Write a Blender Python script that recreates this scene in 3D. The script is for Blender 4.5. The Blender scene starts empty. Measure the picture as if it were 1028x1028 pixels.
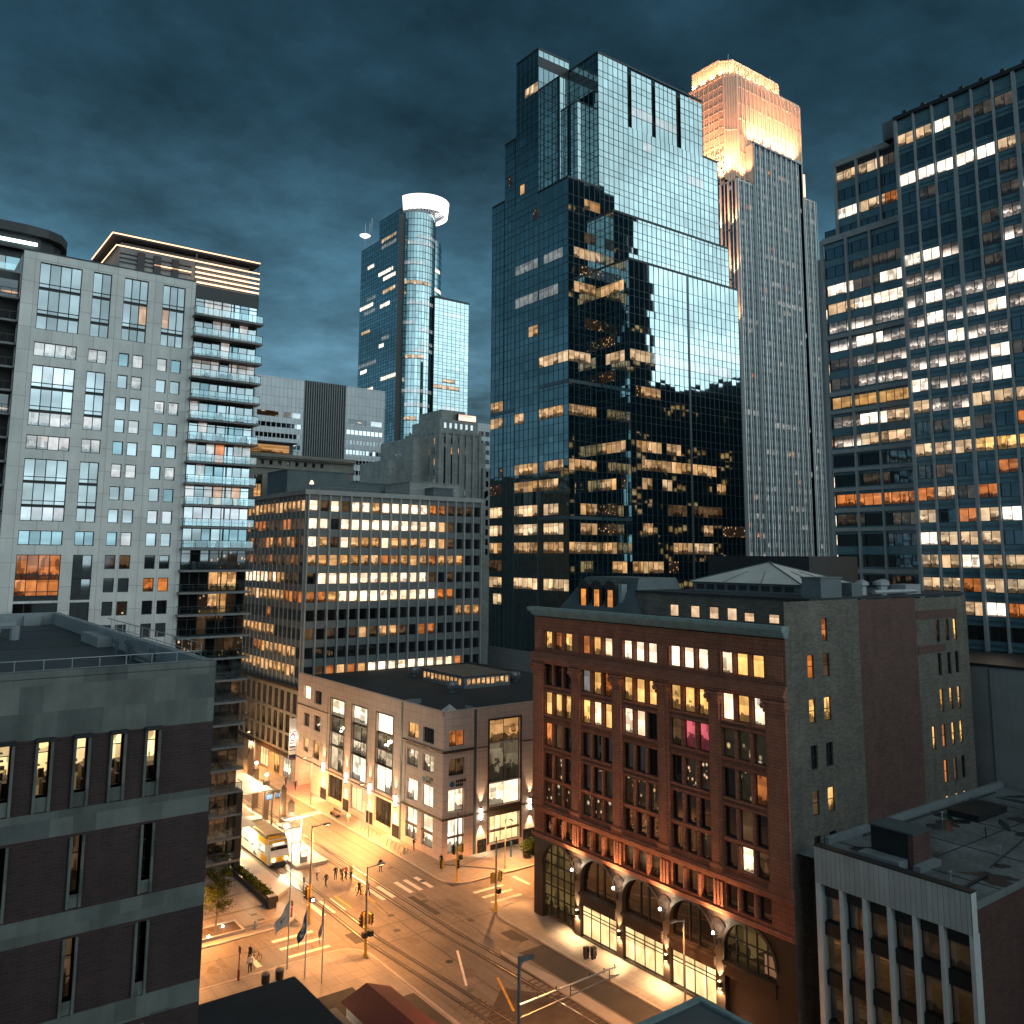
import bpy, math, random
from mathutils import Vector, Matrix
RND = random.Random(11)
SC = bpy.context.scene
COL = SC.collection
rad = math.radians

# ------------------------------------------------------------------ mesh helpers
class MB:
    """collects faces and links them as one mesh object"""
    def __init__(s):
        s.v = []; s.f = []; s.m = []; s.u = []
    def face(s, pts, m=0, uv=None):
        b = len(s.v); s.v.extend(pts); s.f.append(tuple(range(b, b + len(pts)))); s.m.append(m)
        s.u.append(uv if uv else [(0.5, 0.5)] * len(pts))
    def box(s, x0, x1, y0, y1, z0, z1, m=0, skip=()):
        p = [(x0,y0,z0),(x1,y0,z0),(x1,y1,z0),(x0,y1,z0),(x0,y0,z1),(x1,y0,z1),(x1,y1,z1),(x0,y1,z1)]
        q = {'z0':(3,2,1,0),'z1':(4,5,6,7),'y0':(0,1,5,4),'y1':(2,3,7,6),'x0':(3,0,4,7),'x1':(1,2,6,5)}
        for k, ix in q.items():
            if k not in skip:
                s.face([p[i] for i in ix], m, [(0,0),(1,0),(1,1),(0,1)])
    def tube(s, a, b, r0, r1=None, n=8, m=0, cap=True):
        r1 = r0 if r1 is None else r1
        a = Vector(a); b = Vector(b); d = (b - a).normalized()
        t = Vector((1,0,0)) if abs(d.x) < 0.8 else Vector((0,1,0))
        e1 = d.cross(t).normalized(); e2 = d.cross(e1)
        ra = [a + (e1*math.cos(2*math.pi*i/n) + e2*math.sin(2*math.pi*i/n))*r0 for i in range(n)]
        rb = [b + (e1*math.cos(2*math.pi*i/n) + e2*math.sin(2*math.pi*i/n))*r1 for i in range(n)]
        for i in range(n):
            j = (i+1) % n
            s.face([ra[i][:], rb[i][:], rb[j][:], ra[j][:]], m)
        if cap:
            s.face([p[:] for p in reversed(rb)][::-1], m); s.face([p[:] for p in ra][::-1], m)
    def lathe(s, cx, cy, prof, n=16, m=0, a0=0.0, a1=2*math.pi, uvh=False):
        full = abs(a1 - a0 - 2*math.pi) < 1e-6
        for (r0, z0), (r1, z1) in zip(prof, prof[1:]):
            for i in range(n):
                t0 = a0 + (a1-a0)*i/n; t1 = a0 + (a1-a0)*(i+1)/n
                p = [(cx+r0*math.cos(t0), cy+r0*math.sin(t0), z0), (cx+r0*math.cos(t1), cy+r0*math.sin(t1), z0),
                     (cx+r1*math.cos(t1), cy+r1*math.sin(t1), z1), (cx+r1*math.cos(t0), cy+r1*math.sin(t0), z1)]
                s.face(p, m, [(0,0),(1,0),(1,1),(0,1)])
    def prism(s, pts, z0, z1, m=0):
        n = len(pts)
        s.face([(x,y,z1) for x,y in pts], m); s.face([(x,y,z0) for x,y in reversed(pts)], m)
        for i in range(n):
            a = pts[i]; b = pts[(i+1)%n]
            s.face([(a[0],a[1],z0),(b[0],b[1],z0),(b[0],b[1],z1),(a[0],a[1],z1)], m)
    def build(s, name, mats, parent=None, smooth=False, merge=False):
        me = bpy.data.meshes.new(name)
        o = bpy.data.objects.new(name, me)
        org = Vector((0,0,0))
        if parent is not None:
            org = world_loc(parent)
        if not isinstance(mats, (list, tuple)): mats = [mats]
        me.from_pydata([(p[0]-org.x, p[1]-org.y, p[2]-org.z) for p in s.v], [], s.f)
        for mt in mats: me.materials.append(MAT[mt] if isinstance(mt, str) else mt)
        me.polygons.foreach_set('material_index', s.m)
        ul = me.uv_layers.new(name='UVMap')
        flat = [c for fu in s.u for t in fu for c in t]
        ul.data.foreach_set('uv', flat)
        if smooth: me.polygons.foreach_set('use_smooth', [True]*len(s.f))
        me.update()
        COL.objects.link(o)
        if parent is not None: o.parent = parent
        return o

def world_loc(o):
    l = Vector(o.location)
    while o.parent is not None:
        o = o.parent; l += Vector(o.location)
    return l

def thing(name, label, cat, loc=(0,0,0), group=None):
    o = bpy.data.objects.new(name, None); COL.objects.link(o)
    o.empty_display_size = 0.3
    o.location = loc; o['label'] = label; o['category'] = cat
    if group: o['group'] = group
    return o
def tag(o, label, cat, group=None):
    o['label'] = label; o['category'] = cat
    if group: o['group'] = group
    return o
def struct(o):
    o['kind'] = 'structure'; return o
def stuff(o):
    o['kind'] = 'stuff'; return o
def dup(root, loc, rotz=0.0, label=None, scale=None):
    kids = list(root.children)
    r = root.copy(); COL.objects.link(r); r.location = loc; r.rotation_euler = (0,0,rotz)
    if scale: r.scale = scale
    if label: r['label'] = label
    for ch in kids:
        g = list(ch.children)
        c = ch.copy(); COL.objects.link(c); c.parent = r
        for gg in g:
            d = gg.copy(); COL.objects.link(d); d.parent = c
    return r

class Face:
    """a vertical facade plane: axis 'x' looks to -X with u along Y, axis 'y' looks to -Y with u along X"""
    def __init__(s, ax, c): s.ax = ax; s.c = c
    def p(s, u, z, d=0.0):
        return (s.c - d, u, z) if s.ax == 'x' else (u, s.c - d, z)
    def quad(s, mb, u0, u1, z0, z1, d=0.0, m=0, tilt=0.0, uv=None):
        a, b = (u1, u0) if s.ax == 'x' else (u0, u1)
        if tilt:
            w = abs(u1-u0); h = z1-z0
            tx = RND.gauss(0, tilt)*w; tz = RND.gauss(0, tilt)*h
        else: tx = tz = 0
        mb.face([s.p(a,z0,d-tx-tz), s.p(b,z0,d+tx-tz), s.p(b,z1,d+tx+tz), s.p(a,z1,d-tx+tz)], m,
                uv or [(0,0),(1,0),(1,1),(0,1)])
    def box(s, mb, u0, u1, z0, z1, d0, d1, m=0, skip=()):
        if s.ax == 'x': mb.box(s.c-d1, s.c-d0, u0, u1, z0, z1, m, skip)
        else: mb.box(u0, u1, s.c-d1, s.c-d0, z0, z1, m, skip)
    def holed(s, mb, u0, u1, z0, z1, holes, rec=0.3, m=0, mr=None):
        mr = m if mr is None else mr
        us = sorted({round(x,4) for x in [u0,u1]+[h[0] for h in holes]+[h[1] for h in holes] if u0-1e-6 <= x <= u1+1e-6})
        zs = sorted({round(x,4) for x in [z0,z1]+[h[2] for h in holes]+[h[3] for h in holes] if z0-1e-6 <= x <= z1+1e-6})
        for za, zb in zip(zs, zs[1:]):
            zc = (za+zb)/2; run = None
            for ua, ub in zip(us, us[1:]):
                uc = (ua+ub)/2
                inside = any(h[0] < uc < h[1] and h[2] < zc < h[3] for h in holes)
                if inside:
                    if run is not None: s.quad(mb, run, ua, za, zb, 0, m); run = None
                elif run is None: run = ua
            if run is not None: s.quad(mb, run, us[-1], za, zb, 0, m)
        for h in holes:
            a, b, c, d = h[:4]
            P = s.p
            fl = s.ax == 'x'
            def add(pts):
                mb.face(pts if not fl else pts[::-1], mr)
            add([P(a,c,0),P(a,c,-rec),P(a,d,-rec),P(a,d,0)][::-1])
            add([P(b,c,-rec),P(b,c,0),P(b,d,0),P(b,d,-rec)][::-1])
            add([P(a,c,0),P(b,c,0),P(b,c,-rec),P(a,c,-rec)])
            add([P(a,d,-rec),P(b,d,-rec),P(b,d,0),P(a,d,0)])

def bars(mb, F, u0, u1, z0, z1, nu, nz, d, w=0.06, t=0.06, m=0, edge=True, zfr=None):
    """window frame: border plus nu-1 uprights and nz-1 cross bars, d = depth of its back"""
    if edge:
        F.box(mb, u0, u1, z0, z0+w, d, d+t, m); F.box(mb, u0, u1, z1-w, z1, d, d+t, m)
        F.box(mb, u0, u0+w, z0+w, z1-w, d, d+t, m); F.box(mb, u1-w, u1, z0+w, z1-w, d, d+t, m)
    a = w if edge else 0
    for i in range(1, nu):
        u = u0 + (u1-u0)*i/nu
        F.box(mb, u-w/2, u+w/2, z0+a, z1-a, d, d+t*0.94, m)
    for z in (zfr if zfr else [z0+(z1-z0)*i/nz for i in range(1, nz)]):
        F.box(mb, u0+a, u1-a, z-w/2, z+w/2, d, d+t*0.88, m)

# ------------------------------------------------------------------ materials
MAT = {}
def nodes(name):
    m = bpy.data.materials.new(name); m.use_nodes = True
    nt = m.node_tree; nt.nodes.clear()
    MAT[name] = m
    return m, nt
def N(nt, t, **kw):
    n = nt.nodes.new(t)
    for k, v in kw.items():
        if k.startswith('i_'):
            n.inputs[k[2:].replace('_', ' ')].default_value = v
        else: setattr(n, k, v)
    return n
def math_n(nt, op, a, b=None, clamp=False):
    n = nt.nodes.new('ShaderNodeMath'); n.operation = op; n.use_clamp = clamp
    for i, x in enumerate((a, b)):
        if x is None: continue
        if isinstance(x, (int, float)): n.inputs[i].default_value = x
        else: nt.links.new(x, n.inputs[i])
    return n.outputs[0]
def mixc(nt, fac, a, b, bt='MIX'):
    n = nt.nodes.new('ShaderNodeMix'); n.data_type = 'RGBA'; n.blend_type = bt
    for s, x in ((n.inputs[0], fac), (n.inputs[6], a), (n.inputs[7], b)):
        if isinstance(x, (int, float)): s.default_value = x
        elif isinstance(x, tuple): s.default_value = (*x[:3], 1)
        else: nt.links.new(x, s)
    return n.outputs[2]
def wall_vec(nt):
    """(x+y, z) in metres: runs along either facade direction"""
    tc = N(nt, 'ShaderNodeTexCoord'); sp = N(nt, 'ShaderNodeSeparateXYZ')
    nt.links.new(tc.outputs['Object'], sp.inputs[0])
    h = math_n(nt, 'ADD', sp.outputs[0], sp.outputs[1])
    cb = N(nt, 'ShaderNodeCombineXYZ'); nt.links.new(h, cb.inputs[0]); nt.links.new(sp.outputs[2], cb.inputs[1])
    return cb.outputs[0], tc.outputs['Object'], sp
def noise(nt, vec, scale, detail=4, rough=0.6):
    n = N(nt, 'ShaderNodeTexNoise'); n.inputs['Scale'].default_value = scale
    n.inputs['Detail'].default_value = detail; n.inputs['Roughness'].default_value = rough
    if vec is not None: nt.links.new(vec, n.inputs['Vector'])
    return n.outputs[0]
def ramp(nt, x, stops):
    r = N(nt, 'ShaderNodeValToRGB'); cr = r.color_ramp
    while len(cr.elements) < len(stops): cr.elements.new(0.5)
    for e, (p, c) in zip(cr.elements, stops):
        e.position = p; e.color = (*c, 1) if isinstance(c, tuple) else (c, c, c, 1)
    nt.links.new(x, r.inputs[0]); return r.outputs[0]
def finish(nt, bsdf):
    o = N(nt, 'ShaderNodeOutputMaterial'); nt.links.new(bsdf, o.inputs[0])

def plain(name, col, rough=0.8, var=0.25, scale=0.6, metal=0.0, bump=0.0, spec=0.4, fine=9.0):
    m, nt = nodes(name)
    tc = N(nt, 'ShaderNodeTexCoord')
    a = noise(nt, tc.outputs['Object'], scale, 5)
    b = noise(nt, tc.outputs['Object'], fine, 3)
    f = math_n(nt, 'ADD', math_n(nt, 'MULTIPLY', a, 0.65), math_n(nt, 'MULTIPLY', b, 0.35))
    lo = tuple(c*(1-var) for c in col); hi = tuple(min(1, c*(1+var)) for c in col)
    c = ramp(nt, f, [(0.32, lo), (0.68, hi)])
    p = N(nt, 'ShaderNodeBsdfPrincipled'); nt.links.new(c, p.inputs['Base Color'])
    p.inputs['Roughness'].default_value = rough; p.inputs['Metallic'].default_value = metal
    p.inputs['Specular IOR Level'].default_value = spec
    if bump:
        bp = N(nt, 'ShaderNodeBump'); bp.inputs['Strength'].default_value = bump; bp.inputs['Distance'].default_value = 0.03
        nt.links.new(b, bp.inputs['Height']); nt.links.new(bp.outputs[0], p.inputs['Normal'])
    finish(nt, p.outputs[0]); return m

def blocks(name, c1, c2, mortar, bw, bh, ms=0.02, rough=0.85, stain=0.35, off=0.5, sscale=0.25, bump=0.4, msm=0.1):
    """masonry: bricks, stone blocks or concrete panels bw x bh metres, weather stains over it"""
    m, nt = nodes(name)
    v, ob, sp = wall_vec(nt)
    b = N(nt, 'ShaderNodeTexBrick'); b.offset = off; b.squash = 1.0
    nt.links.new(v, b.inputs['Vector'])
    b.inputs['Scale'].default_value = 1.0; b.inputs['Mortar Size'].default_value = ms
    b.inputs['Mortar Smooth'].default_value = msm
    b.inputs['Brick Width'].default_value = bw; b.inputs['Row Height'].default_value = bh
    b.inputs['Color1'].default_value = (*c1,1); b.inputs['Color2'].default_value = (*c2,1); b.inputs['Mortar'].default_value = (*mortar,1)
    st = noise(nt, ob, sscale, 6, 0.65)
    mp = N(nt, 'ShaderNodeMapping'); mp.inputs['Scale'].default_value = (1.2,1.2,0.12)
    nt.links.new(ob, mp.inputs[0]); st2 = noise(nt, mp.outputs[0], 0.9, 4)
    k = math_n(nt, 'ADD', math_n(nt, 'MULTIPLY', st, 0.6), math_n(nt, 'MULTIPLY', st2, 0.4))
    k = ramp(nt, k, [(0.3, 1-stain), (0.7, 1+stain*0.3)])
    c = mixc(nt, 1.0, b.outputs[0], k, 'MULTIPLY')
    p = N(nt, 'ShaderNodeBsdfPrincipled'); nt.links.new(c, p.inputs['Base Color'])
    p.inputs['Roughness'].default_value = rough; p.inputs['Specular IOR Level'].default_value = 0.3
    bp = N(nt, 'ShaderNodeBump'); bp.inputs['Strength'].default_value = bump; bp.inputs['Distance'].default_value = 0.02; bp.invert = True
    h = math_n(nt, 'ADD', b.outputs[1], math_n(nt, 'MULTIPLY', noise(nt, ob, 6.0, 3), 0.3))
    nt.links.new(h, bp.inputs['Height']); nt.links.new(bp.outputs[0], p.inputs['Normal'])
    finish(nt, p.outputs[0]); return m

def glass(name, refl, tint, base=(0.01,0.014,0.016), rough=0.03, var=0.3, wav=0.0):
    """coated window glass: a dark interior under a tinted mirror coat; each pane differs a little"""
    m, nt = nodes(name)
    g = N(nt, 'ShaderNodeNewGeometry')
    k = math_n(nt, 'ADD', math_n(nt, 'MULTIPLY', g.outputs['Random Per Island'], var), 1-var/2)
    d = N(nt, 'ShaderNodeBsdfPrincipled'); d.inputs['Base Color'].default_value = (*base,1)
    d.inputs['Roughness'].default_value = rough; d.inputs['IOR'].default_value = 1.55
    gl = N(nt, 'ShaderNodeBsdfGlossy'); gl.inputs['Roughness'].default_value = rough
    gl.inputs['Color'].default_value = (*tint,1)
    if wav:
        tc = N(nt, 'ShaderNodeTexCoord')
        bp = N(nt, 'ShaderNodeBump'); bp.inputs['Strength'].default_value = wav; bp.inputs['Distance'].default_value = 0.05
        nt.links.new(noise(nt, tc.outputs['Object'], 0.5, 2), bp.inputs['Height'])
        nt.links.new(bp.outputs[0], gl.inputs['Normal'])
    fr = N(nt, 'ShaderNodeFresnel'); fr.inputs[0].default_value = 1.5
    f = math_n(nt, 'ADD', math_n(nt, 'MULTIPLY', k, refl), math_n(nt, 'MULTIPLY', fr.outputs[0], 1-refl), True)
    mx = N(nt, 'ShaderNodeMixShader'); nt.links.new(f, mx.inputs[0])
    nt.links.new(d.outputs[0], mx.inputs[1]); nt.links.new(gl.outputs[0], mx.inputs[2])
    finish(nt, mx.outputs[0]); return m

BLIND = 0.6
def lit(name, col, strength, var=0.6, clutter=0.35, white=0.25, refl=0.06, sx=1.4, hi=(1.0,0.86,0.62), low=0.0):
    """a lit room seen through its window: ceiling above, furniture and people dark below, blinds down on some"""
    m, nt = nodes(name)
    uv = N(nt, 'ShaderNodeTexCoord').outputs['UV']
    sp = N(nt, 'ShaderNodeSeparateXYZ'); nt.links.new(uv, sp.inputs[0])
    g = N(nt, 'ShaderNodeNewGeometry'); rnd = g.outputs['Random Per Island']
    oi = N(nt, 'ShaderNodeObjectInfo')
    seed = math_n(nt, 'ADD', math_n(nt, 'MULTIPLY', rnd, 97.0), math_n(nt, 'MULTIPLY', oi.outputs['Random'], 53.0))
    def vec(kx, ky):
        cb = N(nt, 'ShaderNodeCombineXYZ'); nt.links.new(math_n(nt, 'MULTIPLY', sp.outputs[0], kx), cb.inputs[0])
        nt.links.new(math_n(nt, 'MULTIPLY', sp.outputs[1], ky), cb.inputs[1]); nt.links.new(seed, cb.inputs[2]); return cb.outputs[0]
    n1 = noise(nt, vec(sx, sx*1.1), 1.0, 2, 0.5)
    n2 = noise(nt, vec(sx*3.0, sx*3.4), 1.0, 3, 0.6)
    vor = N(nt, 'ShaderNodeTexVoronoi'); vor.distance = 'CHEBYCHEV'; vor.inputs['Scale'].default_value = 1.0
    nt.links.new(vec(sx*1.9, sx*1.6), vor.inputs['Vector'])
    vsp = N(nt, 'ShaderNodeSeparateXYZ'); nt.links.new(vor.outputs['Color'], vsp.inputs[0])
    bl = math_n(nt, 'GREATER_THAN', math_n(nt, 'FRACT', math_n(nt, 'MULTIPLY', seed, 3.7)), 0.7)   # blinds down
    nb = math_n(nt, 'SUBTRACT', 1.0, bl)
    fh = math_n(nt, 'ADD', math_n(nt, 'MULTIPLY', n2, clutter*1.5), math_n(nt, 'MULTIPLY', vsp.outputs[0], clutter*0.5))
    fur = math_n(nt, 'MULTIPLY', math_n(nt, 'LESS_THAN', sp.outputs[1], math_n(nt, 'SUBTRACT', fh, clutter*0.25)), nb)
    obj = math_n(nt, 'MULTIPLY', math_n(nt, 'MULTIPLY', math_n(nt, 'GREATER_THAN', vsp.outputs[2], 1.0-clutter*0.6), nb), 0.55)
    body = ramp(nt, n1, [(0.34, 0.62), (0.66, 1.0)])
    grad = math_n(nt, 'ADD', math_n(nt, 'MULTIPLY', sp.outputs[1], 0.35*(1-2*low)), 0.75+0.2*low)
    br = math_n(nt, 'MULTIPLY', body, grad)
    if low:   # dark ceiling, lights low in the room
        br = math_n(nt, 'MULTIPLY', br, ramp(nt, math_n(nt, 'ADD', sp.outputs[1], math_n(nt, 'MULTIPLY', n2, 0.5)), [(0.45, 1.5), (0.95, 0.16)]))
    br = math_n(nt, 'MULTIPLY', br, math_n(nt, 'SUBTRACT', 1.0, math_n(nt, 'MULTIPLY', fur, 0.82)))
    br = math_n(nt, 'MULTIPLY', br, math_n(nt, 'SUBTRACT', 1.0, obj))
    shade = math_n(nt, 'GREATER_THAN', sp.outputs[1], math_n(nt, 'SUBTRACT', 1.05, math_n(nt, 'MULTIPLY', math_n(nt, 'FRACT', math_n(nt, 'MULTIPLY', seed, 5.3)), BLIND)))
    br = math_n(nt, 'MULTIPLY', br, math_n(nt, 'SUBTRACT', 1.0, math_n(nt, 'MULTIPLY', shade, 0.4)))
    k = math_n(nt, 'ADD', math_n(nt, 'MULTIPLY', math_n(nt, 'FRACT', math_n(nt, 'MULTIPLY', seed, 1.37)), var), 1-var*0.6)
    br = math_n(nt, 'MULTIPLY', br, k)
    cc = mixc(nt, math_n(nt, 'MULTIPLY', math_n(nt, 'FRACT', math_n(nt, 'MULTIPLY', seed, 2.11)), white, True), col, hi)
    cc = mixc(nt, math_n(nt, 'MULTIPLY', math_n(nt, 'SUBTRACT', 1.0, body), 0.8), cc, (col[0], col[1]*0.7, col[2]*0.5))
    e = N(nt, 'ShaderNodeEmission'); nt.links.new(cc, e.inputs[0])
    nt.links.new(math_n(nt, 'MULTIPLY', br, strength), e.inputs[1])
    gl = N(nt, 'ShaderNodeBsdfGlossy'); gl.inputs['Roughness'].default_value = 0.04; gl.inputs['Color'].default_value = (0.8,0.9,0.95,1)
    mx = N(nt, 'ShaderNodeMixShader'); mx.inputs[0].default_value = refl
    nt.links.new(e.outputs[0], mx.inputs[1]); nt.links.new(gl.outputs[0], mx.inputs[2])
    finish(nt, mx.outputs[0])
    return m
def spark(name, col, strength, amount=0.35, refl=0.10, back=0.02, sx=3.0):
    """a dark room with a few small lights, and reflections painted as glowing dots"""
    m, nt = nodes(name)
    uv = N(nt, 'ShaderNodeTexCoord').outputs['UV']
    sp = N(nt, 'ShaderNodeSeparateXYZ'); nt.links.new(uv, sp.inputs[0])
    g = N(nt, 'ShaderNodeNewGeometry'); oi = N(nt, 'ShaderNodeObjectInfo')
    seed = math_n(nt, 'ADD', math_n(nt, 'MULTIPLY', g.outputs['Random Per Island'], 97.0), math_n(nt, 'MULTIPLY', oi.outputs['Random'], 53.0))
    cb = N(nt, 'ShaderNodeCombineXYZ'); nt.links.new(math_n(nt, 'MULTIPLY', sp.outputs[0], sx), cb.inputs[0]); nt.links.new(math_n(nt, 'MULTIPLY', sp.outputs[1], sx*1.5), cb.inputs[1]); nt.links.new(seed, cb.inputs[2])
    vor = N(nt, 'ShaderNodeTexVoronoi'); vor.inputs['Scale'].default_value = 1.0; nt.links.new(cb.outputs[0], vor.inputs['Vector'])
    cs = N(nt, 'ShaderNodeSeparateXYZ'); nt.links.new(vor.outputs['Color'], cs.inputs[0])
    on = math_n(nt, 'GREATER_THAN', cs.outputs[0], 1-amount)
    dot = ramp(nt, vor.outputs['Distance'], [(0.10, 1.0), (0.42, 0.0)])
    br = math_n(nt, 'ADD', math_n(nt, 'MULTIPLY', math_n(nt, 'MULTIPLY', on, dot), strength), math_n(nt, 'MULTIPLY', noise(nt, cb.outputs[0], 0.7, 3), back*2))
    e = N(nt, 'ShaderNodeEmission'); nt.links.new(mixc(nt, cs.outputs[1], col, (1.0,0.8,0.55)), e.inputs[0]); nt.links.new(br, e.inputs[1])
    gl = N(nt, 'ShaderNodeBsdfGlossy'); gl.inputs['Roughness'].default_value = 0.04; gl.inputs['Color'].default_value = (0.7,0.85,0.95,1)
    mx = N(nt, 'ShaderNodeMixShader'); mx.inputs[0].default_value = refl
    nt.links.new(e.outputs[0], mx.inputs[1]); nt.links.new(gl.outputs[0], mx.inputs[2]); finish(nt, mx.outputs[0]); return m
def lamp_mat(name, col, strength):
    m, nt = nodes(name)
    e = N(nt, 'ShaderNodeEmission'); e.inputs[0].default_value = (*col,1); e.inputs[1].default_value = strength
    finish(nt, e.outputs[0]); return m

# walls
blocks('concrete_light', (0.63,0.625,0.60), (0.55,0.55,0.53), (0.33,0.33,0.32), 2.35, 2.85, 0.03, stain=0.26, off=0.0, bump=0.2)
blocks('brick_dark', (0.075,0.04,0.037), (0.05,0.029,0.028), (0.062,0.052,0.048), 0.42, 0.13, 0.018, stain=0.35)
blocks('limestone_band', (0.20,0.21,0.19), (0.115,0.122,0.114), (0.15,0.15,0.14), 0.86, 1.05, 0.004, stain=0.5, off=0.35, sscale=0.5, bump=0.25)
blocks('stone_grey', (0.33,0.33,0.32), (0.30,0.30,0.29), (0.2,0.2,0.19), 1.2, 0.8, 0.02, stain=0.3)
blocks('terracotta', (0.34,0.132,0.08), (0.27,0.105,0.066), (0.12,0.05,0.035), 0.95, 0.42, 0.02, stain=0.4, sscale=0.6, bump=0.5)
blocks('terracotta_trim', (0.42,0.165,0.10), (0.35,0.138,0.085), (0.15,0.06,0.04), 0.6, 0.3, 0.015, stain=0.35, sscale=1.2, bump=0.8)
blocks('common_brick', (0.20,0.175,0.14), (0.12,0.108,0.09), (0.13,0.125,0.115), 0.5, 0.16, 0.02, stain=0.5, sscale=0.35)
blocks('red_brick', (0.155,0.075,0.058), (0.10,0.052,0.044), (0.10,0.075,0.068), 0.5, 0.16, 0.02, stain=0.35, sscale=0.5)
blocks('basalt', (0.036,0.025,0.02), (0.029,0.02,0.017), (0.03,0.024,0.02), 1.1, 0.62, 0.015, rough=0.5, stain=0.3)
blocks('sandstone', (0.66,0.50,0.43), (0.59,0.45,0.39), (0.30,0.21,0.17), 1.5, 0.98, 0.018, stain=0.16, off=0.0, bump=0.25)
blocks('annex_block', (0.27,0.28,0.28), (0.25,0.26,0.26), (0.19,0.2,0.2), 3.0, 2.2, 0.02, stain=0.25, off=0.0)
blocks('deco_stone', (0.42,0.43,0.41), (0.34,0.35,0.335), (0.2,0.2,0.2), 1.4, 0.9, 0.02, stain=0.4)
blocks('slab_panel', (0.66,0.68,0.70), (0.60,0.62,0.64), (0.3,0.31,0.32), 1.6, 3.4, 0.06, stain=0.15, off=0.0)
plain('rib_concrete', (0.34,0.34,0.325), 0.8, 0.18, 0.5)
plain('fascia_metal', (0.62,0.63,0.62), 0.6, 0.12, 0.8)
plain('pier_stone', (0.26,0.29,0.30), 0.6, 0.15, 0.7)
plain('spandrel_teal', (0.085,0.165,0.20), 0.12, 0.2, 0.8, spec=0.8)
plain('spandrel_grey', (0.17,0.18,0.18), 0.5, 0.2, 0.8)
plain('pale_stone', (0.52,0.46,0.41), 0.6, 0.12, 0.5)
plain('patina', (0.20,0.265,0.255), 0.7, 0.3, 1.2, bump=0.3)
plain('trim_dark', (0.018,0.02,0.022), 0.45, 0.3, 1.0)
plain('mullion_grey', (0.10,0.14,0.155), 0.4, 0.15, 1.0, metal=0.3)
plain('alu', (0.34,0.37,0.39), 0.45, 0.1, 1.0, metal=0.5)
plain('bronze', (0.10,0.065,0.04), 0.45, 0.2, 2.0, metal=0.5)
plain('roof_dark', (0.028,0.034,0.038), 0.85, 0.35, 0.25, bump=0.3)
plain('roof_grey', (0.12,0.135,0.14), 0.6, 0.75, 0.16, bump=0.3, fine=2.0)
plain('roof_lead', (0.075,0.10,0.11), 0.5, 0.25, 0.5, metal=0.2)
plain('roof_pale', (0.52,0.49,0.44), 0.6, 0.15, 0.5)
plain('roof_maroon', (0.13,0.035,0.03), 0.7, 0.2, 0.8)
plain('soffit_brown', (0.24,0.15,0.11), 0.6, 0.15, 1.0)
plain('black_granite', (0.014,0.013,0.013), 0.25, 0.3, 2.0)
plain('balcony_slab', (0.16,0.165,0.165), 0.7, 0.15, 1.0)
plain('penthouse_metal', (0.11,0.135,0.145), 0.6, 0.2, 0.4)
glass('glass_bright', 0.29, (0.76,0.88,0.93), var=1.25)
glass('glass_teal', 0.42, (0.62,0.84,0.88), base=(0.004,0.014,0.02), var=0.22)
glass('glass_fade', 0.26, (0.5,0.78,0.88), base=(0.006,0.016,0.02), var=0.5)
glass('glass_dim', 0.16, (0.7,0.8,0.85), base=(0.008,0.008,0.008))
glass('glass_office', 0.16, (0.55,0.75,0.85), base=(0.006,0.012,0.016), var=0.25)
glass('glass_brown', 0.10, (0.8,0.8,0.8), base=(0.012,0.008,0.006))
# glass balustrade: see-through
_m, _nt = nodes('glass_rail')
_t = N(_nt, 'ShaderNodeBsdfTransparent'); _t.inputs[0].default_value = (0.84,0.90,0.91,1)
_g = N(_nt, 'ShaderNodeBsdfGlossy'); _g.inputs['Roughness'].default_value = 0.05; _g.inputs['Color'].default_value = (0.7,0.85,0.9,1)
_x = N(_nt, 'ShaderNodeMixShader'); _x.inputs[0].default_value = 0.15
_nt.links.new(_t.outputs[0], _x.inputs[1]); _nt.links.new(_g.outputs[0], _x.inputs[2]); finish(_nt, _x.outputs[0])
# lit rooms
lit('lit_warm', (1.0,0.50,0.16), 1.15)
lit('lit_gold', (1.0,0.54,0.15), 1.6, white=0.3, clutter=0.4, hi=(1.0,0.75,0.35))
lit('lit_white', (1.0,0.72,0.45), 2.5, var=0.65, clutter=0.14, white=0.6, hi=(1.0,0.9,0.75))
lit('lit_orange', (1.0,0.30,0.06), 0.8, white=0.1)
lit('lit_dim', (1.0,0.55,0.25), 0.12, clutter=0.4)
lit('lit_pale', (0.85,0.92,0.9), 0.42, var=0.3, clutter=0.1, refl=0.35, hi=(1,0.95,0.85))
lit('lit_cool', (0.95,0.85,0.78), 0.62, var=0.5, clutter=0.3, refl=0.2, hi=(0.9,0.95,1.0))
lit('lit_pink', (0.95,0.62,0.66), 0.34, var=0.5, clutter=0.25, refl=0.4, hi=(0.9,0.8,0.85))
lit('lit_shop', (1.0,0.80,0.52), 2.5, var=0.2, clutter=0.34, white=0.6, hi=(1.0,0.92,0.78), sx=1.5)
lit('lit_store', (1.0,0.68,0.30), 2.2, var=0.12, clutter=0.0, white=0.3, hi=(1.0,0.78,0.42), sx=1.2)
spark('lit_busy', (1.0,0.45,0.14), 1.0, amount=0.3)
lamp_mat('lamp_warm', (1.0,0.62,0.28), 22.0)
lamp_mat('lamp_white', (1.0,0.88,0.70), 30.0)
lamp_mat('led_amber', (1.0,0.50,0.27), 3.4)
lamp_mat('led_cool', (0.72,1.0,0.95), 4.5)
lamp_mat('halo_white', (1.0,0.90,0.86), 2.6)
lamp_mat('signal_red', (1.0,0.05,0.02), 9.0)
lamp_mat('signal_white', (0.9,0.95,1.0), 5.0)
lamp_mat('head_light', (1.0,0.90,0.70), 40.0)
lamp_mat('portal_pink', (1.0,0.36,0.22), 0.9)

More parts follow.
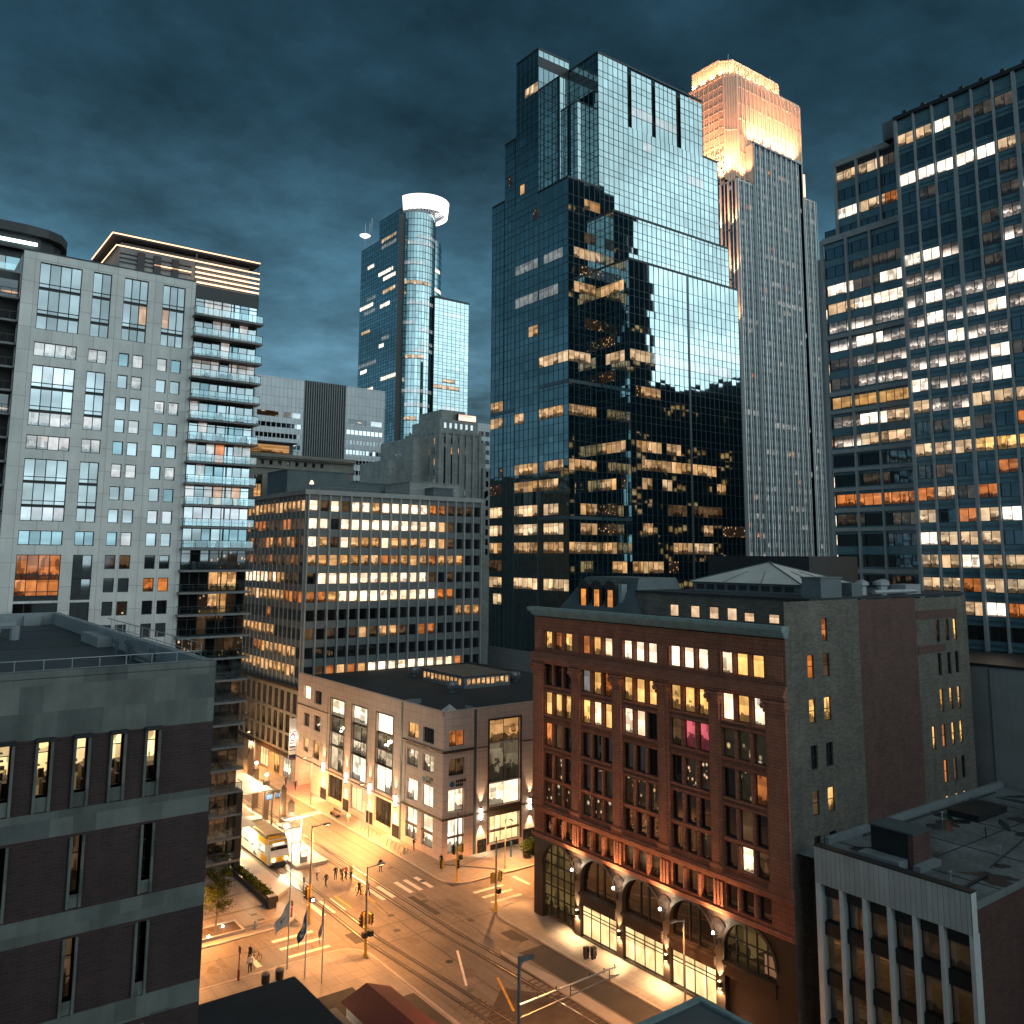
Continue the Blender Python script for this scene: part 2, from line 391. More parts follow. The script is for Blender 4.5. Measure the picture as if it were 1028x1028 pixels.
def facade_windows(root, F, cells, nm='window', cap=100, frame=None, rec=0.25, nu=1, nz=1, fw=0.06, framed_parts=True, zfr=None):
    """cells: (u0,u1,z0,z1,material[,nu,nz]); the first `cap` become window parts of their own, the rest one part"""
    rest = {}
    for i, c in enumerate(cells):
        u0,u1,z0,z1,mt = c[:5]
        cu, cz = (c[5], c[6]) if len(c) > 5 else (nu, nz)
        if i < cap:
            mb = MB()
            # one pane per light, so that every pane has its own room and its own reflection
            for a in range(cu):
                ua = u0+(u1-u0)*a/cu; ub = u0+(u1-u0)*(a+1)/cu
                F.quad(mb, ua, ub, z0, z1, -rec, 0, tilt=0.0015)
            if frame and not framed_parts:
                bars(mb, F, u0, u1, z0, z1, cu, cz, -rec+0.01, fw, 0.06, 1, zfr=zfr)
                w = mb.build(nm, [mt, frame], root)
            else:
                w = mb.build(nm, mt, root)
                if frame:
                    fb = MB(); bars(fb, F, u0, u1, z0, z1, cu, cz, -rec+0.01, fw, 0.06, 0, zfr=zfr); fb.build('frame', frame, w)
        else:
            rest.setdefault('all', []).append(c)
    if rest:
        mb = MB(); ms = []
        for c in rest['all']:
            u0,u1,z0,z1,mt = c[:5]
            cu, cz = (c[5], c[6]) if len(c) > 5 else (nu, nz)
            if mt not in ms: ms.append(mt)
            for a in range(cu):
                F.quad(mb, u0+(u1-u0)*a/cu, u0+(u1-u0)*(a+1)/cu, z0, z1, -rec, ms.index(mt), tilt=0.0015)
        if frame:
            ms.append(frame)
            for c in rest['all']:
                cu, cz = (c[5], c[6]) if len(c) > 5 else (nu, nz)
                bars(mb, F, *c[:4], cu, cz, -rec+0.01, fw, 0.06, len(ms)-1, zfr=zfr)
        stuff(mb.build('window', ms, root))
# ================================================================== red-brown terracotta block (right of the crossing)
def terracotta_block():
    X0, X1, Y0, Y1, ZT = 65.9, 99.0, 47.7, 83.3, 34.4
    t = thing('terracotta_building', 'red-brown terracotta office block with green cornice, lamplit arches and bright storefronts', 'building', (X0, Y0, 0))
    F = Face('x', X0); S = Face('y', Y0)
    bays = [(76.45,81.4),(69.8,74.8),(63.2,68.2),(56.5,61.5),(50.05,55.0)]
    rows = [(30.2,32.2),(26.0,28.4),(22.65,25.2),(19.1,21.7),(15.6,18.3),(12.95,15.15)]
    LIT = { # row, bay (left to right) -> material of the three sashes
        0: ['gog','ogW','WWW','WWW','Wgg'], 1: ['...','pgo','ggg','ggg','WgW'], 2: ['ggg','gWg','WW.','.xx','yyy'],
        3: ['od.','...','...','.bb','.yo'], 4: ['.b.','..y','bbb','...','.d.'], 5: ['byb','yby','...','..b','.Wd']}
    LIT[2][3] = 'dxx'; LIT[3][3] = '.BB'
    code = {'g':'lit_gold','o':'lit_orange','W':'lit_white','w':'lit_warm','d':'lit_dim','.':'glass_brown','b':'lit_busy','p':'lit_pale','x':'lit_magenta','B':'lit_busy3','y':'lit_busy_gold'}
    holes = []; wins = []
    for r, (za, zb) in enumerate(rows):
        for b, (ya, yb) in enumerate(bays):
            w = (yb-ya-0.76)/3
            sash = []
            for k in range(3):   # leftmost on screen = largest Y
                hi = yb - k*(w+0.38)
                sash.append((hi-w, hi)); holes.append((hi-w, hi, za, zb))
            wins.append((r, b, sash, za, zb))
    # arcade storey
    arc = []
    for b, (ya, yb) in enumerate(bays):
        w = (yb-ya-0.9)/3
        for k in range(3):
            hi = yb - k*(w+0.45)
            holes.append((hi-w, hi, 9.45, 11.5)); arc.append((b, k, hi-w, hi))
    mb = MB(); F.holed(mb, Y0, Y1, 8.95, ZT-0.6, holes, 0.42)
    mb.build('front_wall', 'terracotta', t)
    # window parts: one three-sash window per bay and storey
    for r, b, sash, za, zb in wins:
        mb = MB(); ms = []
        for k, (ya, yb) in enumerate(sash):
            mt = code[LIT[r][b][k]]
            if mt not in ms: ms.append(mt)
            F.quad(mb, ya, yb, za, zb, -0.36, ms.index(mt), tilt=0.0015)
        w = mb.build('window', ms, t)
        fb = MB()
        for ya, yb in sash: bars(fb, F, ya, yb, za, zb, 1, 1, -0.35, 0.06, 0.07)
        fb.build('frame', 'trim_dark', w)
    for b in range(5):
        mb = MB(); fb = MB()
        for bb, k, ya, yb in arc:
            if bb == b:
                F.quad(mb, ya, yb, 9.45, 11.5, -0.36, 0, tilt=0.0015); bars(fb, F, ya, yb, 9.45, 11.5, 1, 1, -0.35, 0.06, 0.07)
        w = mb.build('arcade_window', 'glass_brown' if b != 2 else 'lit_dim', t); fb.build('frame', 'trim_dark', w)
    # giant pilasters with capitals
    for ya, yb in ((81.55,83.28),(74.95,76.3),(68.35,69.65),(61.65,63.05),(55.15,56.35),(47.72,49.9)):
        mb = MB()
        F.box(mb, ya, yb, 12.7, 27.4, 0.0, 0.30); F.box(mb, ya+0.2, yb-0.2, 13.2, 27.0, 0.30, 0.38)
        F.box(mb, ya-0.12, yb+0.12, 12.45, 13.0, 0.0, 0.42)
        p = mb.build('pilaster', 'terracotta_trim', t)
        cb = MB()
        F.box(cb, ya-0.1, yb+0.1, 27.4, 27.65, 0, 0.42); F.box(cb, ya-0.2, yb+0.2, 28.25, 28.5, 0, 0.62)
        F.box(cb, ya-0.02, yb+0.02, 27.65, 28.25, 0, 0.46)
        for yy in (ya, yb):   # volutes
            cb.tube(F.p(yy, 27.98, 0.02), F.p(yy, 27.98, 0.66), 0.27, n=10)
        cb.build('capital', 'terracotta_trim', p)
    # panelled spandrels between the storeys, and the moulded bands
    for r in range(1, 6):
        za = rows[r][1]; top = rows[r-1][0] if r > 1 else 28.6
        zb = rows[r-1][0]
        if r == 1: continue
        mb = MB()
        for ya, yb in bays:
            F.box(mb, ya, yb, za+0.12, za+0.28, 0, 0.12); F.box(mb, ya, yb, zb-0.2, zb-0.02, 0, 0.16)
        mb.build('spandrel_band', 'terracotta_trim', t)
    for r in range(0, 6):
        for b, (ya, yb) in enumerate(bays):
            w = (yb-ya-0.76)/3
            for k in (1, 2):
                mb = MB(); hi = yb - k*(w+0.38)
                c = hi+0.19; z0, z1 = rows[r]
                mb.tube(F.p(c, z0+0.02, 0.0), F.p(c, z1-0.02, 0.0), 0.16, n=8)
                mb.build('colonnette', 'terracotta_trim', t)
    def band(nm, za, zb, d, mat='terracotta_trim'):
        mb = MB(); n = len(d); 
        for i, dd in enumerate(d):
            z0 = za+(zb-za)*i/n; z1 = za+(zb-za)*(i+1)/n
            F.box(mb, Y0-0.05, Y1+0.1, z0, z1, 0.0, dd)
        return mb.build(nm, mat, t)
    band('string_course', 28.55, 29.75, (0.45,0.62,0.5,0.32))
    band('string_course', 11.75, 12.42, (0.3,0.5,0.36))
    band('string_course', 8.72, 9.2, (0.2,0.35), 'terracotta_trim')
    # carved panels between the top windows and in the arcade
    mb = MB()
    for ya, yb in ((81.6,83.1),(75.1,76.2),(68.5,69.5),(61.8,62.9),(55.3,56.2),(48.0,49.8)):
        F.box(mb, ya, yb, 30.15, 32.3, 0, 0.14)
        F.box(mb, ya+0.2, yb-0.2, 30.5, 31.95, 0.14, 0.22)
    mb.build('carved_panel', 'terracotta_trim', t)
    for b, (ya, yb) in enumerate(bays):
        w = (yb-ya-0.9)/3
        for k in (1, 2):
            c = yb - k*(w+0.45) + 0.225
            mb = MB(); mb.tube(F.p(c, 9.45, 0.05), F.p(c, 11.45, 0.05), 0.2, 0.17, n=8); mb.build('arcade_column', 'terracotta_trim', t)
        for c in (ya-0.35, ya-0.75, ya-1.15) if b < 4 else ():
            mb = MB(); F.box(mb, c-0.14, c+0.14, 9.4, 11.5, 0, 0.25); mb.build('arcade_pilaster', 'terracotta_trim', t)
    # cornice
    mb = MB()
    for za, zb, d in ((33.95,34.15,0.2),(34.15,34.45,0.45),(34.45,34.65,0.7),(34.65,34.9,0.85),(34.9,35.0,0.7)):
        F.box(mb, Y0-d*0.35, Y1+d*0.6, za, zb, -0.3, d)
    mb.build('cornice', 'patina', t)
    # ground storey: dark stone with round arches
    arches = list(enumerate((78.95, 72.4, 65.85, 59.3, 52.6)))
    mb = MB(); rr = 2.82
    zs = 5.75
    def arch_wall():
        """wall between z 0 and 8.72 pierced by five arched bays"""
        segs = 14
        edges = []
        yl = Y0
        for b, c in sorted(arches, key=lambda q: q[1]):
            a, e = c-rr, c+rr
            F.quad(mb, yl, a, 0, 8.72)
            for i in range(segs):
                t0 = math.pi*i/segs; t1 = math.pi*(i+1)/segs
                y0, z0 = c-rr*math.cos(t0), zs+rr*math.sin(t0); y1, z1 = c-rr*math.cos(t1), zs+rr*math.sin(t1)
                mb.face([F.p(y1,z1), F.p(y0,z0), F.p(y0,8.72), F.p(y1,8.72)])
                mb.face([F.p(y0,z0), F.p(y1,z1), F.p(y1,z1,-0.7), F.p(y0,z0,-0.7)])
                # moulded ring
                k = 1.1
                mb.face([F.p(c-rr*k*math.cos(t1), zs+rr*k*math.sin(t1), 0.14), F.p(c-rr*k*math.cos(t0), zs+rr*k*math.sin(t0), 0.14), F.p(y0,z0,0.14), F.p(y1,z1,0.14)][::-1])
                mb.face([F.p(c-rr*k*math.cos(t1), zs+rr*k*math.sin(t1), 0.14), F.p(c-rr*k*math.cos(t0), zs+rr*k*math.sin(t0), 0.14), F.p(c-rr*k*math.cos(t0), zs+rr*k*math.sin(t0), 0), F.p(c-rr*k*math.cos(t1), zs+rr*k*math.sin(t1), 0)])
            for yy in (a, e):
                mb.face([F.p(yy,0,0), F.p(yy,0,-0.7), F.p(yy,zs,-0.7), F.p(yy,zs,0)])
            yl = e
        F.quad(mb, yl, Y1, 0, 8.72)
    arch_wall()
    mb.build('ground_storey_wall', 'basalt', t)
    for b, c in arches:
        a, e = c-rr, c+rr
        # transom beam and tympanum glass
        if b != 0:
            q = MB(); F.box(q, a, e, 3.55, 4.5, -0.65, 0.12); F.box(q, a-0.1, e+0.1, 4.5, 4.75, -0.65, 0.28); q.build('transom_beam', 'basalt', t)
        q = MB(); segs = 12
        z0 = 4.75 if b else 0.55
        pts = [F.p(a, z0, -0.5), F.p(a, zs, -0.5)] + [F.p(c-rr*math.cos(math.pi*i/segs), zs+rr*math.sin(math.pi*i/segs), -0.5) for i in range(1, segs)] + [F.p(e, zs, -0.5), F.p(e, z0, -0.5)]
        q.face(pts, 0, [((p[1]-a)/(2*rr), (p[2]-z0)/6) for p in pts])
        w = q.build('arched_window', 'lit_lattice' if b in (0, 4) else 'glass_black', t)
        fb = MB()
        n = 5
        for i in range(1, n):
            y = a+(e-a)*i/n; h = zs+math.sqrt(max(0, rr*rr-(y-c)**2))
            if b in (0, 4) or i in (2, 3): F.box(fb, y-0.06, y+0.06, z0, h, -0.48, -0.36)
        zz = z0+0.9 if b in (0, 4) else 99
        while zz < zs+1.6:
            hw = rr if zz < zs else math.sqrt(rr*rr-(zz-zs)**2)
            F.box(fb, c-hw, c+hw, zz-0.05, zz+0.05, -0.48, -0.37); zz += 1.15
        fb.build('frame', 'black_matte', w)
        if b in (1, 2, 3):
            q = MB()
            for i in range(4): F.quad(q, a+0.05+(e-a-0.1)*i/4, a+0.05+(e-a-0.1)*(i+1)/4, 0.3, 3.55, -0.45)
            w = q.build('storefront_window', 'lit_store', t)
            fb = MB(); bars(fb, F, a, e, 0.3, 3.55, 4, 1, -0.43, 0.07, 0.1, zfr=[2.75, 2.4]); fb.build('frame', 'trim_dark', w)
            q = MB(); F.box(q, a, e, 0, 0.3, -0.6, 0.05); q.build('stall_riser', 'black_granite', t)
        if b == 4:
            q = MB(); F.quad(q, a, e, 0, 3.55, -0.6); q.build('entrance_door', 'door_dark', t)
            q = MB(); F.quad(q, a+0.2, a+1.5, 5.0, 6.6, -0.42); q.build('blind', 'pale_stone', t)
    # bracket lamps between the arches and sconces on the piers below
    for c in (75.68, 69.12, 62.58, 55.98):
        q = MB()
        q.tube(F.p(c, 6.5, 0.0), F.p(c, 6.9, 0.75), 0.06); F.box(q, c-0.25, c+0.25, 6.2, 6.9, 0, 0.1)
        w = q.build('bracket_lamp', 'trim_dark', t)
        g = MB(); g.lathe(X0-0.8, c, [(0.0,6.93),(0.1,6.96),(0.13,7.05),(0.1,7.16),(0.0,7.2)], 10); g.build('lamp_globe', 'lamp_white', w, smooth=True)
        add_light('POINT', F.p(c, 7.3, 0.9), 230, (1.0,0.74,0.48), w, size=0.1); add_light('SPOT', F.p(c, 7.6, 1.3), 1500, (1.0,0.55,0.25), w, aim=F.p(c, 11.5, -0.2), angle=110, size=0.1)
        q = MB()
        for i in range(16):   # carved roundel behind the lamp
            a0 = 2*math.pi*i/16; a1 = 2*math.pi*(i+1)/16
            q.face([F.p(c+0.85*math.cos(a0),7.35+0.85*math.sin(a0),0.1), F.p(c+0.85*math.cos(a1),7.35+0.85*math.sin(a1),0.1), F.p(c+0.5*math.cos(a1),7.35+0.5*math.sin(a1),0.22), F.p(c+0.5*math.cos(a0),7.35+0.5*math.sin(a0),0.22)])
        q.build('roundel', 'basalt', t)
        q = MB(); F.box(q, c-0.12, c+0.12, 2.2, 2.75, 0.0, 0.2); w = q.build('sconce', 'trim_dark', t)
        g = MB(); F.box(g, c-0.1, c+0.1, 2.75, 2.79, 0.02, 0.18); F.box(g, c-0.1, c+0.1, 2.16, 2.2, 0.02, 0.18); g.build('bulb', 'lamp_warm', w)
        add_light('SPOT', F.p(c, 2.85, 0.2), 3600, (1.0,0.62,0.30), w, aim=F.p(c, 9, 0.0), angle=60, size=0.06)
        add_light('SPOT', F.p(c, 2.1, 0.22), 1900, (1.0,0.60,0.28), w, aim=F.p(c, -3, 0.5), angle=140, size=0.06)
    # side walls
    sw = {}
    def sidewall(nm, xa, xb, zt, mat, wins):
        holes = [w[:4] for w in wins]
        mb = MB(); S.holed(mb, xa, xb, 0, zt, holes, 0.25); mb.build(nm, mat, t)
        facade_windows(t, S, wins, rec=0.2, frame='trim_dark', nu=1, nz=2)
    W = []
    for k, (z, a, b) in enumerate(((31.2,'lit_orange','lit_dim'),(27.3,'lit_gold','lit_gold'),(23.3,'glass_dim','glass_dim'),(19.4,'lit_dim','lit_gold'),(15.6,'glass_dim','glass_dim'),(11.6,'glass_dim','glass_dim'))):
        W.append((69.1,70.1,z-1.0,z+1.1,a)); W.append((71.4,72.5,z-1.0,z+1.1,b))
    W.append((71.5,72.4,33.4,35.5,'lit_orange'))
    sidewall('side_wall', 65.9, 77.6, 37.1, 'common_brick', W)
    sidewall('side_wall', 77.6, 88.2, 37.0, 'red_brick', [])
    W = []
    for k, z in enumerate((33.4,29.9,26.2,22.6,19.0,15.4,11.8)):
        mats = [('lit_dim','lit_dim','lit_gold'),('glass_dim','glass_dim','glass_dim'),('lit_gold','lit_gold','lit_gold'),('lit_orange','lit_gold','lit_gold'),('lit_orange','lit_dim','glass_dim'),('lit_gold','lit_warm','lit_warm'),('glass_dim','glass_dim','glass_dim')][k]
        for i, x in enumerate((92.2,94.2,95.9)): W.append((x,x+0.75,z-1.15,z+1.15,mats[i]))
        if k == 3: W.append((90.2,90.9,z-1.15,z+1.15,'lit_gold'))
    sidewall('side_wall', 88.2, 99.0, 36.9, 'common_brick', W)
    q = MB(); S.box(q, 88.3, 94.0, 31.2, 32.0, 0.0, 0.06); S.box(q, 88.3, 96.8, 34.7, 35.6, 0.0, 0.06); q.build('brick_band', 'red_brick', t)
    # body behind, roof and the set-back top storey
    q = MB(); q.box(X0+0.9, X1, Y0+0.5, Y1, 0, 34.0, 0, ('x0','y0','z0','z1')); q.build('rear_wall', 'common_brick', t)
    q = MB(); q.face([(X0,Y0+0.2,34.2),(X1,Y0+0.2,34.2),(X1,Y1,34.2),(X0,Y1,34.2)]); q.build('roof', 'roof_dark', t)
    P = Face('x', 70.2)
    PW = [(y-0.62, y+0.62, 34.75, 36.0, 'lit_cream') for y in (64.7,61.8,59.3,57.0)] + [(y-0.62,y+0.62,34.75,35.65,'lit_cream') for y in (54.9,52.0)] + [(49.0,50.6,34.75,35.5,'lit_cream')]
    q = MB(); P.holed(q, Y0+0.25, 70.2, 34.2, 37.05, [w[:4] for w in PW], 0.2); q.box(70.5, X1, 70.0, 70.2, 34.2, 37.05)
    q.build('top_storey_wall', 'common_brick', t)
    facade_windows(t, P, PW, rec=0.15, frame='trim_dark')
    q = MB(); q.box(70.0, X1, Y0+0.1, 70.35, 37.06, 37.3); q.build('top_storey_roof', 'roof_dark', t)
    # pyramid roof light
    q = MB(); q.box(75.0, 83.6, 52.2, 66.0, 37.3, 38.35); q.build('roof_light_base', 'penthouse_metal', t)
    q = MB(); L = Face('x', 75.0)
    for i in range(9): L.box(q, 53.0+i*1.45, 54.05+i*1.45, 37.55, 38.1, 0.0, 0.04)
    q.build('louvre', 'trim_dark', t)
    q = MB(); ap = (79.3, 59.1, 40.5); c = [(74.6,51.8,38.35),(84.0,51.8,38.35),(84.0,66.4,38.35),(74.6,66.4,38.35)]
    for i in range(4): q.face([c[i], c[(i+1)%4], ap])
    q.face(c[::-1]); q.build('pyramid_roof', 'roof_pale', t)
    q = MB()
    for cc in c: q.tube((cc[0],cc[1],cc[2]+0.03), (ap[0],ap[1],ap[2]+0.03), 0.07, n=5)
    for i in range(4):
        a = Vector(c[i]); b = Vector(c[(i+1)%4])
        for f in (0.33, 0.67):
            p = a.lerp(b, f); e = Vector(ap).lerp(p, 0.45)
            q.tube(p+Vector((0,0,0.03)), e+Vector((0,0,0.03)), 0.035, n=4)
    q.build('ridge_seam', 'roof_lead', t)
    q = MB(); q.box(72.0, 75.4, 47.95, 50.0, 37.3, 39.1); q.box(77.5,79.2,48.2,50.5,37.3,38.6); q.box(71.9,75.5,47.85,50.1,39.1,39.22); q.build('stair_head', 'penthouse_metal', t)
    q = MB(); q.box(88,98,60,75,37.3,41.2); q.build('plant_room', 'trim_dark', t)
    q = MB()
    for (x, y, s) in ((81.5,49.5,0.8),(84.0,48.9,1.0),(86.4,50.0,0.7)):
        q.lathe(x, y, [(s*0.5,37.3),(s*0.5,38.2),(s*0.8,38.3),(s*0.8,38.6),(0,38.9)], 12)
    q.tube((82,48.6,37.6),(90,48.6,37.6),0.25,n=8); q.box(88,91,48.5,50.2,37.3,38.3); q.build('roof_duct', 'alu', t)
    # mansard house with three arched dormers
    q = MB()
    b = [(68.6,69.3,34.2),(78.5,69.3,34.2),(78.5,82.6,34.2),(68.6,82.6,34.2)]; u = [(71.3,71.0,38.6),(77.5,71.0,38.6),(77.5,80.0,38.6),(71.3,80.0,38.6)]
    for i in range(4): q.face([b[i], b[(i+1)%4], u[(i+1)%4], u[i]])
    q.face(u); q.build('mansard_roof', 'roof_lead', t)
    for y in (78.2, 75.9, 73.6):
        q = MB(); D = Face('x', 69.3)
        q.box(69.3, 72.0, y-0.9, y+0.9, 34.8, 37.3)
        for i in range(8):
            a0 = math.pi*i/8; a1 = math.pi*(i+1)/8
            q.face([(69.2,y-1.0*math.cos(a0),37.3+1.0*math.sin(a0)),(69.2,y-1.0*math.cos(a1),37.3+1.0*math.sin(a1)),(73,y-1.0*math.cos(a1),37.3+1.0*math.sin(a1)),(73,y-1.0*math.cos(a0),37.3+1.0*math.sin(a0))])
            q.face([(69.2,y,37.3),(69.2,y-1.0*math.cos(a0),37.3+1.0*math.sin(a0)),(69.2,y-1.0*math.cos(a1),37.3+1.0*math.sin(a1))])
        d = q.build('dormer', 'trim_dark', t)
        q = MB(); D.quad(q, y-0.42, y+0.42, 35.1, 37.2, 0.04); q.build('dormer_window', 'lit_dormer', d)
    q = MB(); q.box(69.6,70.4,72.0,72.6,34.2,37.9); q.build('flue', 'alu', t)
    return t

# ================================================================== dark brick block with stone bands (left foreground)
def brick_block():
    X0, X1, Y0, Y1, ZT = -32.0, 13.25, 40.0, 79.0, 35.9
    t = thing('brick_office', 'dark brick office block with grey stone bands, slit windows and a flat railed roof', 'building', (X1, Y0, 0))
    F = Face('y', Y0)
    bands = [(33.55, 35.9), (29.75, 30.85), (25.85, 26.8), (21.9, 22.8), (17.9, 18.8)]
    # stone above, brick between
    slit_x = [10.47 - 1.385*i for i in range(14)]
    slits = [(x, x+0.45, 31.35, 33.5) for x in slit_x]
    wide = []
    for r, (za, zb) in enumerate(((26.85,29.75),(22.85,25.85),(18.85,21.85))):
        for i in range(8): wide.append((10.52-2.72*i, 10.52-2.72*i+0.36, za+0.55, zb-0.1))
    edges = [(0,18.0,'brick_dark'),(18.0,18.9,'limestone_band'),(18.9,21.95,'brick_dark'),(21.95,22.85,'limestone_band'),(22.85,25.85,'brick_dark'),(25.85,26.8,'limestone_band'),(26.8,29.75,'brick_dark'),(29.75,30.75,'limestone_band'),(30.75,33.6,'brick_dark'),(33.6,36.0,'limestone_band')]
    for za, zb, mt in edges:
        mb = MB(); h = [w for w in slits+wide if w[2] >= za-0.01 and w[3] <= zb+0.05]
        F.holed(mb, X0, X1, za, zb, h, 0.5)
        mb.build('brick_wall' if mt == 'brick_dark' else 'stone_band', mt, t)
    # stone surrounds and dark heads
    for (a, b, c, d) in slits+wide:
        mb = MB(); tall = (a, b, c, d) in slits
        F.box(mb, a-0.1, a, c-0.55 if tall else c-0.5, d, -0.3, 0.12); F.box(mb, b, b+0.1, c-0.55 if tall else c-0.5, d, -0.3, 0.12)
        F.box(mb, a, b, c-0.55 if tall else c-0.5, c, -0.4, 0.03)
        mb.build('window_surround', 'limestone_band', t)
        if tall:
            mb = MB(); F.box(mb, a-0.12, b+0.12, d, d+0.16, -0.2, 0.2); mb.build('window_hood', 'trim_dark', t)
    # rooms behind the lit slits: real shallow rooms with desks, lamps and shelves
    for i, (a, b, c, d) in enumerate(slits):
        mb = MB(); F.quad(mb, a, b, c, d, -0.42, 0); w = mb.build('window', 'glass_clear', t)
        r2 = random.Random(60+i)
        mb = MB()   # the room behind: back wall given its own glow, ceiling lamps, desk, shelves, a chair
        F.quad(mb, a-1.0, b+1.0, c-0.5, d+0.3, -2.6, 0)
        o = mb.build('room', 'lit_slit', w)
        mb = MB()
        F.box(mb, a-0.35, b+0.35, d-0.12, d-0.04, -2.2, -1.9); F.box(mb, a-0.35, b+0.35, d-0.1, d-0.03, -1.2, -1.0); mb.build('ceiling_lamp', 'lamp_room', w)
        mb = MB()
        F.box(mb, a-0.9, a-0.6+r2.random()*0.5, c-0.5, c+0.5+r2.random()*0.5, -1.9, -1.0); F.box(mb, b-0.25+r2.random()*0.2, b+0.9, c-0.5, c+0.25+r2.random()*0.35, -1.6, -0.7)
        F.box(mb, a-0.9, b+0.9, c-0.55, c-0.5, -2.6, -0.45); z = c+0.9
        for k in range(3): F.box(mb, a+r2.random()*0.3-0.2, a+0.25+r2.random()*0.3, c+0.75+k*0.32, c+0.78+k*0.32+r2.random()*0.16, -2.55, -2.3)
        F.box(mb, a+0.1+r2.random()*0.2, a+0.3+r2.random()*0.2, c+0.5, c+0.85, -1.4, -1.3); mb.build('furniture', 'furniture_dark', w)
        mb = MB(); bars(mb, F, a, b, c, d, 1, 1, -0.4, 0.035, 0.05, zfr=[c+0.78*(d-c)]); mb.build('frame', 'trim_dark', w)
    for i, (a, b, c, d) in enumerate(wide):
        mt = 'lit_slit' if i in (3, 11, 18, 17) else ('lit_dim' if i in (1, 9) else 'glass_dim')
        mb = MB(); F.quad(mb, a, b, c, d, -0.42, 0); w = mb.build('window', mt, t)
        mb = MB(); bars(mb, F, a, b, c, d, 1, 3, -0.4, 0.035, 0.05); mb.build('frame', 'trim_dark', w)
    q = MB(); q.box(X0, X1-0.002, Y0+0.5, Y1, 0, ZT-0.4, 0, ('y0','z0','z1')); q.build('rear_wall', 'brick_dark', t)
    q = MB(); q.face([(X0,Y0,35.35),(X1,Y0,35.35),(X1,Y1,35.35),(X0,Y1,35.35)]); q.build('roof', 'roof_felt', t)
    # parapet kerb: near edge is low, sides and far edge stand up
    q = MB(); q.box(X0, X1, Y0, Y0+0.5, 35.98, 36.25); q.build('parapet', 'limestone_band', t)
    q = MB(); q.box(X1-0.45, X1, Y0+0.5, Y1-0.35, 35.35, 36.25); q.box(X0, X1, Y1-0.35, Y1, 35.35, 36.3); q.build('parapet', 'alu_dull', t)
    q = MB()
    for k in range(5): q.box(X1-2.6-k*6.2, X1-1.4-k*6.2, Y1-0.75, Y1-0.36, 35.35, 36.1)
    q.box(X1-1.3, X1-0.47, 58, 63, 35.35, 35.95); q.box(X1-1.0, X1-0.47, 48.2, 50.5, 35.35, 35.8); q.build('roof_curb', 'alu_dull', t)
    q = MB()
    for y in (46.5, 53, 59.5, 66, 72.5): q.box(X0, X1-0.5, y-0.06, y+0.06, 35.352, 35.372)
    for x in (-24,-14,-5,3.5): q.box(x-0.06, x+0.06, Y0+0.6, Y1-0.5, 35.352, 35.368)
    q.build('roof_seam', 'roof_dark', t)
    q = MB(); q.box(-3,2.2,64,70,35.36,37.2); q.box(-3.2,2.4,63.8,70.2,37.2,37.35); q.lathe(6.2,60,[(0.5,35.36),(0.5,36.2),(0.8,36.3),(0.8,36.7),(0,36.9)],12); q.tube((2.2,66,36.3),(8.5,66,36.3),0.3,n=8); q.tube((8.5,66,36.3),(8.5,66,35.3),0.3,n=8); q.build('roof_duct', 'alu_dull', t)
    # railing
    q = MB(); yb = Y0+0.95
    x = X1-0.4
    while x > X0+1:
        q.tube((x, yb, 35.6), (x, yb, 36.62), 0.022, n=6); x -= 1.07
    q.tube((X0, yb, 36.62), (X1-0.4, yb, 36.62), 0.025, n=6); q.tube((X0, yb, 36.2), (X1-0.4, yb, 36.2), 0.018, n=6)
    q.build('roof_railing', 'alu', t)
    q = MB(); y = yb
    while y < 60:
        q.tube((X1-0.4, y, 35.6), (X1-0.4, y, 36.95), 0.022, n=6); y += 1.5
    q.tube((X1-0.4, yb, 36.95), (X1-0.4, 60, 36.95), 0.025, n=6); q.tube((X1-0.4, yb, 36.5), (X1-0.4, 60, 36.5), 0.02, n=6)
    q.build('roof_railing', 'alu', t)
    q = MB()
    for (x, y) in ((12.0,50.0),(12.1,51.2),(11.8,52.4),(12.2,46.5)):
        q.lathe(x, y, [(0.1,35.35),(0.1,36.1),(0.2,36.12),(0.2,36.3),(0,36.36)], 8)
    q.tube((12.2,45.5,35.6),(12.2,53.5,35.6),0.07,n=6); q.build('roof_vent', 'roof_lead', t)
    return t

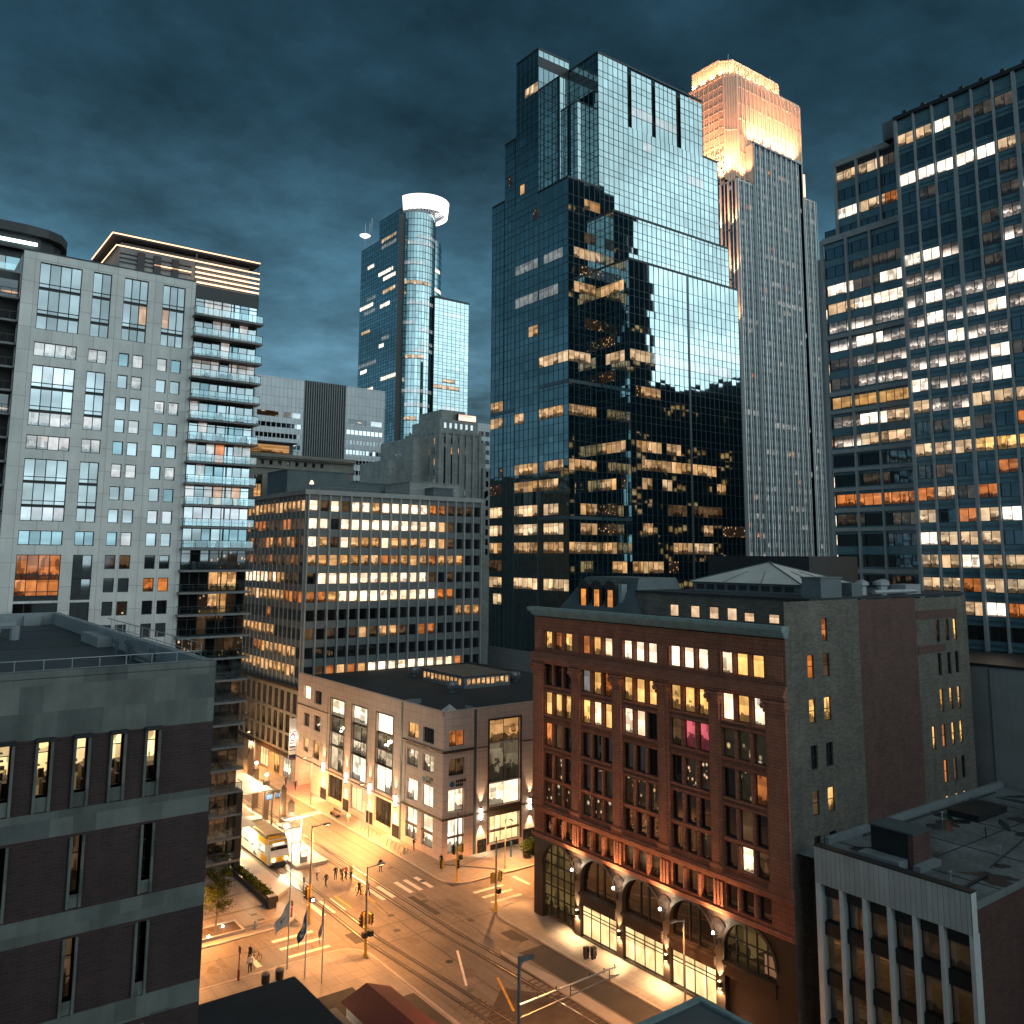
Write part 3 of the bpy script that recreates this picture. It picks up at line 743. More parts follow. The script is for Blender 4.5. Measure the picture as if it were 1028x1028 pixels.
# ================================================================== pale residential tower with balconies (left)
def residential_tower():
    X0, XM, X1, Y0, Y1, ZT = 12.75, 33.4, 42.3, 117.0, 142.0, 77.9
    t = thing('residential_tower', 'pale concrete apartment tower with stacked glass balconies and an amber lit crown', 'building', (X1, Y0, 0))
    F = Face('y', Y0)
    FL = 2.853
    zf = lambda k: 76.75-3.35*k if k <= 3 else 66.7-2.87*(k-3)          # head of the windows of floor k, counted from the top
    rr = random.Random(5)
    cols = [(14.6,19.35,4),(20.65,22.85,2)]
    pairs = [(24.25,25.5,1),(25.95,27.25,1),(28.95,30.25,1),(30.75,32.05,1)]
    holes = []; wins = []
    def add(u0,u1,z0,z1,mt,nu,nz,zfr=None):
        holes.append((u0,u1,z0,z1)); wins.append((u0,u1,z0,z1,mt,nu,nz))
    # two wide columns: 3-storey, single, 3-storey, single ... groups
    k = 0; grp = [(3,'b'),(1,'c'),(3,'b2'),(1,'c'),(3,'b3'),(1,'d'),(2,'e'),(3,'f'),(3,'f'),(3,'f')]
    for n, kind in grp:
        for ci, (u0,u1,nu) in enumerate(cols):
            z1 = zf(k); z0 = zf(k+n-1)-1.75
            if kind == 'e' or kind == 'f': z0 = zf(k+n-1)-2.6
            mt = {'b':'glass_bright','c':'lit_cool','b2':'glass_bright','b3':'glass_bright','d':'glass_fade','e':'glass_dim','f':'glass_dim'}[kind]
            holes.append((u0,u1,z0,z1))
            for j in range(n):
                zt = zf(k+j); zb = zf(k+j)-1.75 if j == n-1 else zf(k+j+1)+0.18
                m2 = mt
                if kind == 'b2' and j == 0: m2 = 'lit_pink' if ci == 0 else 'glass_bright'
                if kind == 'b2' and j == 2: m2 = 'lit_cool'
                if kind == 'b3' and j == 2: m2 = 'lit_pink' if ci == 0 else 'glass_bright'
                if kind == 'e' and ci == 0: m2 = 'lit_orange' 
                if kind in 'ef': zb -= 0.3
                wins.append((u0,u1,max(zb,z0),zt,m2,nu,1))
        k += n
    # the two right columns: 3-storey glass at the top, paired small windows below
    for (u0,u1,nu) in ((24.35,27.35,3),(29.2,32.1,3)):
        z1 = zf(0); z0 = zf(2)-1.65; holes.append((u0,u1,z0,z1))
        for j in range(3):
            zb = zf(j)-1.65 if j == 2 else zf(j+1)+0.18
            wins.append((u0,u1,zb,zf(j),'glass_bright',nu,1))
    for kk in range(3, 27):
        for (u0,u1,nu) in pairs:
            z1 = zf(kk); z0 = z1-1.75
            if z0 < 1: continue
            holes.append((u0,u1,z0,z1))
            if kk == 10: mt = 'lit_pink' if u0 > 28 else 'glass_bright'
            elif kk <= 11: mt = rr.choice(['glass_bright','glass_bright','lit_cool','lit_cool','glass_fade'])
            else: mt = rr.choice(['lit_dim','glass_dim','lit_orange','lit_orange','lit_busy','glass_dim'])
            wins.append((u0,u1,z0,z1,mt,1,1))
    wins += [(26.4,27.3,zf(2)+0.7,zf(1)-0.1,'lit_warm2',1,1),(29.3,30.2,zf(2)+0.7,zf(1)-0.1,'lit_warm2',1,1)]
    mb = MB(); F.holed(mb, X0, XM, 0, ZT, holes, 0.28); mb.build('front_wall', 'concrete_light', t)
    order = [w for w in wins if w[2] > 31.5]; low = [w for w in wins if w[2] <= 31.5]
    for w in order:
        mb = MB(); u0,u1,z0,z1,mt,nu,nz = w
        dd = -0.24 if mt != 'lit_warm2' else -0.215
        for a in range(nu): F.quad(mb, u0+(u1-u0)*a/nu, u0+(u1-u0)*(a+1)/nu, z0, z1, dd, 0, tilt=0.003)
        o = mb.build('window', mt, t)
        if mt != 'lit_warm2':
            fb = MB(); tall = (z1-z0) > 1.9 and (u1-u0) > 2
            bars(fb, F, u0, u1, z0, z1, nu, 1, -0.225, 0.09, 0.08, zfr=[z0+0.52] if tall else [z1-0.001] if False else [])
            fb.build('frame', 'trim_dark', o)
    hb = MB()
    for (u0,u1,z0,z1) in holes: F.quad(hb, u0, u1, z0, z1, -0.27, 0)
    hb.build('window_spandrel', 'trim_dark', t)
    q = MB(); q.box(X0, XM, Y0+0.6, Y1, 0, ZT-0.3, 0, ('y0','z0')); q.build('rear_wall', 'concrete_light', t)
    q = MB(); F.box(q, X0-0.05, XM+0.05, ZT, ZT+0.16, -0.5, 0.06); q.build('coping', 'trim_dark', t)
    # dark recessed bay with balconies on the left flank
    q = MB(); q.box(2.0, X0-0.003, Y0+2.0, Y1, 0, 75.4, 0, ('z0',)); q.build('side_bay_wall', 'trim_dark', t)
    H = Face('y', Y0+1.9)
    for k in range(26):
        z = 74.6-2.86*k
        if z < 30: break
        q = MB(); H.quad(q, 2.2, X0-0.1, z-2.3, z-0.2, 0, 0); q.build('window_wall', 'black_matte' if k % 5 else 'lit_busy', t)
        sb = MB(); sb.box(2.0, X0-0.004, Y0+0.5, Y0+1.9, z-2.86, z-2.6); s2 = sb.build('balcony', 'balcony_slab', t)
        rb = MB(); rb.box(2.0, X0-0.004, Y0+0.52, Y0+0.58, z-1.65, z-1.58)
        for i in range(9): rb.box(2.2+i*1.2, 2.25+i*1.2, Y0+0.53, Y0+0.57, z-2.6, z-1.65)
        rb.build('railing', 'trim_dark', s2)
    # balcony bay: recessed glass wall, slabs, balustrades
    G = Face('y', Y0+0.25)
    zsl = [75.95-FL*k for k in range(27)]
    zsl = [z for z in zsl if z > 3.5]
    for k, z in enumerate(zsl):
        zt = z - 0.12; zb = z - FL + 0.16
        up = z - FL > 36.5
        mb = MB(); ms = []; n = 7
        for i in range(n):
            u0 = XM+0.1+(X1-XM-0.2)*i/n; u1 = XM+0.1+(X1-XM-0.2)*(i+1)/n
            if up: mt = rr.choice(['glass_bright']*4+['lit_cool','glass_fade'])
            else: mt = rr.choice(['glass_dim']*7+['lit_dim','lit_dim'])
            if k in (0, 1) and i in (2, 3): mt = 'lit_cool'
            if k in (3, 7, 9) : mt = rr.choice(['lit_cool','glass_bright','lit_cool'])
            if k == 7 and i == 3: mt = 'lit_orange'
            if k == 10: mt = 'lit_pink'
            if k == 9 and i in (3, 5): mt = 'lit_warm2'
            if k == 12: mt = 'glass_dim' if i < 3 else 'lit_busy'
            if k == 13: mt = 'lit_warm' if i in (3,4,5) else 'glass_dim'
            if k == 14: mt = 'lit_warm' if i in (3,4) else ('lit_busy' if i in (2,5) else 'glass_dim')
            if k == 16: mt = rr.choice(['lit_dim','lit_busy','glass_dim'])
            if k == 17: mt = 'lit_busy' if i in (3,) else 'glass_dim'
            if mt not in ms: ms.append(mt)
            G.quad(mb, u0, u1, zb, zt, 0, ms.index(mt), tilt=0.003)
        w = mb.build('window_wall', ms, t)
        fb = MB(); bars(fb, G, XM+0.1, X1-0.1, zb, zt, 7, 1, 0.02, 0.08, 0.08, zfr=[zb+0.55] if k % 3 else [zt-0.5]); 
        G.box(fb, XM+3.7, XM+3.85, zb, zt, 0.03, 0.13); G.box(fb, XM+5.4, XM+5.55, zb, zt, 0.03, 0.13); fb.build('frame', 'trim_dark', w)
        zs0 = z - FL - 0.14
        sb = MB(); sb.box(XM-0.25, X1+0.25, Y0-1.55, Y0+0.3, zs0, zs0+0.26); s = sb.build('balcony', 'balcony_slab', t)
        gb = MB(); y = Y0-1.48
        for i in range(6):
            a = XM-0.15+(X1-XM+0.3)*i/6; b = XM-0.15+(X1-XM+0.3)*(i+1)/6
            gb.box(a+0.03, b-0.03, y-0.008, y+0.008, zs0+0.34, zs0+1.22)
        gb.build('balustrade', 'glass_rail', s)
        rb = MB(); rb.box(XM-0.2, X1+0.2, y-0.03, y+0.03, zs0+1.24, zs0+1.3)
        for i in range(7):
            a = XM-0.15+(X1-XM+0.3)*i/6; rb.box(a-0.025, a+0.025, y-0.025, y+0.025, zs0+0.26, zs0+1.24)
        for x in (XM-0.2, X1+0.2): rb.box(x-0.03, x+0.03, y+0.03, Y0+0.2, zs0+1.24, zs0+1.3)
        if rr.random() < 0.6:   # chairs and planters left out
            for j in range(rr.randint(2, 5)):
                x = XM+0.8+rr.random()*(X1-XM-1.6); h = 0.4+rr.random()*0.4
                rb.box(x-0.22, x+0.22, Y0-0.9, Y0-0.45, zs0+0.26, zs0+0.26+h)
                rb.box(x-0.22, x+0.22, Y0-0.5, Y0-0.45, zs0+0.26+h, zs0+0.6+h)
        rb.build('railing', 'trim_dark', s)
    q = MB(); q.box(XM, X1, Y0+0.6, Y1, 0, 76.4, 0, ('z0',)); q.build('balcony_bay_wall', 'mullion_grey', t)
    q = MB(); G.box(q, XM, X1, 75.85, 77.6, -0.3, 0.1); q.build('bay_fascia', 'trim_dark', t)
    # pillar at the street corner
    q = MB(); q.box(X1-0.45, X1+0.35, Y0-1.5, Y0-0.6, 0, 10.3); q.build('corner_pillar', 'trim_dark', t)
    # crown: stacked LED lit louvres over a recessed plant room
    CY0 = 119.0; CX0, CX1, CYB = 22.9, 42.9, 132.0
    q = MB(); q.box(CX0+1.4, CX1-1.0, CY0+1.6, CYB, 77.2, 82.6); q.build('crown_core', 'alu_dull', t)
    q = MB(); q.box(CX0, CX1, CY0-0.1, CYB, 82.75, 83.25); q.build('crown_roof', 'trim_dark', t)
    def led(z, xa, xb, y, w=0.1, side=False):
        b = MB(); b.box(xa, xb, y-0.06, y, z, z+w); 
        if side: b.box(xa-0.06, xa, y, CYB, z, z+w)
        return b.build('led_strip', 'led_amber', t)
    led(83.02, CX0, CX1, CY0-0.1, 0.13, True)
    led(81.5, CX0+0.6, CX1, CY0+0.05, 0.13, True)
    led(78.75, CX0+1.3, 34.2, CY0+0.8, 0.1)
    q = MB()
    for z in (81.35, 80.6, 79.9, 79.2, 78.5, 77.8):
        q.box(33.8, CX1, CY0+0.05, CY0+0.35, z-0.1, z)
    for x in (33.8, 42.7): q.box(x, x+0.15, CY0+0.05, CY0+0.35, 77.2, 82.7)
    q.build('louvre', 'penthouse_metal', t)
    for z in (80.6, 79.9, 79.2, 78.5, 77.8): led(z+0.0, 33.8, CX1, CY0+0.04, 0.2)
    q = MB()
    for z in (81.0, 80.4, 79.8): q.box(CX0+1.3, 33.6, CY0+1.4, CY0+1.5, z, z+0.12)
    for x in (26.5, 28.6, 31.0): q.box(x, x+0.9, CY0+1.3, CY0+1.55, 79.0, 81.6)
    q.build('louvre', 'trim_dark', t)
    led(80.2, 28.6, 33.6, CY0+1.36, 0.12)
    return t

# ================================================================== ribbed concrete office block (centre)
def ribbed_block():
    X0, X1, Y0, Y1, ZT = 66.3, 106.6, 153.2, 184.2, 53.3
    t = thing('ribbed_office', 'mid-rise office block with concrete ribs and lit window strips behind the low corner store', 'building', (X0, Y0, 0))
    A = Face('x', X0); B = Face('y', Y0)
    nA, nB = 14, 18
    fl = [50.35 - 3.43*i for i in range(10)]
    LB = ["WdWdWWwWWWWWooddd.", "WW.WWWWWWWWWWwd...", "WwdWwwwWwwwwWwd...", "wwwwwwwowwwwowww..", ".WWWWWWWWWWWd.d...", "oowWWWWWWWWWWoo...", "...............www", "d.d.dwdwwd.oo.....", "..................", ".dowowWWWWWWWWWo.."]
    LA = ["wwwwwwwwwwwwww", "odoooddddooddd", "dodddowdodwodd", "doddddoddddodd", "WWWWWWwWwwddd.", "wwwWwwwwwwoooo", "......o.......", "wwwwwwww......", "..............", "..wwwwwwwwwww."]
    LA[8] = "...oowwwwwwww."; LA[9] = "wwwwwwwwwwwww."
    code = {'W':'lit_white','w':'lit_warm','o':'lit_orange','d':'lit_dim','.':'glass_dim'}
    pw = (Y1-Y0)/nA; pb = (X1-X0)/nB
    cellsA = []; cellsB = []
    for r, z in enumerate(fl):
        for i in range(nA):   # leftmost on screen is the far end
            u1 = Y1-0.3-(Y1-Y0-0.6)*i/nA; u0 = u1-(Y1-Y0-0.6)/nA
            cellsA.append((u0+0.14, u1-0.14, z-1.05, z+1.05, code[LA[r][i]]))
        for i in range(nB):
            u0 = X0+0.3+(X1-X0-0.6)*i/nB; u1 = u0+(X1-X0-0.6)/nB
            cellsB.append((u0+0.2, u1-0.2, z-1.02, z+1.02, code[LB[r][i]]))
    for F, cells, ua, ub in ((A, cellsA, Y0, Y1), (B, cellsB, X0, X1)):
        mb = MB(); F.holed(mb, ua, ub, 0 if F is B else 16.6, ZT-0.9, [c[:4] for c in cells], 0.35 if F is B else 0.1); mb.build('ribbed_wall', 'spandrel_grey', t)
    wins = sorted(cellsB+[], key=lambda c: c[4] == 'glass_dim')
    facade_windows(t, B, wins, rec=0.3, cap=68, frame='trim_dark', framed_parts=False, nu=1, fw=0.05)
    wins = sorted(cellsA, key=lambda c: c[4] == 'glass_dim')
    facade_windows(t, A, wins, rec=0.06, cap=30, frame='trim_dark', framed_parts=False, nu=1, fw=0.05)
    for F, n, ua, ub in ((A, nA, Y0, Y1), (B, nB, X0, X1)):
        for i in range(n+1):
            u = ua+0.3+(ub-ua-0.6)*i/n
            mb = MB(); F.box(mb, u-0.15, u+0.15, 16.6 if F is A else 12, ZT-0.9, 0, 0.42 if F is B else 0.16); mb.build('rib', 'rib_concrete', t)
    mb = MB(); mb.box(X0-0.45, X1, Y0-0.45, Y1, ZT-0.9, ZT, 0, ('z0',)); mb.build('roof_slab', 'rib_concrete', t)
    q = MB(); q.box(X0+0.5, X1, Y0+0.5, Y1, 0, ZT-0.9, 0, ('x0','y0','z0')); q.build('rear_wall', 'rib_concrete', t)
    # podium on the street side
    fr = MB(); gl = []; u0 = Y0+0.1; n = 10
    P = Face('x', X0-0.25)
    holes = []
    for i in range(n):
        a = Y0+0.5+(Y1-Y0-1)*i/n; b = a+(Y1-Y0-1)/n-0.9
        holes += [(a,b,12.0,15.6),(a,b,8.2,11.5)]
        holes.append((a,b,5.0,7.8))
    mb = MB(); P.holed(mb, Y0+0.05, Y1, 0, 16.4, holes, 0.3); mb.build('podium_wall', 'limestone_warm', t)
    facade_windows(t, P, [(h[0],h[1],h[2],h[3],'lit_dim' if i % 3 else 'glass_brown') for i, h in enumerate(holes)], rec=0.25, frame='bronze', nu=2, framed_parts=False)
    mb = MB(); P.box(mb, Y0+0.05, Y1, 16.4, 17.0, 0, 0.35); P.box(mb, Y0+0.05, Y1, 4.3, 4.7, 0, 0.8); mb.build('podium_band', 'bronze', t)
    for a, b, mt in ((155.0,158.5,'lit_shop'),(160.5,163.0,'lit_gold'),(166,170,'lit_store'),(173,177,'lit_store')):
        mb = MB(); P.quad(mb, a, b, 0.5, 3.9, 0.03); w = mb.build('shop_window', mt, t)
        fb = MB(); bars(fb, P, a, b, 0.5, 3.9, 3, 1, 0.04, 0.08, 0.06); fb.build('frame', 'bronze', w)
    # roof plant
    for (a,b,c,d,h,mt) in ((69.5,83.5,171.0,182.0,58.6,'penthouse_metal'),(83.6,97.0,173.0,181.0,56.9,'penthouse_metal'),(92.5,105.0,160.0,171.0,56.6,'deco_stone'),(96.0,101.0,156.2,159.4,55.2,'penthouse_metal')):
        q = MB(); q.box(a,b,c,d,ZT,h); q.box(a-0.15,b+0.15,c-0.15,d+0.15,h,h+0.2); q.build('plant_room', mt, t)
    q = MB(); q.tube((67.5,154.0,ZT),(67.5,154.0,ZT+1.1),0.06); w = q.build('lamp_post', 'trim_dark', t)
    q = MB(); q.lathe(67.5,154.0,[(0.0,ZT+1.1),(0.45,ZT+1.15),(0.25,ZT+1.7),(0,ZT+1.9)],8); q.build('beacon', 'lamp_beacon', w)
    q = MB()
    for i in range(12): q.tube((70+i*2.6, 156, ZT),(70+i*2.6,156,ZT+0.9),0.03,n=5)
    q.tube((70,156,ZT+0.9),(98.6,156,ZT+0.9),0.03,n=5); q.build('roof_railing', 'alu', t)
    return t

# ================================================================== corner store: low sandstone block with lit shop windows
def corner_store():
    X0, X1, Y0, Y1, ZT = 66.0, 104.0, 103.5, 153.1, 19.55
    t = thing('corner_store', 'low pink sandstone corner store with tall lit display windows and a black flat roof', 'shop', (X0, Y0, 0))
    A = Face('x', X0); B = Face('y', Y0)
    cA = []; cB = []
    # three tall display windows: lit panel above, dark gallery, lit panel below
    for k, (a, b) in enumerate(((134.0,139.2),(125.9,131.2),(117.6,122.9))):
        cA += [(a,b,14.1,16.9,'lit_shop',1,1),(a,b,11.6,14.0,'lit_gallery',2,1),(a,b,9.4,11.5,'lit_busy2',2,1),(a,b,5.5,9.3,'lit_shop' if k else 'lit_busy2',2,1)]
        cA += [(a,b,0.9,4.6,'lit_store' if k == 1 else 'lit_dim',3,1)]
    cA += [(147.6,150.6,15.4,17.7,'lit_shop',1,1),(143.0,146.0,15.2,17.4,'glass_brown',2,1),(147.8,150.3,10.8,13.0,'glass_brown',1,1),(143.2,146.0,10.6,13.2,'lit_dim',2,1),(147.8,150.2,6.4,8.7,'lit_warm',1,1),(143.2,146.0,6.0,9.0,'lit_warm',2,1)]
    rows = [(14.9,17.0,'lit_warm','glass_brown','lit_orange'),(11.0,13.3,'lit_busy2','lit_busy2','lit_dim'),(6.3,9.2,'lit_shop','lit_shop','lit_shop'),(1.0,5.4,'lit_shop','lit_shop','lit_shop')]
    for za, zb, m1, m2, m3 in rows:
        cA += [(110.2,113.4,za,zb,m1,2,1),(106.0,109.0,za,zb,m2,2 if za > 5 else 1,1)]
        cB += [(66.9,69.5,za,zb,m3,2,1)]
    cB += [(73.7,79.2,14.6,17.7,'lit_orange2',2,1),(73.7,79.2,9.2,14.5,'lit_gallery',2,1),(73.7,79.2,5.95,9.05,'lit_shop',2,1),(73.9,79.1,1.0,4.6,'lit_store',5,1)]
    for k in range(3):
        x = 83.2+7.4*k
        cB += [(x,x+4.6,9.2,17.7,'lit_gallery',2,2),(x,x+4.6,5.95,9.05,'lit_shop',2,1),(x,x+4.6,1.0,4.6,'lit_store',5,1)]
    portal = (146.4, 151.6, 0.0, 4.2)
    mb = MB(); A.holed(mb, Y0, Y1, 0, ZT, [c[:4] for c in cA]+[portal], 0.45); mb.build('street_wall', 'sandstone', t)
    mb = MB(); B.holed(mb, X0, X1, 0, ZT, [c[:4] for c in cB], 0.45); mb.build('street_wall', 'sandstone', t)
    facade_windows(t, A, cA, rec=0.4, frame='trim_dark', fw=0.07)
    facade_windows(t, B, cB, rec=0.4, frame='trim_dark', fw=0.07)
    # dark frames around the tall windows, string courses, reveal lines
    q = MB()
    for a, b in ((134.0,139.2),(125.9,131.2),(117.6,122.9)):
        for u in (a-0.18, b): A.box(q, u, u+0.18, 5.3, 17.1, 0, 0.08)
        A.box(q, a, b, 16.92, 17.1, 0, 0.08); A.box(q, a, b, 9.3, 9.4, -0.38, 0.06); A.box(q, a, b, 14.0, 14.1, -0.38, 0.06)
    for u in (73.45, 79.2): B.box(q, u, u+0.25, 1.0, 17.95, 0, 0.1)
    B.box(q, 73.7, 79.2, 17.72, 17.95, 0, 0.1); B.box(q, 73.7, 79.2, 4.62, 5.9, -0.4, 0.02)
    B.box(q, 73.9, 79.1, 2.5, 2.75, -0.36, 0.02)
    for za in (2.9,): 
        A.box(q, 106.0, 109.0, za, za+0.22, -0.36, 0.02); A.box(q, 110.2, 113.4, za, za+0.22, -0.36, 0.02); B.box(q, 66.9, 69.5, za, za+0.22, -0.36, 0.02)
    q.build('window_surround', 'bronze', t)
    q = MB()
    for za, zb, d in ((5.35,5.6,0.18),(14.15,14.45,0.22)):
        A.box(q, Y0-0.2, 114.6, za, zb, 0, d); B.box(q, X0-d, 71.0, za, zb, 0, d)
    A.box(q, 140.0, Y1, 14.15, 14.35, 0, 0.12); A.box(q, 115.4, Y1, 5.0, 5.15, 0, 0.1); B.box(q, 71.6, X1, 5.35, 5.5, 0, 0.12); B.box(q, 71.6,73.4,14.2,14.3,0,0.1); B.box(q,79.5,X1,14.2,14.3,0,0.1)
    q.build('string_course', 'bronze', t)
    q = MB(); A.box(q, 114.7, 115.15, 0, ZT, 0.0, 0.06); B.box(q, 71.05, 71.5, 0, ZT, 0.0, 0.06); A.box(q, 140.3,140.45,5.2,ZT-2.5,0,0.03); q.build('pilaster_joint', 'mullion_grey', t)
    q = MB()
    for a, b in ((105.6,109.4),(109.9,113.8)):
        A.box(q, a, b, 13.75, 13.9, 0, 0.1)
    B.box(q, 66.5, 69.9, 13.75, 13.9, 0, 0.1); B.box(q, 69.75, 69.9, 5.6, 13.75, 0, 0.1); A.box(q, 113.7,113.85,5.6,13.75,0,0.1); q.build('panel_moulding', 'sandstone', t)
    # black granite base panels
    for a, b in ((139.9,142.2),(131.6,133.6),(123.3,125.4),(115.2,117.2)):
        q = MB(); A.box(q, a, b, 0, 1.9, 0, 0.06); q.build('base_panel', 'black_granite', t)
    for a, b in ((71.8,73.3),(79.8,82.6),(74.0,79.0)):
        q = MB(); B.box(q, a, b, 0, 1.9 if a != 74.0 else 0.85, 0, 0.06); q.build('base_panel', 'black_granite', t)
    # wall lamps
    for F, us in ((A, (141.2,132.6,124.4,116.3)), (B, (71.95+0.35,81.0,88.6,96.0))):
        for u in us:
            q = MB(); F.box(q, u-0.14, u+0.14, 4.35, 4.55, 0, 0.28); F.box(q, u-0.07, u+0.07, 4.55, 6.0, 0.0, 0.1); F.box(q, u-0.14, u+0.14, 6.03, 6.15, 0, 0.28)
            w = q.build('sconce', 'trim_dark', t)
            g = MB(); F.box(g, u-0.13, u+0.13, 4.58, 6.0, 0.12, 0.24); g.build('bulb', 'lamp_white', w)
            add_light('SPOT', F.p(u, 6.3, 0.36), 900, (1.0,0.72,0.42), w, aim=F.p(u, 12, -0.1), angle=48, size=0.08)
            add_light('SPOT', F.p(u, 4.2, 0.34), 1800, (1.0,0.72,0.42), w, aim=F.p(u, -4, 0.2), angle=60, size=0.08)
    # drive-in portal, glowing pink
    q = MB(); 
    A.quad(q, 146.4, 151.6, 0, 4.2, -5.0); q.box(X0+0.46, X0+5, 151.6, 151.65, 0, 4.2); q.box(X0+0.46,X0+5,146.35,146.4,0,4.2); q.box(X0+0.46,X0+5,146.35,151.65,4.2,4.25)
    w = q.build('drive_portal', 'sandstone', t)
    g = MB(); g.box(X0+1.0, X0+4.0, 148.8, 149.2, 4.08, 4.16); g.build('ceiling_lamp', 'lamp_pink', w)
    q = MB(); q.box(X0+4.93, X0+4.97, 147.6, 149.9, 2.6, 2.85); q.box(X0+4.93,X0+4.97,147.9,149.6,2.1,2.35); q.build('wall_lettering', 'roof_maroon', w)
    add_light('POINT', (X0+1.4, 149.0, 3.0), 1500, (1.0,0.16,0.07), w, size=0.4)
    # upright banner with a red round mark and dark lettering bars, standing out from the wall
    q = MB(); q.box(64.6, 65.9, 153.0, 153.14, 4.6, 11.6); w = q.build('banner', 'banner_white', t)
    Q = Face('y', 153.0)
    q = MB()
    for i in range(16):
        a0 = 2*math.pi*i/16; a1 = 2*math.pi*(i+1)/16
        q.face([Q.p(65.25+0.28*math.cos(a0),8.3+0.42*math.sin(a0),0.012),Q.p(65.25+0.28*math.cos(a1),8.3+0.42*math.sin(a1),0.012),Q.p(65.25+0.5*math.cos(a1),8.3+0.75*math.sin(a1),0.012),Q.p(65.25+0.5*math.cos(a0),8.3+0.75*math.sin(a0),0.012)])
    q.build('banner_mark', 'sign_red', w)
    q = MB()
    for za, zb in ((9.15,9.3),(7.2,7.4),(6.5,6.75),(6.0,6.12)): Q.box(q, 64.68, 65.82, za, zb, 0, 0.012)
    Q.box(q, 64.6, 65.9, 4.62, 5.3, 0, 0.012); q.build('banner_lettering', 'flag_navy', w)
    q = MB(); q.tube((65.9,153.07,11.4),(66.0,153.07,11.4),0.05,n=6); q.tube((65.9,153.07,4.9),(66.0,153.07,4.9),0.05,n=6); q.build('bracket', 'trim_dark', w)
    add_light('SPOT', (65.2,151.6,8.2), 260, (1.0,0.9,0.8), w, aim=(65.2,153,8.2), angle=120, size=0.2)
    # signs: blue round mark and two lines of dark lettering
    for F, u0 in ((A, 106.3), (B, 67.0)):
        q = MB(); n = 14
        c = (u0+0.45) if F is B else (u0+2.2)
        for i in range(n):
            a0 = 2*math.pi*i/n; a1 = 2*math.pi*(i+1)/n
            q.face([F.p(c,9.95,0.06), F.p(c+0.4*math.cos(a0),9.95+0.4*math.sin(a0),0.06), F.p(c+0.4*math.cos(a1),9.95+0.4*math.sin(a1),0.06)])
        w = q.build('sign_mark', 'sign_blue', t)
        q = MB()
        ws = (0.28,0.2,0.26,0.3,0.2,0.22)
        for ln, (z, n) in enumerate(((10.05, 6), (9.55, 4))):
            u = 0.0
            for k in range(n):
                wd = ws[(k+ln*2) % 6]
                a = (c+0.62+u) if F is B else (c-0.62-u-wd)
                F.box(q, a, a+wd, z, z+0.34, 0.0, 0.06); F.box(q, a+0.02, a+wd*0.4, z+0.34, z+0.42, 0.0, 0.05); u += wd+0.07
        q.build('sign_lettering', 'trim_dark', t)
    # roof
    q = MB(); q.face([(X0+0.35,Y0+0.35,19.05),(X1,Y0+0.35,19.05),(X1,Y1,19.05),(X0+0.35,Y1,19.05)]); q.build('roof', 'roof_dark', t)
    q = MB(); q.box(X0, X0+0.35, Y0+0.35, Y1, 19.0, ZT+0.002, 0, ('x0','z0')); q.box(X0, X1, Y0, Y0+0.35, 19.0, ZT+0.002, 0, ('y0','z0'))
    q.box(X0-0.06, X0+0.4, Y0-0.06, Y1, ZT+0.003, ZT+0.14); q.box(X0+0.4, X1, Y0-0.06, Y0+0.4, ZT+0.003, ZT+0.14); q.build('parapet', 'sandstone', t)
    q = MB(); q.box(X0+0.6, X1, Y0+1, Y1-0.1, 0, 19.0, 0, ('z0','x0','y0','z1')); q.build('rear_wall', 'sandstone', t)
    for (xa, ya) in ((66.5,114.8),(71.2,104.0)):
        q = MB(); q.box(xa, xa+(2.6 if ya > 110 else 0.2), ya, ya+(0.2 if ya > 110 else 2.0), 19.05, 19.75); q.build('roof_curb', 'alu', t)
    q = MB(); q.face([(67.0,104.2,19.1),(69.3,104.2,19.1),(68.1,105.4,20.3)]); q.face([(69.3,104.2,19.1),(69.3,106.6,19.1),(68.1,105.4,20.3)]); q.face([(69.3,106.6,19.1),(67.0,106.6,19.1),(68.1,105.4,20.3)]); q.face([(67.0,106.6,19.1),(67.0,104.2,19.1),(68.1,105.4,20.3)])
    q.build('roof_cap', 'roof_pale', t)
    # clerestory box
    a, b, c, d = 82.0, 91.5, 122.5, 136.0
    q = MB(); q.box(a, b, c, d, 19.05, 21.0); q.build('clerestory', 'alu_dull', t)
    q = MB(); q.box(a-0.2, b+0.2, c-0.2, d+0.2, 21.0, 21.15); q.build('clerestory_roof', 'roof_tan', t)
    q = MB()
    for i in range(9): q.box(a+0.6+i*0.98, a+1.2+i*0.98, c-0.04, c, 19.6, 20.6)
    for i in range(10): q.box(a-0.04, a, c+1.0+i*1.25, c+1.7+i*1.25, 19.6, 20.6)
    q.build('clerestory_window', 'lit_warm', t)
    for (x, y) in ((82.9,140.5),(78.6,121.0),(94.0,124.6)):
        q = MB(); q.lathe(x, y, [(0.7,19.05),(0.7,19.7),(1.1,19.8),(1.1,20.3),(0.9,20.75),(0,20.8)], 14); q.build('roof_vent', 'roof_vent_metal', t, smooth=False)
    return t

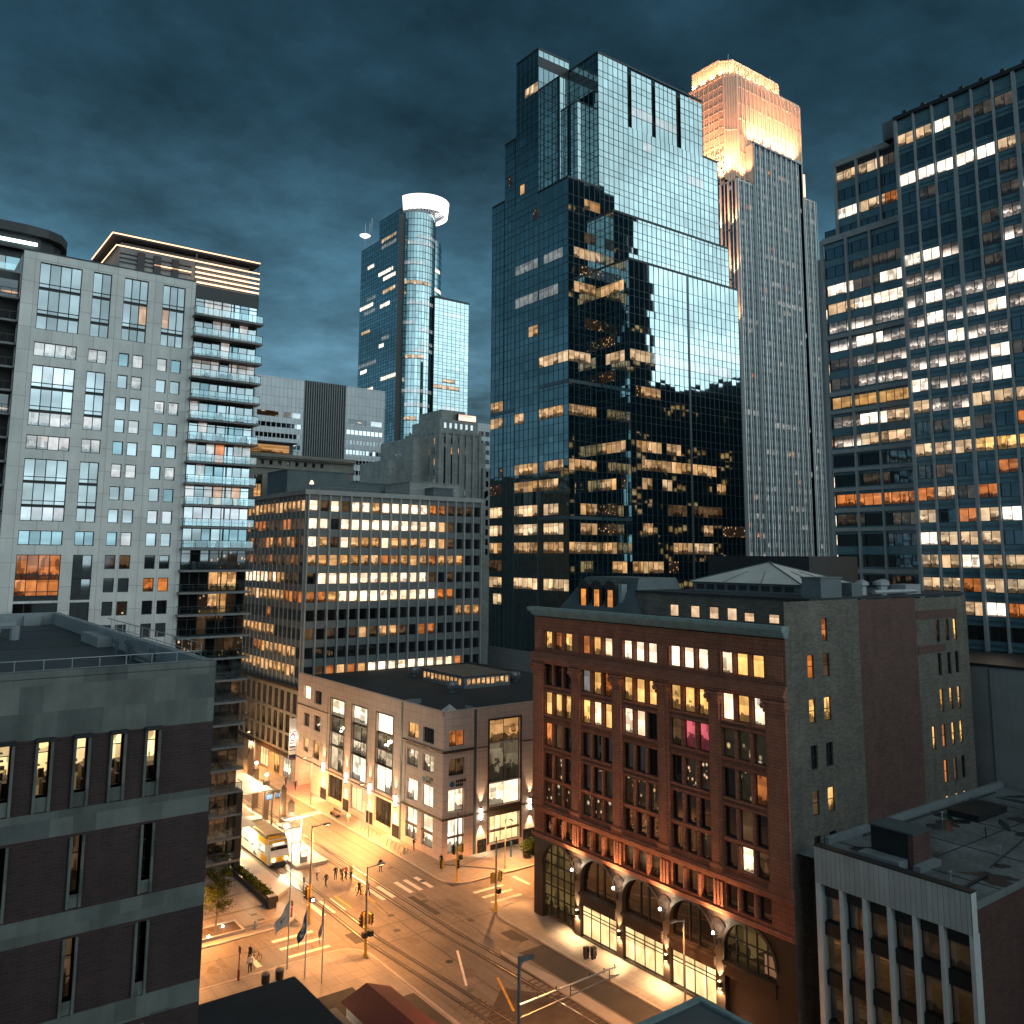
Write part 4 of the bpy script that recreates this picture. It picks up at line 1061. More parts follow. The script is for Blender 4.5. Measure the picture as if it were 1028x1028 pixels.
# ================================================================== low modern block with concrete uprights (bottom right)
def upright_block():
    X0, X1, Y0, Y1, ZT = 66.0, 104.0, 32.6, 45.4, 17.2
    t = thing('low_office', 'low modern office block with pale concrete uprights and dark glazing, bottom right corner', 'building', (X0, Y0, 0))
    A = Face('x', X0)
    q = MB(); A.box(q, Y0, Y1, 14.35, ZT, -0.4, 0.35); q.build('fascia', 'board_concrete', t)
    ys = [44.15-2.06*i for i in range(7)]; ys = [45.05] + [43.05-2.03*i for i in range(5)] + [32.75]
    edges = [45.25,43.1,41.07,39.0,36.98,34.95,32.75]
    for y in edges:
        q = MB(); A.box(q, y-0.15 if y < 45 else y-0.3, y+0.15, 0, 14.35, -0.6, 0.33); q.build('upright', 'fascia_metal', t)
    k = 0
    for i in range(6):
        a, b = edges[i+1]+0.15, edges[i]-0.15
        for z0, z1, mt in ((11.35,13.3,'g'),(7.6,10.3,'g'),(3.8,6.5,'g'),(0.3,2.8,'g')):
            mm = 'glass_room' if (i >= 2 or z0 < 8) else 'glass_dim'
            q = MB(); A.quad(q, a, b, z0, z1, -0.5, 0, tilt=0.0015); w = q.build('window', mm, t)
            fb = MB(); bars(fb, A, a, b, z0, z1, 1, 1, -0.48, 0.06, 0.06); fb.build('frame', 'trim_dark', w)
        q = MB()
        for z0, z1 in ((13.3,14.35),(10.3,11.35),(6.5,7.6),(2.8,3.8),(0,0.3)): A.box(q, a, b, z0, z1, -0.6, -0.12 if z0 < 13 else -0.3)
        q.build('spandrel', 'trim_dark', t)
    q = MB(); q.box(X0+0.62, X1, Y0+0.06, Y1, 0, 15.88, 0, ('z0','x0','z1')); q.build('side_wall', 'red_brick', t)
    q = MB(); q.box(X0-0.35,X0+0.4,Y0-0.02,Y0+0.05,8.5,ZT-0.01); q.build('fascia_return', 'fascia_metal', t)
    q = MB(); q.face([(X0+0.4,Y0+0.1,15.9),(X1,Y0+0.1,15.9),(X1,47.6,15.9),(X0+0.4,47.6,15.9)]); q.build('roof', 'roof_grey', t)
    q = MB(); q.box(X0-0.36, X0+0.5, Y0, Y1, ZT, ZT+0.1); q.build('coping', 'trim_dark', t)
    q = MB(); q.box(X0+4.5, X1, 47.2, 47.6, 15.9, 16.5); q.box(X0+0.5, X1, Y0+0.06, Y0+0.3, 15.9, 16.3); q.build('parapet', 'alu_dull', t)
    q = MB(); q.box(70.6, 73.2, 39.9, 43.2, 15.9, 18.6); w = q.build('plant_room', 'trim_dark', t)
    q = MB(); q.box(70.55, 73.25, 39.45, 39.9, 15.9, 18.6); q.build('brick_pier', 'red_brick', w)
    q = MB(); q.box(70.45,73.35,39.35,43.3,18.6,18.72); q.build('cap', 'roof_lead', w)
    q = MB(); q.box(69.2,70.59,40.0,43.6,15.9,16.6); q.box(70.3,73.6,38.8,39.43,15.9,16.35); q.build('roof_curb', 'alu_dull', t)
    q = MB(); q.tube((68.0,35.0,16.02),(74,35.4,16.02),0.14,n=6); q.box(88,94,42.5,45.5,15.9,16.5); q.tube((78,44,15.9),(78,44,17.0),0.06,n=6); q.tube((78,44,17.0),(78.4,43.8,17.0),0.06,n=6); q.tube((84,40,15.9),(84,40,16.8),0.06,n=6); q.build('roof_vent', 'trim_dark', t)
    rr = random.Random(31)
    q = MB()
    for i in range(26):   # dark repairs and puddles lying on the membrane
        x = 68+rr.random()*34; y = 33.4+rr.random()*13.4; n = 9; a = 0.5+rr.random()*2.2; b = 0.3+rr.random()*1.0; th = rr.random()*3
        pts = []
        for k in range(n):
            t0 = 2*math.pi*k/n; r = 0.7+rr.random()*0.5; u, v = a*r*math.cos(t0), b*r*math.sin(t0)
            pts.append((min(103,max(66.6,x+u*math.cos(th)-v*math.sin(th))), min(47.1,max(33,y+u*math.sin(th)+v*math.cos(th))), 15.904+0.001*i))
        q.face(pts)
    stuff(q.build('roof_stain', 'wet_patch', t))
    q = MB()
    for x in (72,80,88,96): q.box(x-0.05,x+0.05,33,47.2,15.902,15.94)
    q.box(67,103,40.0,40.1,15.902,15.94); q.tube((75,46.6,16.1),(100,46.3,16.1),0.08,n=6); q.tube((76,36,16.05),(92,38.5,16.05),0.05,n=6); q.build('roof_seam', 'roof_dark', t)
    q = MB()
    for x, y in ((76,43.5),(80,37),(86,45),(91,36),(70.5,36.5)): q.tube((x,y,15.9),(x,y,16.6),0.07,n=6); q.lathe(x,y,[(0.14,16.6),(0.14,16.7),(0,16.76)],8)
    q.build('vent_pipe', 'alu', t)
    return t

def annex():
    t = thing('grey_annex', 'plain grey blank-walled annex below the tall office block, far right', 'building', (105, 30, 0))
    q = MB(); q.box(105, 119.5, 22, 58, 0, 28.7, 0, ('z0',)); q.build('wall', 'annex_block', t)
    q = MB(); q.box(104.9, 119.5, 21.9, 58.1, 28.7, 29.0); q.build('coping', 'trim_dark', t)
    q = MB()
    for y in (30,34.6,39.2,43.8,48.4,53): q.box(104.92, 105, y, y+0.12, 0.2, 28.5)
    q.build('wall_joint', 'mullion_grey', t)
    return t
FLOORS = [31.0,34.9,38.8,42.9,47.0,51.3,56.8] + [60.9+4.03*i for i in range(27)]
def curtain(t, F, u0, u1, z0, z1, du, segs=(), gmat='glass_teal', tilt=0.0022, spand='spandrel', lines=True, floors=FLOORS, hw=1.25, mw=0.07, extra=0.0):
    """glass curtain wall: vision and spandrel panes, thin mullions; lit stretches become window parts"""
    n = max(1, round((u1-u0)/du)); w = (u1-u0)/n
    cuts = [z0]
    vis = []
    for c in floors:
        a, b = c-hw, c+hw
        if a < z0+0.3 or b > z1-0.2: continue
        cuts += [a, b]; vis.append((a, b, c))
    cuts.append(z1)
    taken = {}
    for k, (a, b, zc, mt) in enumerate(segs):
        j = min(range(len(vis)), key=lambda i: abs(vis[i][2]-zc)) if vis else None
        if j is None or abs(vis[j][2]-zc) > 2.2: continue
        i0 = max(0, round((a-u0)/w)); i1 = min(n, max(i0+1, round((b-u0)/w)))
        mb = MB()
        for i in range(i0, i1):
            if (i, j) in taken: continue
            taken[(i, j)] = 1
            F.quad(mb, u0+i*w, u0+(i+1)*w, vis[j][0], vis[j][1], 0.02, 0, tilt=0.0022)
        if mb.f: mb.build('window', mt, t)
    mb = MB()
    bands = sorted([(a, b, j) for j, (a, b, c) in enumerate(vis)])
    zc = z0
    for a, b, j in bands:
        for i in range(n):
            if a - zc > 0.05: F.quad(mb, u0+i*w, u0+(i+1)*w, zc, a, 0, 0, tilt=tilt)
            if (i, j) not in taken: F.quad(mb, u0+i*w, u0+(i+1)*w, a, b, 0, 0, tilt=tilt)
        zc = b
    for i in range(n): F.quad(mb, u0+i*w, u0+(i+1)*w, zc, z1, 0, 0, tilt=tilt)
    mb.build('glazing', gmat, t)
    if lines:
        mb = MB()
        for i in range(n+1): 
            u = u0+i*w; F.box(mb, max(u0,u-mw/2), min(u1,u+mw/2), z0, z1, 0.0, 0.09)
        for z in cuts[1:-1]: F.box(mb, u0, u1, z-mw/2, z+mw/2, 0.0, 0.07)
        mb.build('mullion_grid', 'mullion_dark', t)

def stepped_tower():
    t = thing('glass_tower', 'dark teal mirror glass tower stepping up to a notched top, tallest in the middle', 'skyscraper', (121, 132, 0))
    X0, XM, XE = 121.0, 130.8, 168.4
    m = {0:'lit_dim',1:'lit_busy',2:'lit_tower',3:'lit_tower2',4:'lit_pale',5:'lit_split',6:'lit_dim'}  # pale panes: bright sky reflection painted as glow over a dim room
    L = [(151.9,156.8,151.6,3),(157.3,159.8,128.3,2),(142.1,145.7,124.5,2),(152.2,154.4,120.6,1),(152.1,160,101.2,4),(145.2,150.7,101.2,4),(152.7,160,108.3,4),(142.2,149.6,108.3,4),(162.6,164.4,133.1,1),(142,150.8,85,3),(152.1,156.2,93,2),(142.3,150.7,73,2),(157.8,160.1,73,2),(161.7,170.1,77,2),(161.4,170.1,73,2),(142.3,150.6,60.9,2),(152,160.2,60.9,2),(161.6,166.6,60.9,1),(152,160.2,56.8,2),(145.1,150.9,56.8,2),(162.2,169.9,56.8,1),(161.8,170,51.3,5),(152.5,160.3,51.3,5),(145.3,149.6,51.3,5),(161.2,170,47,5),(152.5,160.3,47,5),(142.4,150.4,47,5),(142.4,150.6,42.9,2),(152,160.4,42.9,2),(161,169.9,42.9,2),(142.4,169.8,38.8,0),(161.1,169.8,34.9,5),(152.4,160.2,34.9,5),(141.5,150.4,34.9,5),(142.4,169.7,31.0,5)]
    W1 = [(121.5,126.2,124.3,1),(126.2,130,120.3,2),(126.1,129.9,112.3,0),(122.3,130,108.3,3),(123.6,130,104.6,1),(122.3,129.9,100.5,2),(126.1,130.1,92.9,1),(121.6,127.1,85.3,3),(121.7,129.7,73.2,2),(121.5,129.8,60.7,2),(124.7,129.4,51.3,2),(124.7,129.4,47,2),(120.8,129.3,42.8,2)]
    W3L = [(133.3,140.5,100.9,2),(137.9,141,108.1,1),(136.3,140.5,88.7,1),(132.9,139.1,85.4,3),(136.1,141,81.2,1),(133,141,65.2,2),(136.3,141,56.9,2),(133.1,134.5,56.7,1),(136.2,141,51.3,1),(136.2,141,47.1,1),(136,141,42.9,2),(133,138.4,39,2)]
    R3 = [(131.6,139.9,65.1,2),(141.1,147.3,65.1,2),(134.2,140.1,61,2),(141,149.3,60.9,2),(150.5,158.8,61.1,2),(134.5,137.7,56.8,2),(140.9,143.9,56.7,3),(159.3,162.4,56.7,2),(141.2,148.3,51.5,0),(150.7,160.3,51.4,0),(134.3,137.6,47.1,2),(153,156.3,47,2),(159.6,168.3,46.9,1),(143.9,149.3,42.9,2),(150.6,156.2,42.8,3),(131.5,140.4,38.7,2),(142.2,144.6,38.9,1),(131.5,136.5,85,3),(136.9,149.4,85.1,4),(150.4,167.9,88.8,4),(150.8,165,85.5,4),(134.5,140.5,77.1,2),(131.8,133,76.8,1)]  # dim stretches on this face: reflections painted as faint glow
    M = [(141.8,148.7,147.5,4),(150.4,158.0,147.5,4),(145,148,143.5,4),(161.9,167.8,135.5,4)]
    S = lambda l: [(a,b,z,m[k]) for a,b,z,k in l]
    FX, FM = Face('x', X0), Face('x', XM)
    y1, y2, y3 = 141.2, 136.7, 132.0
    curtain(t, FX, y1, 151.55, 20, 126.3, 1.6, S([s for s in L if s[1] < 151.5]))
    curtain(t, FX, 152.0, 160.75, 20, 163, 1.6, S([s for s in L if 151.5 < s[0] and s[1] < 160.9]))
    curtain(t, FX, 161.0, 165.3, 20, 143.4, 1.6, S([s for s in L if s[0] > 160.9 and s[1] < 165]))
    curtain(t, FX, 161.0 if False else 165.5, 170.6, 20, 128.6, 1.6, S([(max(a,165.5),b,z,k) for a,b,z,k in L if b > 166]))
    # lit stretches that cross the joint at 165.4
    curtain(t, FX, 161.0, 165.3, 19.9, 20, 1.6) if False else None
    curtain(t, Face('y', y1), X0, XM, 20, 126.3, 1.6, S(W1))
    curtain(t, FM, y3, y1, 20, 106.6, 1.6, S(W3L)); curtain(t, FM, y2, y1, 107.2, 119.3, 1.6)
    curtain(t, Face('y', y3), XM, 149.7, 20, 106.6, 1.58, S([s for s in R3 if s[1] < 149.8]))
    curtain(t, Face('y', y3), 150.3, XE, 20, 106.6, 1.58, S([s for s in R3 if s[0] > 149.8]))
    curtain(t, Face('y', y2), XM, 171.2, 107.2, 119.3, 1.58)
    MF = Face('y', 141.5)
    curtain(t, MF, XM, 140.6, 120, 160.6, 1.6); curtain(t, MF, 141.8, 149.0, 145.0, 160.0, 1.6, S(M[:1])); curtain(t, MF, 150.2, 158.0, 145.0, 160.0, 1.6, S(M[1:2]))
    curtain(t, MF, 159.5, 168.0, 145.0, 160.0, 1.6); curtain(t, MF, 140.6, 168.0, 120, 145.0, 1.6, S(M[2:])); curtain(t, MF, 168.0, 173.6, 120, 145.2, 1.6)
    AF = Face('y', 152.0); curtain(t, AF, X0, XM, 126.4, 158.5, 1.6, gmat='glass_fade'); curtain(t, AF, X0, XM, 161.3, 163.0, 1.6)
    curtain(t, FM, 141.5, 151.8, 126.4, 160.6, 1.6)
    # small bays standing in the notch
    for a, b, c, z in ((126.9, 131.0-0.3, 144.6, 148.3),(124.0,126.4,147.6,155.0)):
        curtain(t, Face('y', c), a, b, 126.4, z, 1.5); curtain(t, Face('x', a), c, 152.0, 126.4, z, 1.5, gmat='glass_fade')
        q = MB(); q.box(a+0.05, b, c+0.05, 152, 126, z-0.05, 0, ('z0',)); q.box(a-0.1,b+0.1,c-0.1,152,z-0.05,z+0.3); q.build('notch_bay', 'trim_dark', t)
    # solid body behind the glass, copings, recess strips
    q = MB(); e = 0.08
    for x0,x1,ya,yb,z in ((X0+e,XM+e,y1+e,152,126.2),(X0+e,XM+e,152+e,160.8,162.9),(X0+e,XM+e,160.8,165.4,143.3),(X0+e,XM+e,165.4,170.6,128.5),(XM+e,XE,y3+e,y2+0.5,106.5),(XM+e,171.1,y2+e,141.6,119.2),(XM+e,168,142.3,171,160.5),(XM+e,173.5,141.5+e,171,145.1)):
        q.box(x0,x1,ya,yb,0,z,0,('z0',))
    q.build('core', 'trim_dark', t)
    q = MB()
    for x0,x1,ya,yb,z in ((X0,XM,y1,152,126.3),(X0,XM,152,160.8,163),(X0,XM,160.8,165.4,143.4),(X0,XM,165.4,170.6,128.6),(XM,XE,y3,y2,106.6),(XM,171.2,y2,141.5,119.3),(XM,168,141.5,171,160.6),(168,173.6,141.5,171,145.2)):
        q.box(x0-0.12,x1,ya-0.12,ya+0.3,z,z+0.5); q.box(x0-0.12,x0+0.3,ya+0.3,yb,z,z+0.5)
    q.build('coping', 'trim_dark', t)
    q = MB()
    for a, b in ((151.55,152.0),(160.75,161.0)): FX.box(q, a, b, 20, 126, 0, 0.12)
    Face('y',y3).box(q,149.7,150.3,20,106.6,0,0.12)
    for za in (47.0+2.0, 77.3+1.7, 30.0-1.9):
        FX.box(q, y1, 151.5, za, za+0.75, 0, 0.14); Face('y',y1).box(q, X0, XM-0.2, za, za+0.75, 0, 0.14); FX.box(q,161.2,170.4,za-4.1,za-3.4,0,0.14) if za > 50 else None
    q.build('joint_strip', 'mullion_grey', t)
    q = MB()
    for z in (160.7, 119.9, 107.1): pass
    MFz = [(140.7,141.7),(149.1,150.1),(158.1,159.4)]
    for a, b in MFz: MF.box(q, a, b, 145.0, 160.6, -0.75, -0.7); 
    q.build('recess', 'trim_dark', t)
    q = MB(); q.box(121, 174, 132.2, 171, 0, 20, 0, ('z0',)); q.build('base', 'stone_grey', t)
    return t

FL_E = 48000
def floodlit_tower():
    t = thing('floodlit_tower', 'tall stone-ribbed tower whose crown is floodlit orange, behind the mirror glass tower', 'skyscraper', (263, 205, 0))
    rr = random.Random(3)
    fl = [41.0+3.6*i for i in range(46)]
    def ribbed(F, u0, u1, z0, z1, n, lit_p, fin=0.55, proud=0.7, gm='glass_office', mat='pale_stone', floors=True):
        w = (u1-u0)/n
        mb = MB(); ms = [gm, 'lit_cool2', 'lit_orange', 'glass_fade']
        for c in fl:
            if c < z0 or c+3.6 > z1+1.5: continue
            rowlit = rr.random()
            for i in range(n):
                a, b = u0+i*w, u0+(i+1)*w
                k = 0
                p = lit_p*(2.2 if rowlit > 0.75 else 0.5)
                if rr.random() < p: k = 1 if rr.random() < 0.93 else 2
                F.quad(mb, a, b, c, min(z1, c+2.1), 0, k, tilt=0.002)
                if c+2.1 < z1: F.quad(mb, a, b, c+2.1, min(z1, c+3.6), 0, 0 if not floors else 3, tilt=0.001)
        mb.build('glazing', ms, t)
        mb = MB()
        for i in range(n+1):
            u = u0+i*w; wd = fin if i % 2 == 0 else fin*0.45
            F.box(mb, u-wd/2, u+wd/2, z0, z1, 0, proud if i % 2 == 0 else proud*0.5)
        mb.build('stone_fin', mat, t)
    def box(nm, x0,x1,y0,y1,z0,z1,mat='pale_stone'):
        q = MB(); q.box(x0,x1,y0,y1,z0,z1,0,('z0',)); return q.build(nm, mat, t)
    box('shaft', 263.3, 306, 205.3, 236, 0, 189.5); box('shaft', 274.2, 306, 205.2, 236, 189.5, 207, 'pale_stone'); box('shaft', 306, 322, 209.3, 236, 0, 196)
    ribbed(Face('y',205), 274.0, 305.6, 40, 206.5, 18, 0.13, mat='fascia_metal', fin=0.4, gm='glass_sky'); ribbed(Face('y',205.1), 263.4, 273.4, 40, 189, 6, 0.14, mat='fascia_metal', fin=0.4, gm='glass_sky'); ribbed(Face('y',209), 306, 322, 40, 195.5, 9, 0.12, mat='fascia_metal', fin=0.4, gm='glass_sky')
    ribbed(Face('x',263.0), 205.4, 236, 40, 189, 16, 0.05, fin=0.7, proud=0.3)
    q = MB(); Face('y',205).box(q, 273.3, 274.0, 40, 207.3, 0, 0.9); Face('y',205).box(q, 305.4,306.0,40,207.3,0,0.9); Face('y',205).box(q,273.3,306,206.5,207.3,0,0.95)
    q.build('edge_pier', 'pier_stone', t)
    # floodlit crown, set back in two steps
    CH = 3.6
    for x0,x1,y0,y1,z0,z1 in ((266,312.5,209,231,189.5,237),(268.5,303.5,213,231,237,246)):
        q = MB(); q.prism([(x0+CH,y0),(x1,y0),(x1,y1),(x0,y1),(x0,y0+CH)], z0, z1); q.build('crown', 'crown_stone', t)
        q = MB()
        for k in range(6):
            f = k/5; q.tube((x0+CH*(1-f)-0.1,y0+CH*f-0.1,z0),(x0+CH*(1-f)-0.1,y0+CH*f-0.1,z1),0.28,n=6)
        for z in (z0+0.3, z1-0.1, (z0+z1)/2): q.tube((x0+CH,y0-0.1,z),(x0-0.1,y0+CH,z),0.3,n=6)
        q.build('corner_fin', 'crown_stone', t); box('shaft', 263.4, 268, 213, 236, 0, 189.4)
    ribbed(Face('y',209), 269.8, 312.3, 189.6, 236.6, 32, 0.0, fin=0.62, gm='stone_back', mat='crown_stone', proud=0.55, floors=False)
    ribbed(Face('y',213), 272.3, 303.3, 237.2, 245.6, 28, 0.0, fin=0.6, gm='stone_back', mat='crown_stone', proud=0.5, floors=False)
    ribbed(Face('x',266), 212.8, 230.8, 189.6, 236.6, 14, 0.0, fin=0.5, gm='glass_brown', mat='crown_stone', proud=0.22)
    ribbed(Face('x',268.5), 216.8, 230.8, 237.2, 245.6, 12, 0.0, fin=0.5, gm='glass_brown', mat='crown_stone', proud=0.22)
    q = MB()
    for f,a,b,z in ((Face('y',209),269.6,312.5,237),(Face('y',213),272.1,303.5,246),(Face('x',266),212.6,231,237),(Face('x',268.5),216.6,231,246)): f.box(q,a,b,z-0.3,z+0.6,-0.6,0.25)
    q.build('parapet', 'crown_stone', t)
    q = MB()
    for x in (272,300): q.tube((x,214.5,246),(x,214.5,249.5),0.14,n=5)
    q.box(292,300,218,224,246,248)
    q.build('mast', 'alu', t)
    def flood(x, y, z, aim, e, ang=125):
        q = MB(); q.box(x-0.5,x+0.5,y-0.4,y+0.4,z-0.7,z); w = q.build('floodlight', 'trim_dark', t)
        g = MB(); g.box(x-0.4,x+0.4,y-0.3,y+0.3,z+0.002,z+0.05); g.build('lens', 'lamp_warm', w)
        add_light('SPOT', (x, y, z+0.3), e, (1.0,0.43,0.21), w, aim=aim, angle=ang, size=0.5)
    for x in (276.5,281.5,286.5,291.5,296.5,301.5,305.3): flood(x, 205.7, 208, (x, 209.8, 226), FL_E, 85)
    for x in (264.2,267.5,271): flood(x, 205.8, 190.3, (x, 209.8, 209), FL_E, 62)
    for x in (270,276,282,288,294,300): flood(x, 209.8, 237.7, (x, 213.4, 247), FL_E*0.3, 90)
    for y in (210.5,214.5,218.5,222.5,226.5): flood(263.4, y, 190.4, (266.6, y, 209), FL_E*0.9, 62); flood(263.4, y, 190.4, (266.3, y, 226), FL_E*1.2, 60)
    for y in (215,220,225,230): flood(266.6, y, 237.7, (268.9, y, 246), FL_E*0.25, 90)
    for z in (128,148,168):
        for y in (207,213,219): flood(260.6, y, z, (263.3, y, z+19), FL_E*0.8, 60)
    q = MB()
    for z in [189.6+3.6*i for i in range(14)]: Face('x',266).box(q, 212.7, 231, z, z+0.2, 0, 0.1)
    for z in (197,204,211,218,225,232): Face('y',209).box(q, 269.7, 312.5, z, z+0.35, 0, 0.3)
    q.build('floor_band', 'crown_stone', t)
    q = MB(); q.box(313.0,313.9,208.4,209,196,206); q.build('light_column', 'led_amber', t)
    return t

def slab_office():
    """tall office block on the right, cut off by the frame"""
    t = thing('tall_office', 'tall dark office block with stone uprights and scattered white-lit floors, right edge of view', 'skyscraper', (150, 57, 0))
    X0, XW = 150.0, 155.2
    A, W = Face('x', X0), Face('x', XW)
    fz = [119.0-3.92*i for i in range(26)]
    YB = 79.6
    mainb = [3.5*i for i in range(12)]
    rows = {0:"d.....", 0:"wWWoddd", }
    rowsw = {0:"wwd",1:"...",2:"Wwo",3:"...",4:"...",5:".dd",6:"WdW",7:"wWW",8:"ppp",9:"pWp",10:"dpp",11:"dpp",12:"AAA",13:"pWw",14:"pww",15:"...",16:".d.",17:"ooo",18:"d.d"}
    rowsm = {0:"wwWddd...",1:".........",2:"WWWWWwd.w",3:".d...d...",4:".....dppd",5:"....dpppp",6:"WWp.dpwW.",7:"pp..d.pdp",8:"pWpppWp.d",9:"pWppWp.ow",10:"ppWpp.wow",11:"ppppWd.ww",12:"WpppW.dow",13:"wppwwwW.o",14:".dwd.owow",15:"wwwgGGGgg",16:".d..o.wo.",17:"owdo.d.ww",18:"w.owWoowd",19:"Wwww.wWww",20:"wwWwwoWww",21:"wwowwWwww",22:"wwwWowwww"}
    code = {'W':'lit_bright','w':'lit_tower2','o':'lit_orange','d':'lit_dimcool','p':'lit_office','g':'lit_gold','G':'lit_gold','A':'amber_reflection','.':'glass_office'}  # amber wing panes: an orange reflection painted as glow
    n = 0
    cells = []
    def baylist(s, nb): return [(s[-(i+1)]) for i in range(nb)]
    for f, z in enumerate(fz):
        wing = rowsw.get(f, '...'); mn = rowsm.get(f, '')
        mn = (mn+"."*12)[:9]
        if f in (0,1,2): wb = [(82.0,85.3),(85.3,90.6),(90.6,95.7)]
        else: wb = [(82.2,87.3),(87.3,92.95),(92.95,98.8)]
        for k, (a, b) in enumerate(wb):       # wing letters run from the left (large Y)
            ch = wing[2-k]
            zz = z - (0.0)
            cells.append((W, a, b, zz-1.1, zz+1.1, code[ch], 3 if b-a > 3 else 2))
        for k in range(9):
            b = YB-0.25-3.5*k; a = b-3.1
            cells.append((A, a, b, z-1.1, z+1.1, code[mn[k]], 2))
    big = sorted(cells, key=lambda c: (c[5] == 'glass_office', -c[2]))
    rest = MB(); ms = []
    fr = MB()
    for i, (F, a, b, z0, z1, mt, nu) in enumerate(big):
        if F is W and z0 > 106.5 and a > 97: continue
        if i < 98:
            mb = MB()
            for q in range(nu): F.quad(mb, a+(b-a)*q/nu, a+(b-a)*(q+1)/nu, z0, z1, 0, 0, tilt=0.0022)
            mb.build('window', mt, t)
        else:
            if mt not in ms: ms.append(mt)
            for q in range(nu): F.quad(rest, a+(b-a)*q/nu, a+(b-a)*(q+1)/nu, z0, z1, 0, ms.index(mt), tilt=0.0022)
        for q in range(nu+1):
            u = a+(b-a)*q/nu; F.box(fr, u-0.05, u+0.05, z0, z1, 0.0, 0.08)
        F.box(fr, a, b, z0-0.06, z0, 0, 0.08); F.box(fr, a, b, z1, z1+0.06, 0, 0.08)
    stuff(rest.build('window', ms, t)); fr.build('window_frame', 'trim_dark', t)
    # teal spandrel glass between
    zz = [123.0]+[z for z in fz]+[18]
    for i in range(len(fz)):
        q = MB()
        top = 123.2 if i == 0 else fz[i-1]-1.16
        bot = fz[i]+1.16
        for k in range(9):
            b = YB-0.2-3.5*k; a = b-3.2
            m2 = (a+b)/2
            A.quad(q, a, m2, bot, top, 0, 0, tilt=0.001); A.quad(q, m2, b, bot, top, 0, 0, tilt=0.001)
        if i == 0: top = 119.9-0.2
        if bot < 106.4: top = min(top, 106.4)
        y1 = 95.9 if bot > 105 else 99.2
        if top > bot:
            y = 79.8
            while y < y1-0.1:
                W.quad(q, y, min(y1,y+1.6), bot, top, 0, 0, tilt=0.001); y += 1.6
        q.build('spandrel_glass', 'spandrel_teal', t)
    q = MB()
    for i in range(len(fz)):
        A.box(q, YB-32, YB-0.2, fz[i]-1.9, fz[i]-1.84, 0, 0.06); A.box(q, YB-32, YB-0.2, fz[i]+1.78, fz[i]+1.84, 0, 0.06)
    q.build('transom_line', 'mullion_dark', t)
    for k in range(10):
        y = YB-3.5*k; w = 0.3 if k % 3 else 0.55
        q = MB(); A.box(q, y-w/2-0.05, y+w/2-0.05, 18, 123.4, 0, 0.55); q.build('stone_upright', 'pier_stone', t)
    for ys, zt in (((86.15,0.4),(90.95,0.45),(95.75,0.5)),121.6), (((88.85,0.4),(94.05,0.45),(99.6,0.6)),106.6):
        for y, w in ys:
            q = MB(); W.box(q, y-w/2, y+w/2, 18 if zt < 110 else 106.9, zt, 0, 0.55); q.build('stone_upright', 'pier_stone', t)
    q = MB()
    W.box(q, 79.8, 96.0, 121.4, 122.6, 0, 0.5); W.box(q, 79.8, 99.3, 105.6, 106.9, 0, 0.5)
    for i in range(9, 26, 2 if False else 3): W.box(q, 79.8, 99.2, fz[i]+1.5, fz[i]+2.3, 0, 0.5)
    for i in (12, 15, 16, 18): W.box(q, 79.8, 99.2, fz[i]-2.2, fz[i]-1.5, 0, 0.5)
    q.build('stone_band', 'pier_stone', t)
    q = MB(); A.box(q, 48, YB+0.3, 123.2, 123.9, -0.5, 0.6); 
    for k in range(9): A.box(q, YB-3.5*k-2.2, YB-3.5*k-1.5, 123.9, 124.6, -0.5, 0.2)
    q.build('parapet', 'trim_dark', t)
    q = MB(); q.box(X0+0.05, 208, 51, YB, 18, 123.2, 0, ('z0',)); q.box(XW+0.05, 206, YB, 96, 18, 121.4, 0, ('z0','y0')); q.box(XW+0.05, 204, YB, 99.2, 18, 105.6, 0, ('z0','y0')); q.box(150,206,51,79.6,0,18,0,('z0',)); q.build('core', 'core_dark', t)
    q = MB(); q.box(152, 160, 79.9, 83.4, 121.4, 125.0, 0, ('z0',)); 
    for i in range(8): q.box(151.9, 152, 80.0+i*0.42, 80.2+i*0.42, 121.2, 124.8)
    q.build('plant_screen', 'penthouse_metal', t)
    V = Face('x', 158.0)
    q = MB(); q.box(158.0, 200, 99.2, 102.8, 0, 104, 0, ('z0',)); q.build('end_bay', 'pier_stone', t)
    mb = MB(); ms = ['lit_tower2','glass_office','lit_bright','lit_orange']; rr = random.Random(8)
    for z in fz:
        if z < 102: V.quad(mb, 100.6, 102.0, z-1.1, z+1.1, 0.04, rr.choice([0,1,1,2,3]))
    mb.build('end_window', ms, t)
    q = MB(); A.box(q, 78.6, 80.0, 22.9, 23.4, 0.6, 0.9); A.box(q, 75.0, 78.0, 22.9, 23.3, 0.6, 0.9); q.build('soffit_light', 'led_amber', t)
    k = 0.8065   # true size: storeys of 3.2 m
    t.location = (t.location[0]*k, t.location[1]*k, 41*(1-k)); t.scale = (k,k,k)
    return t

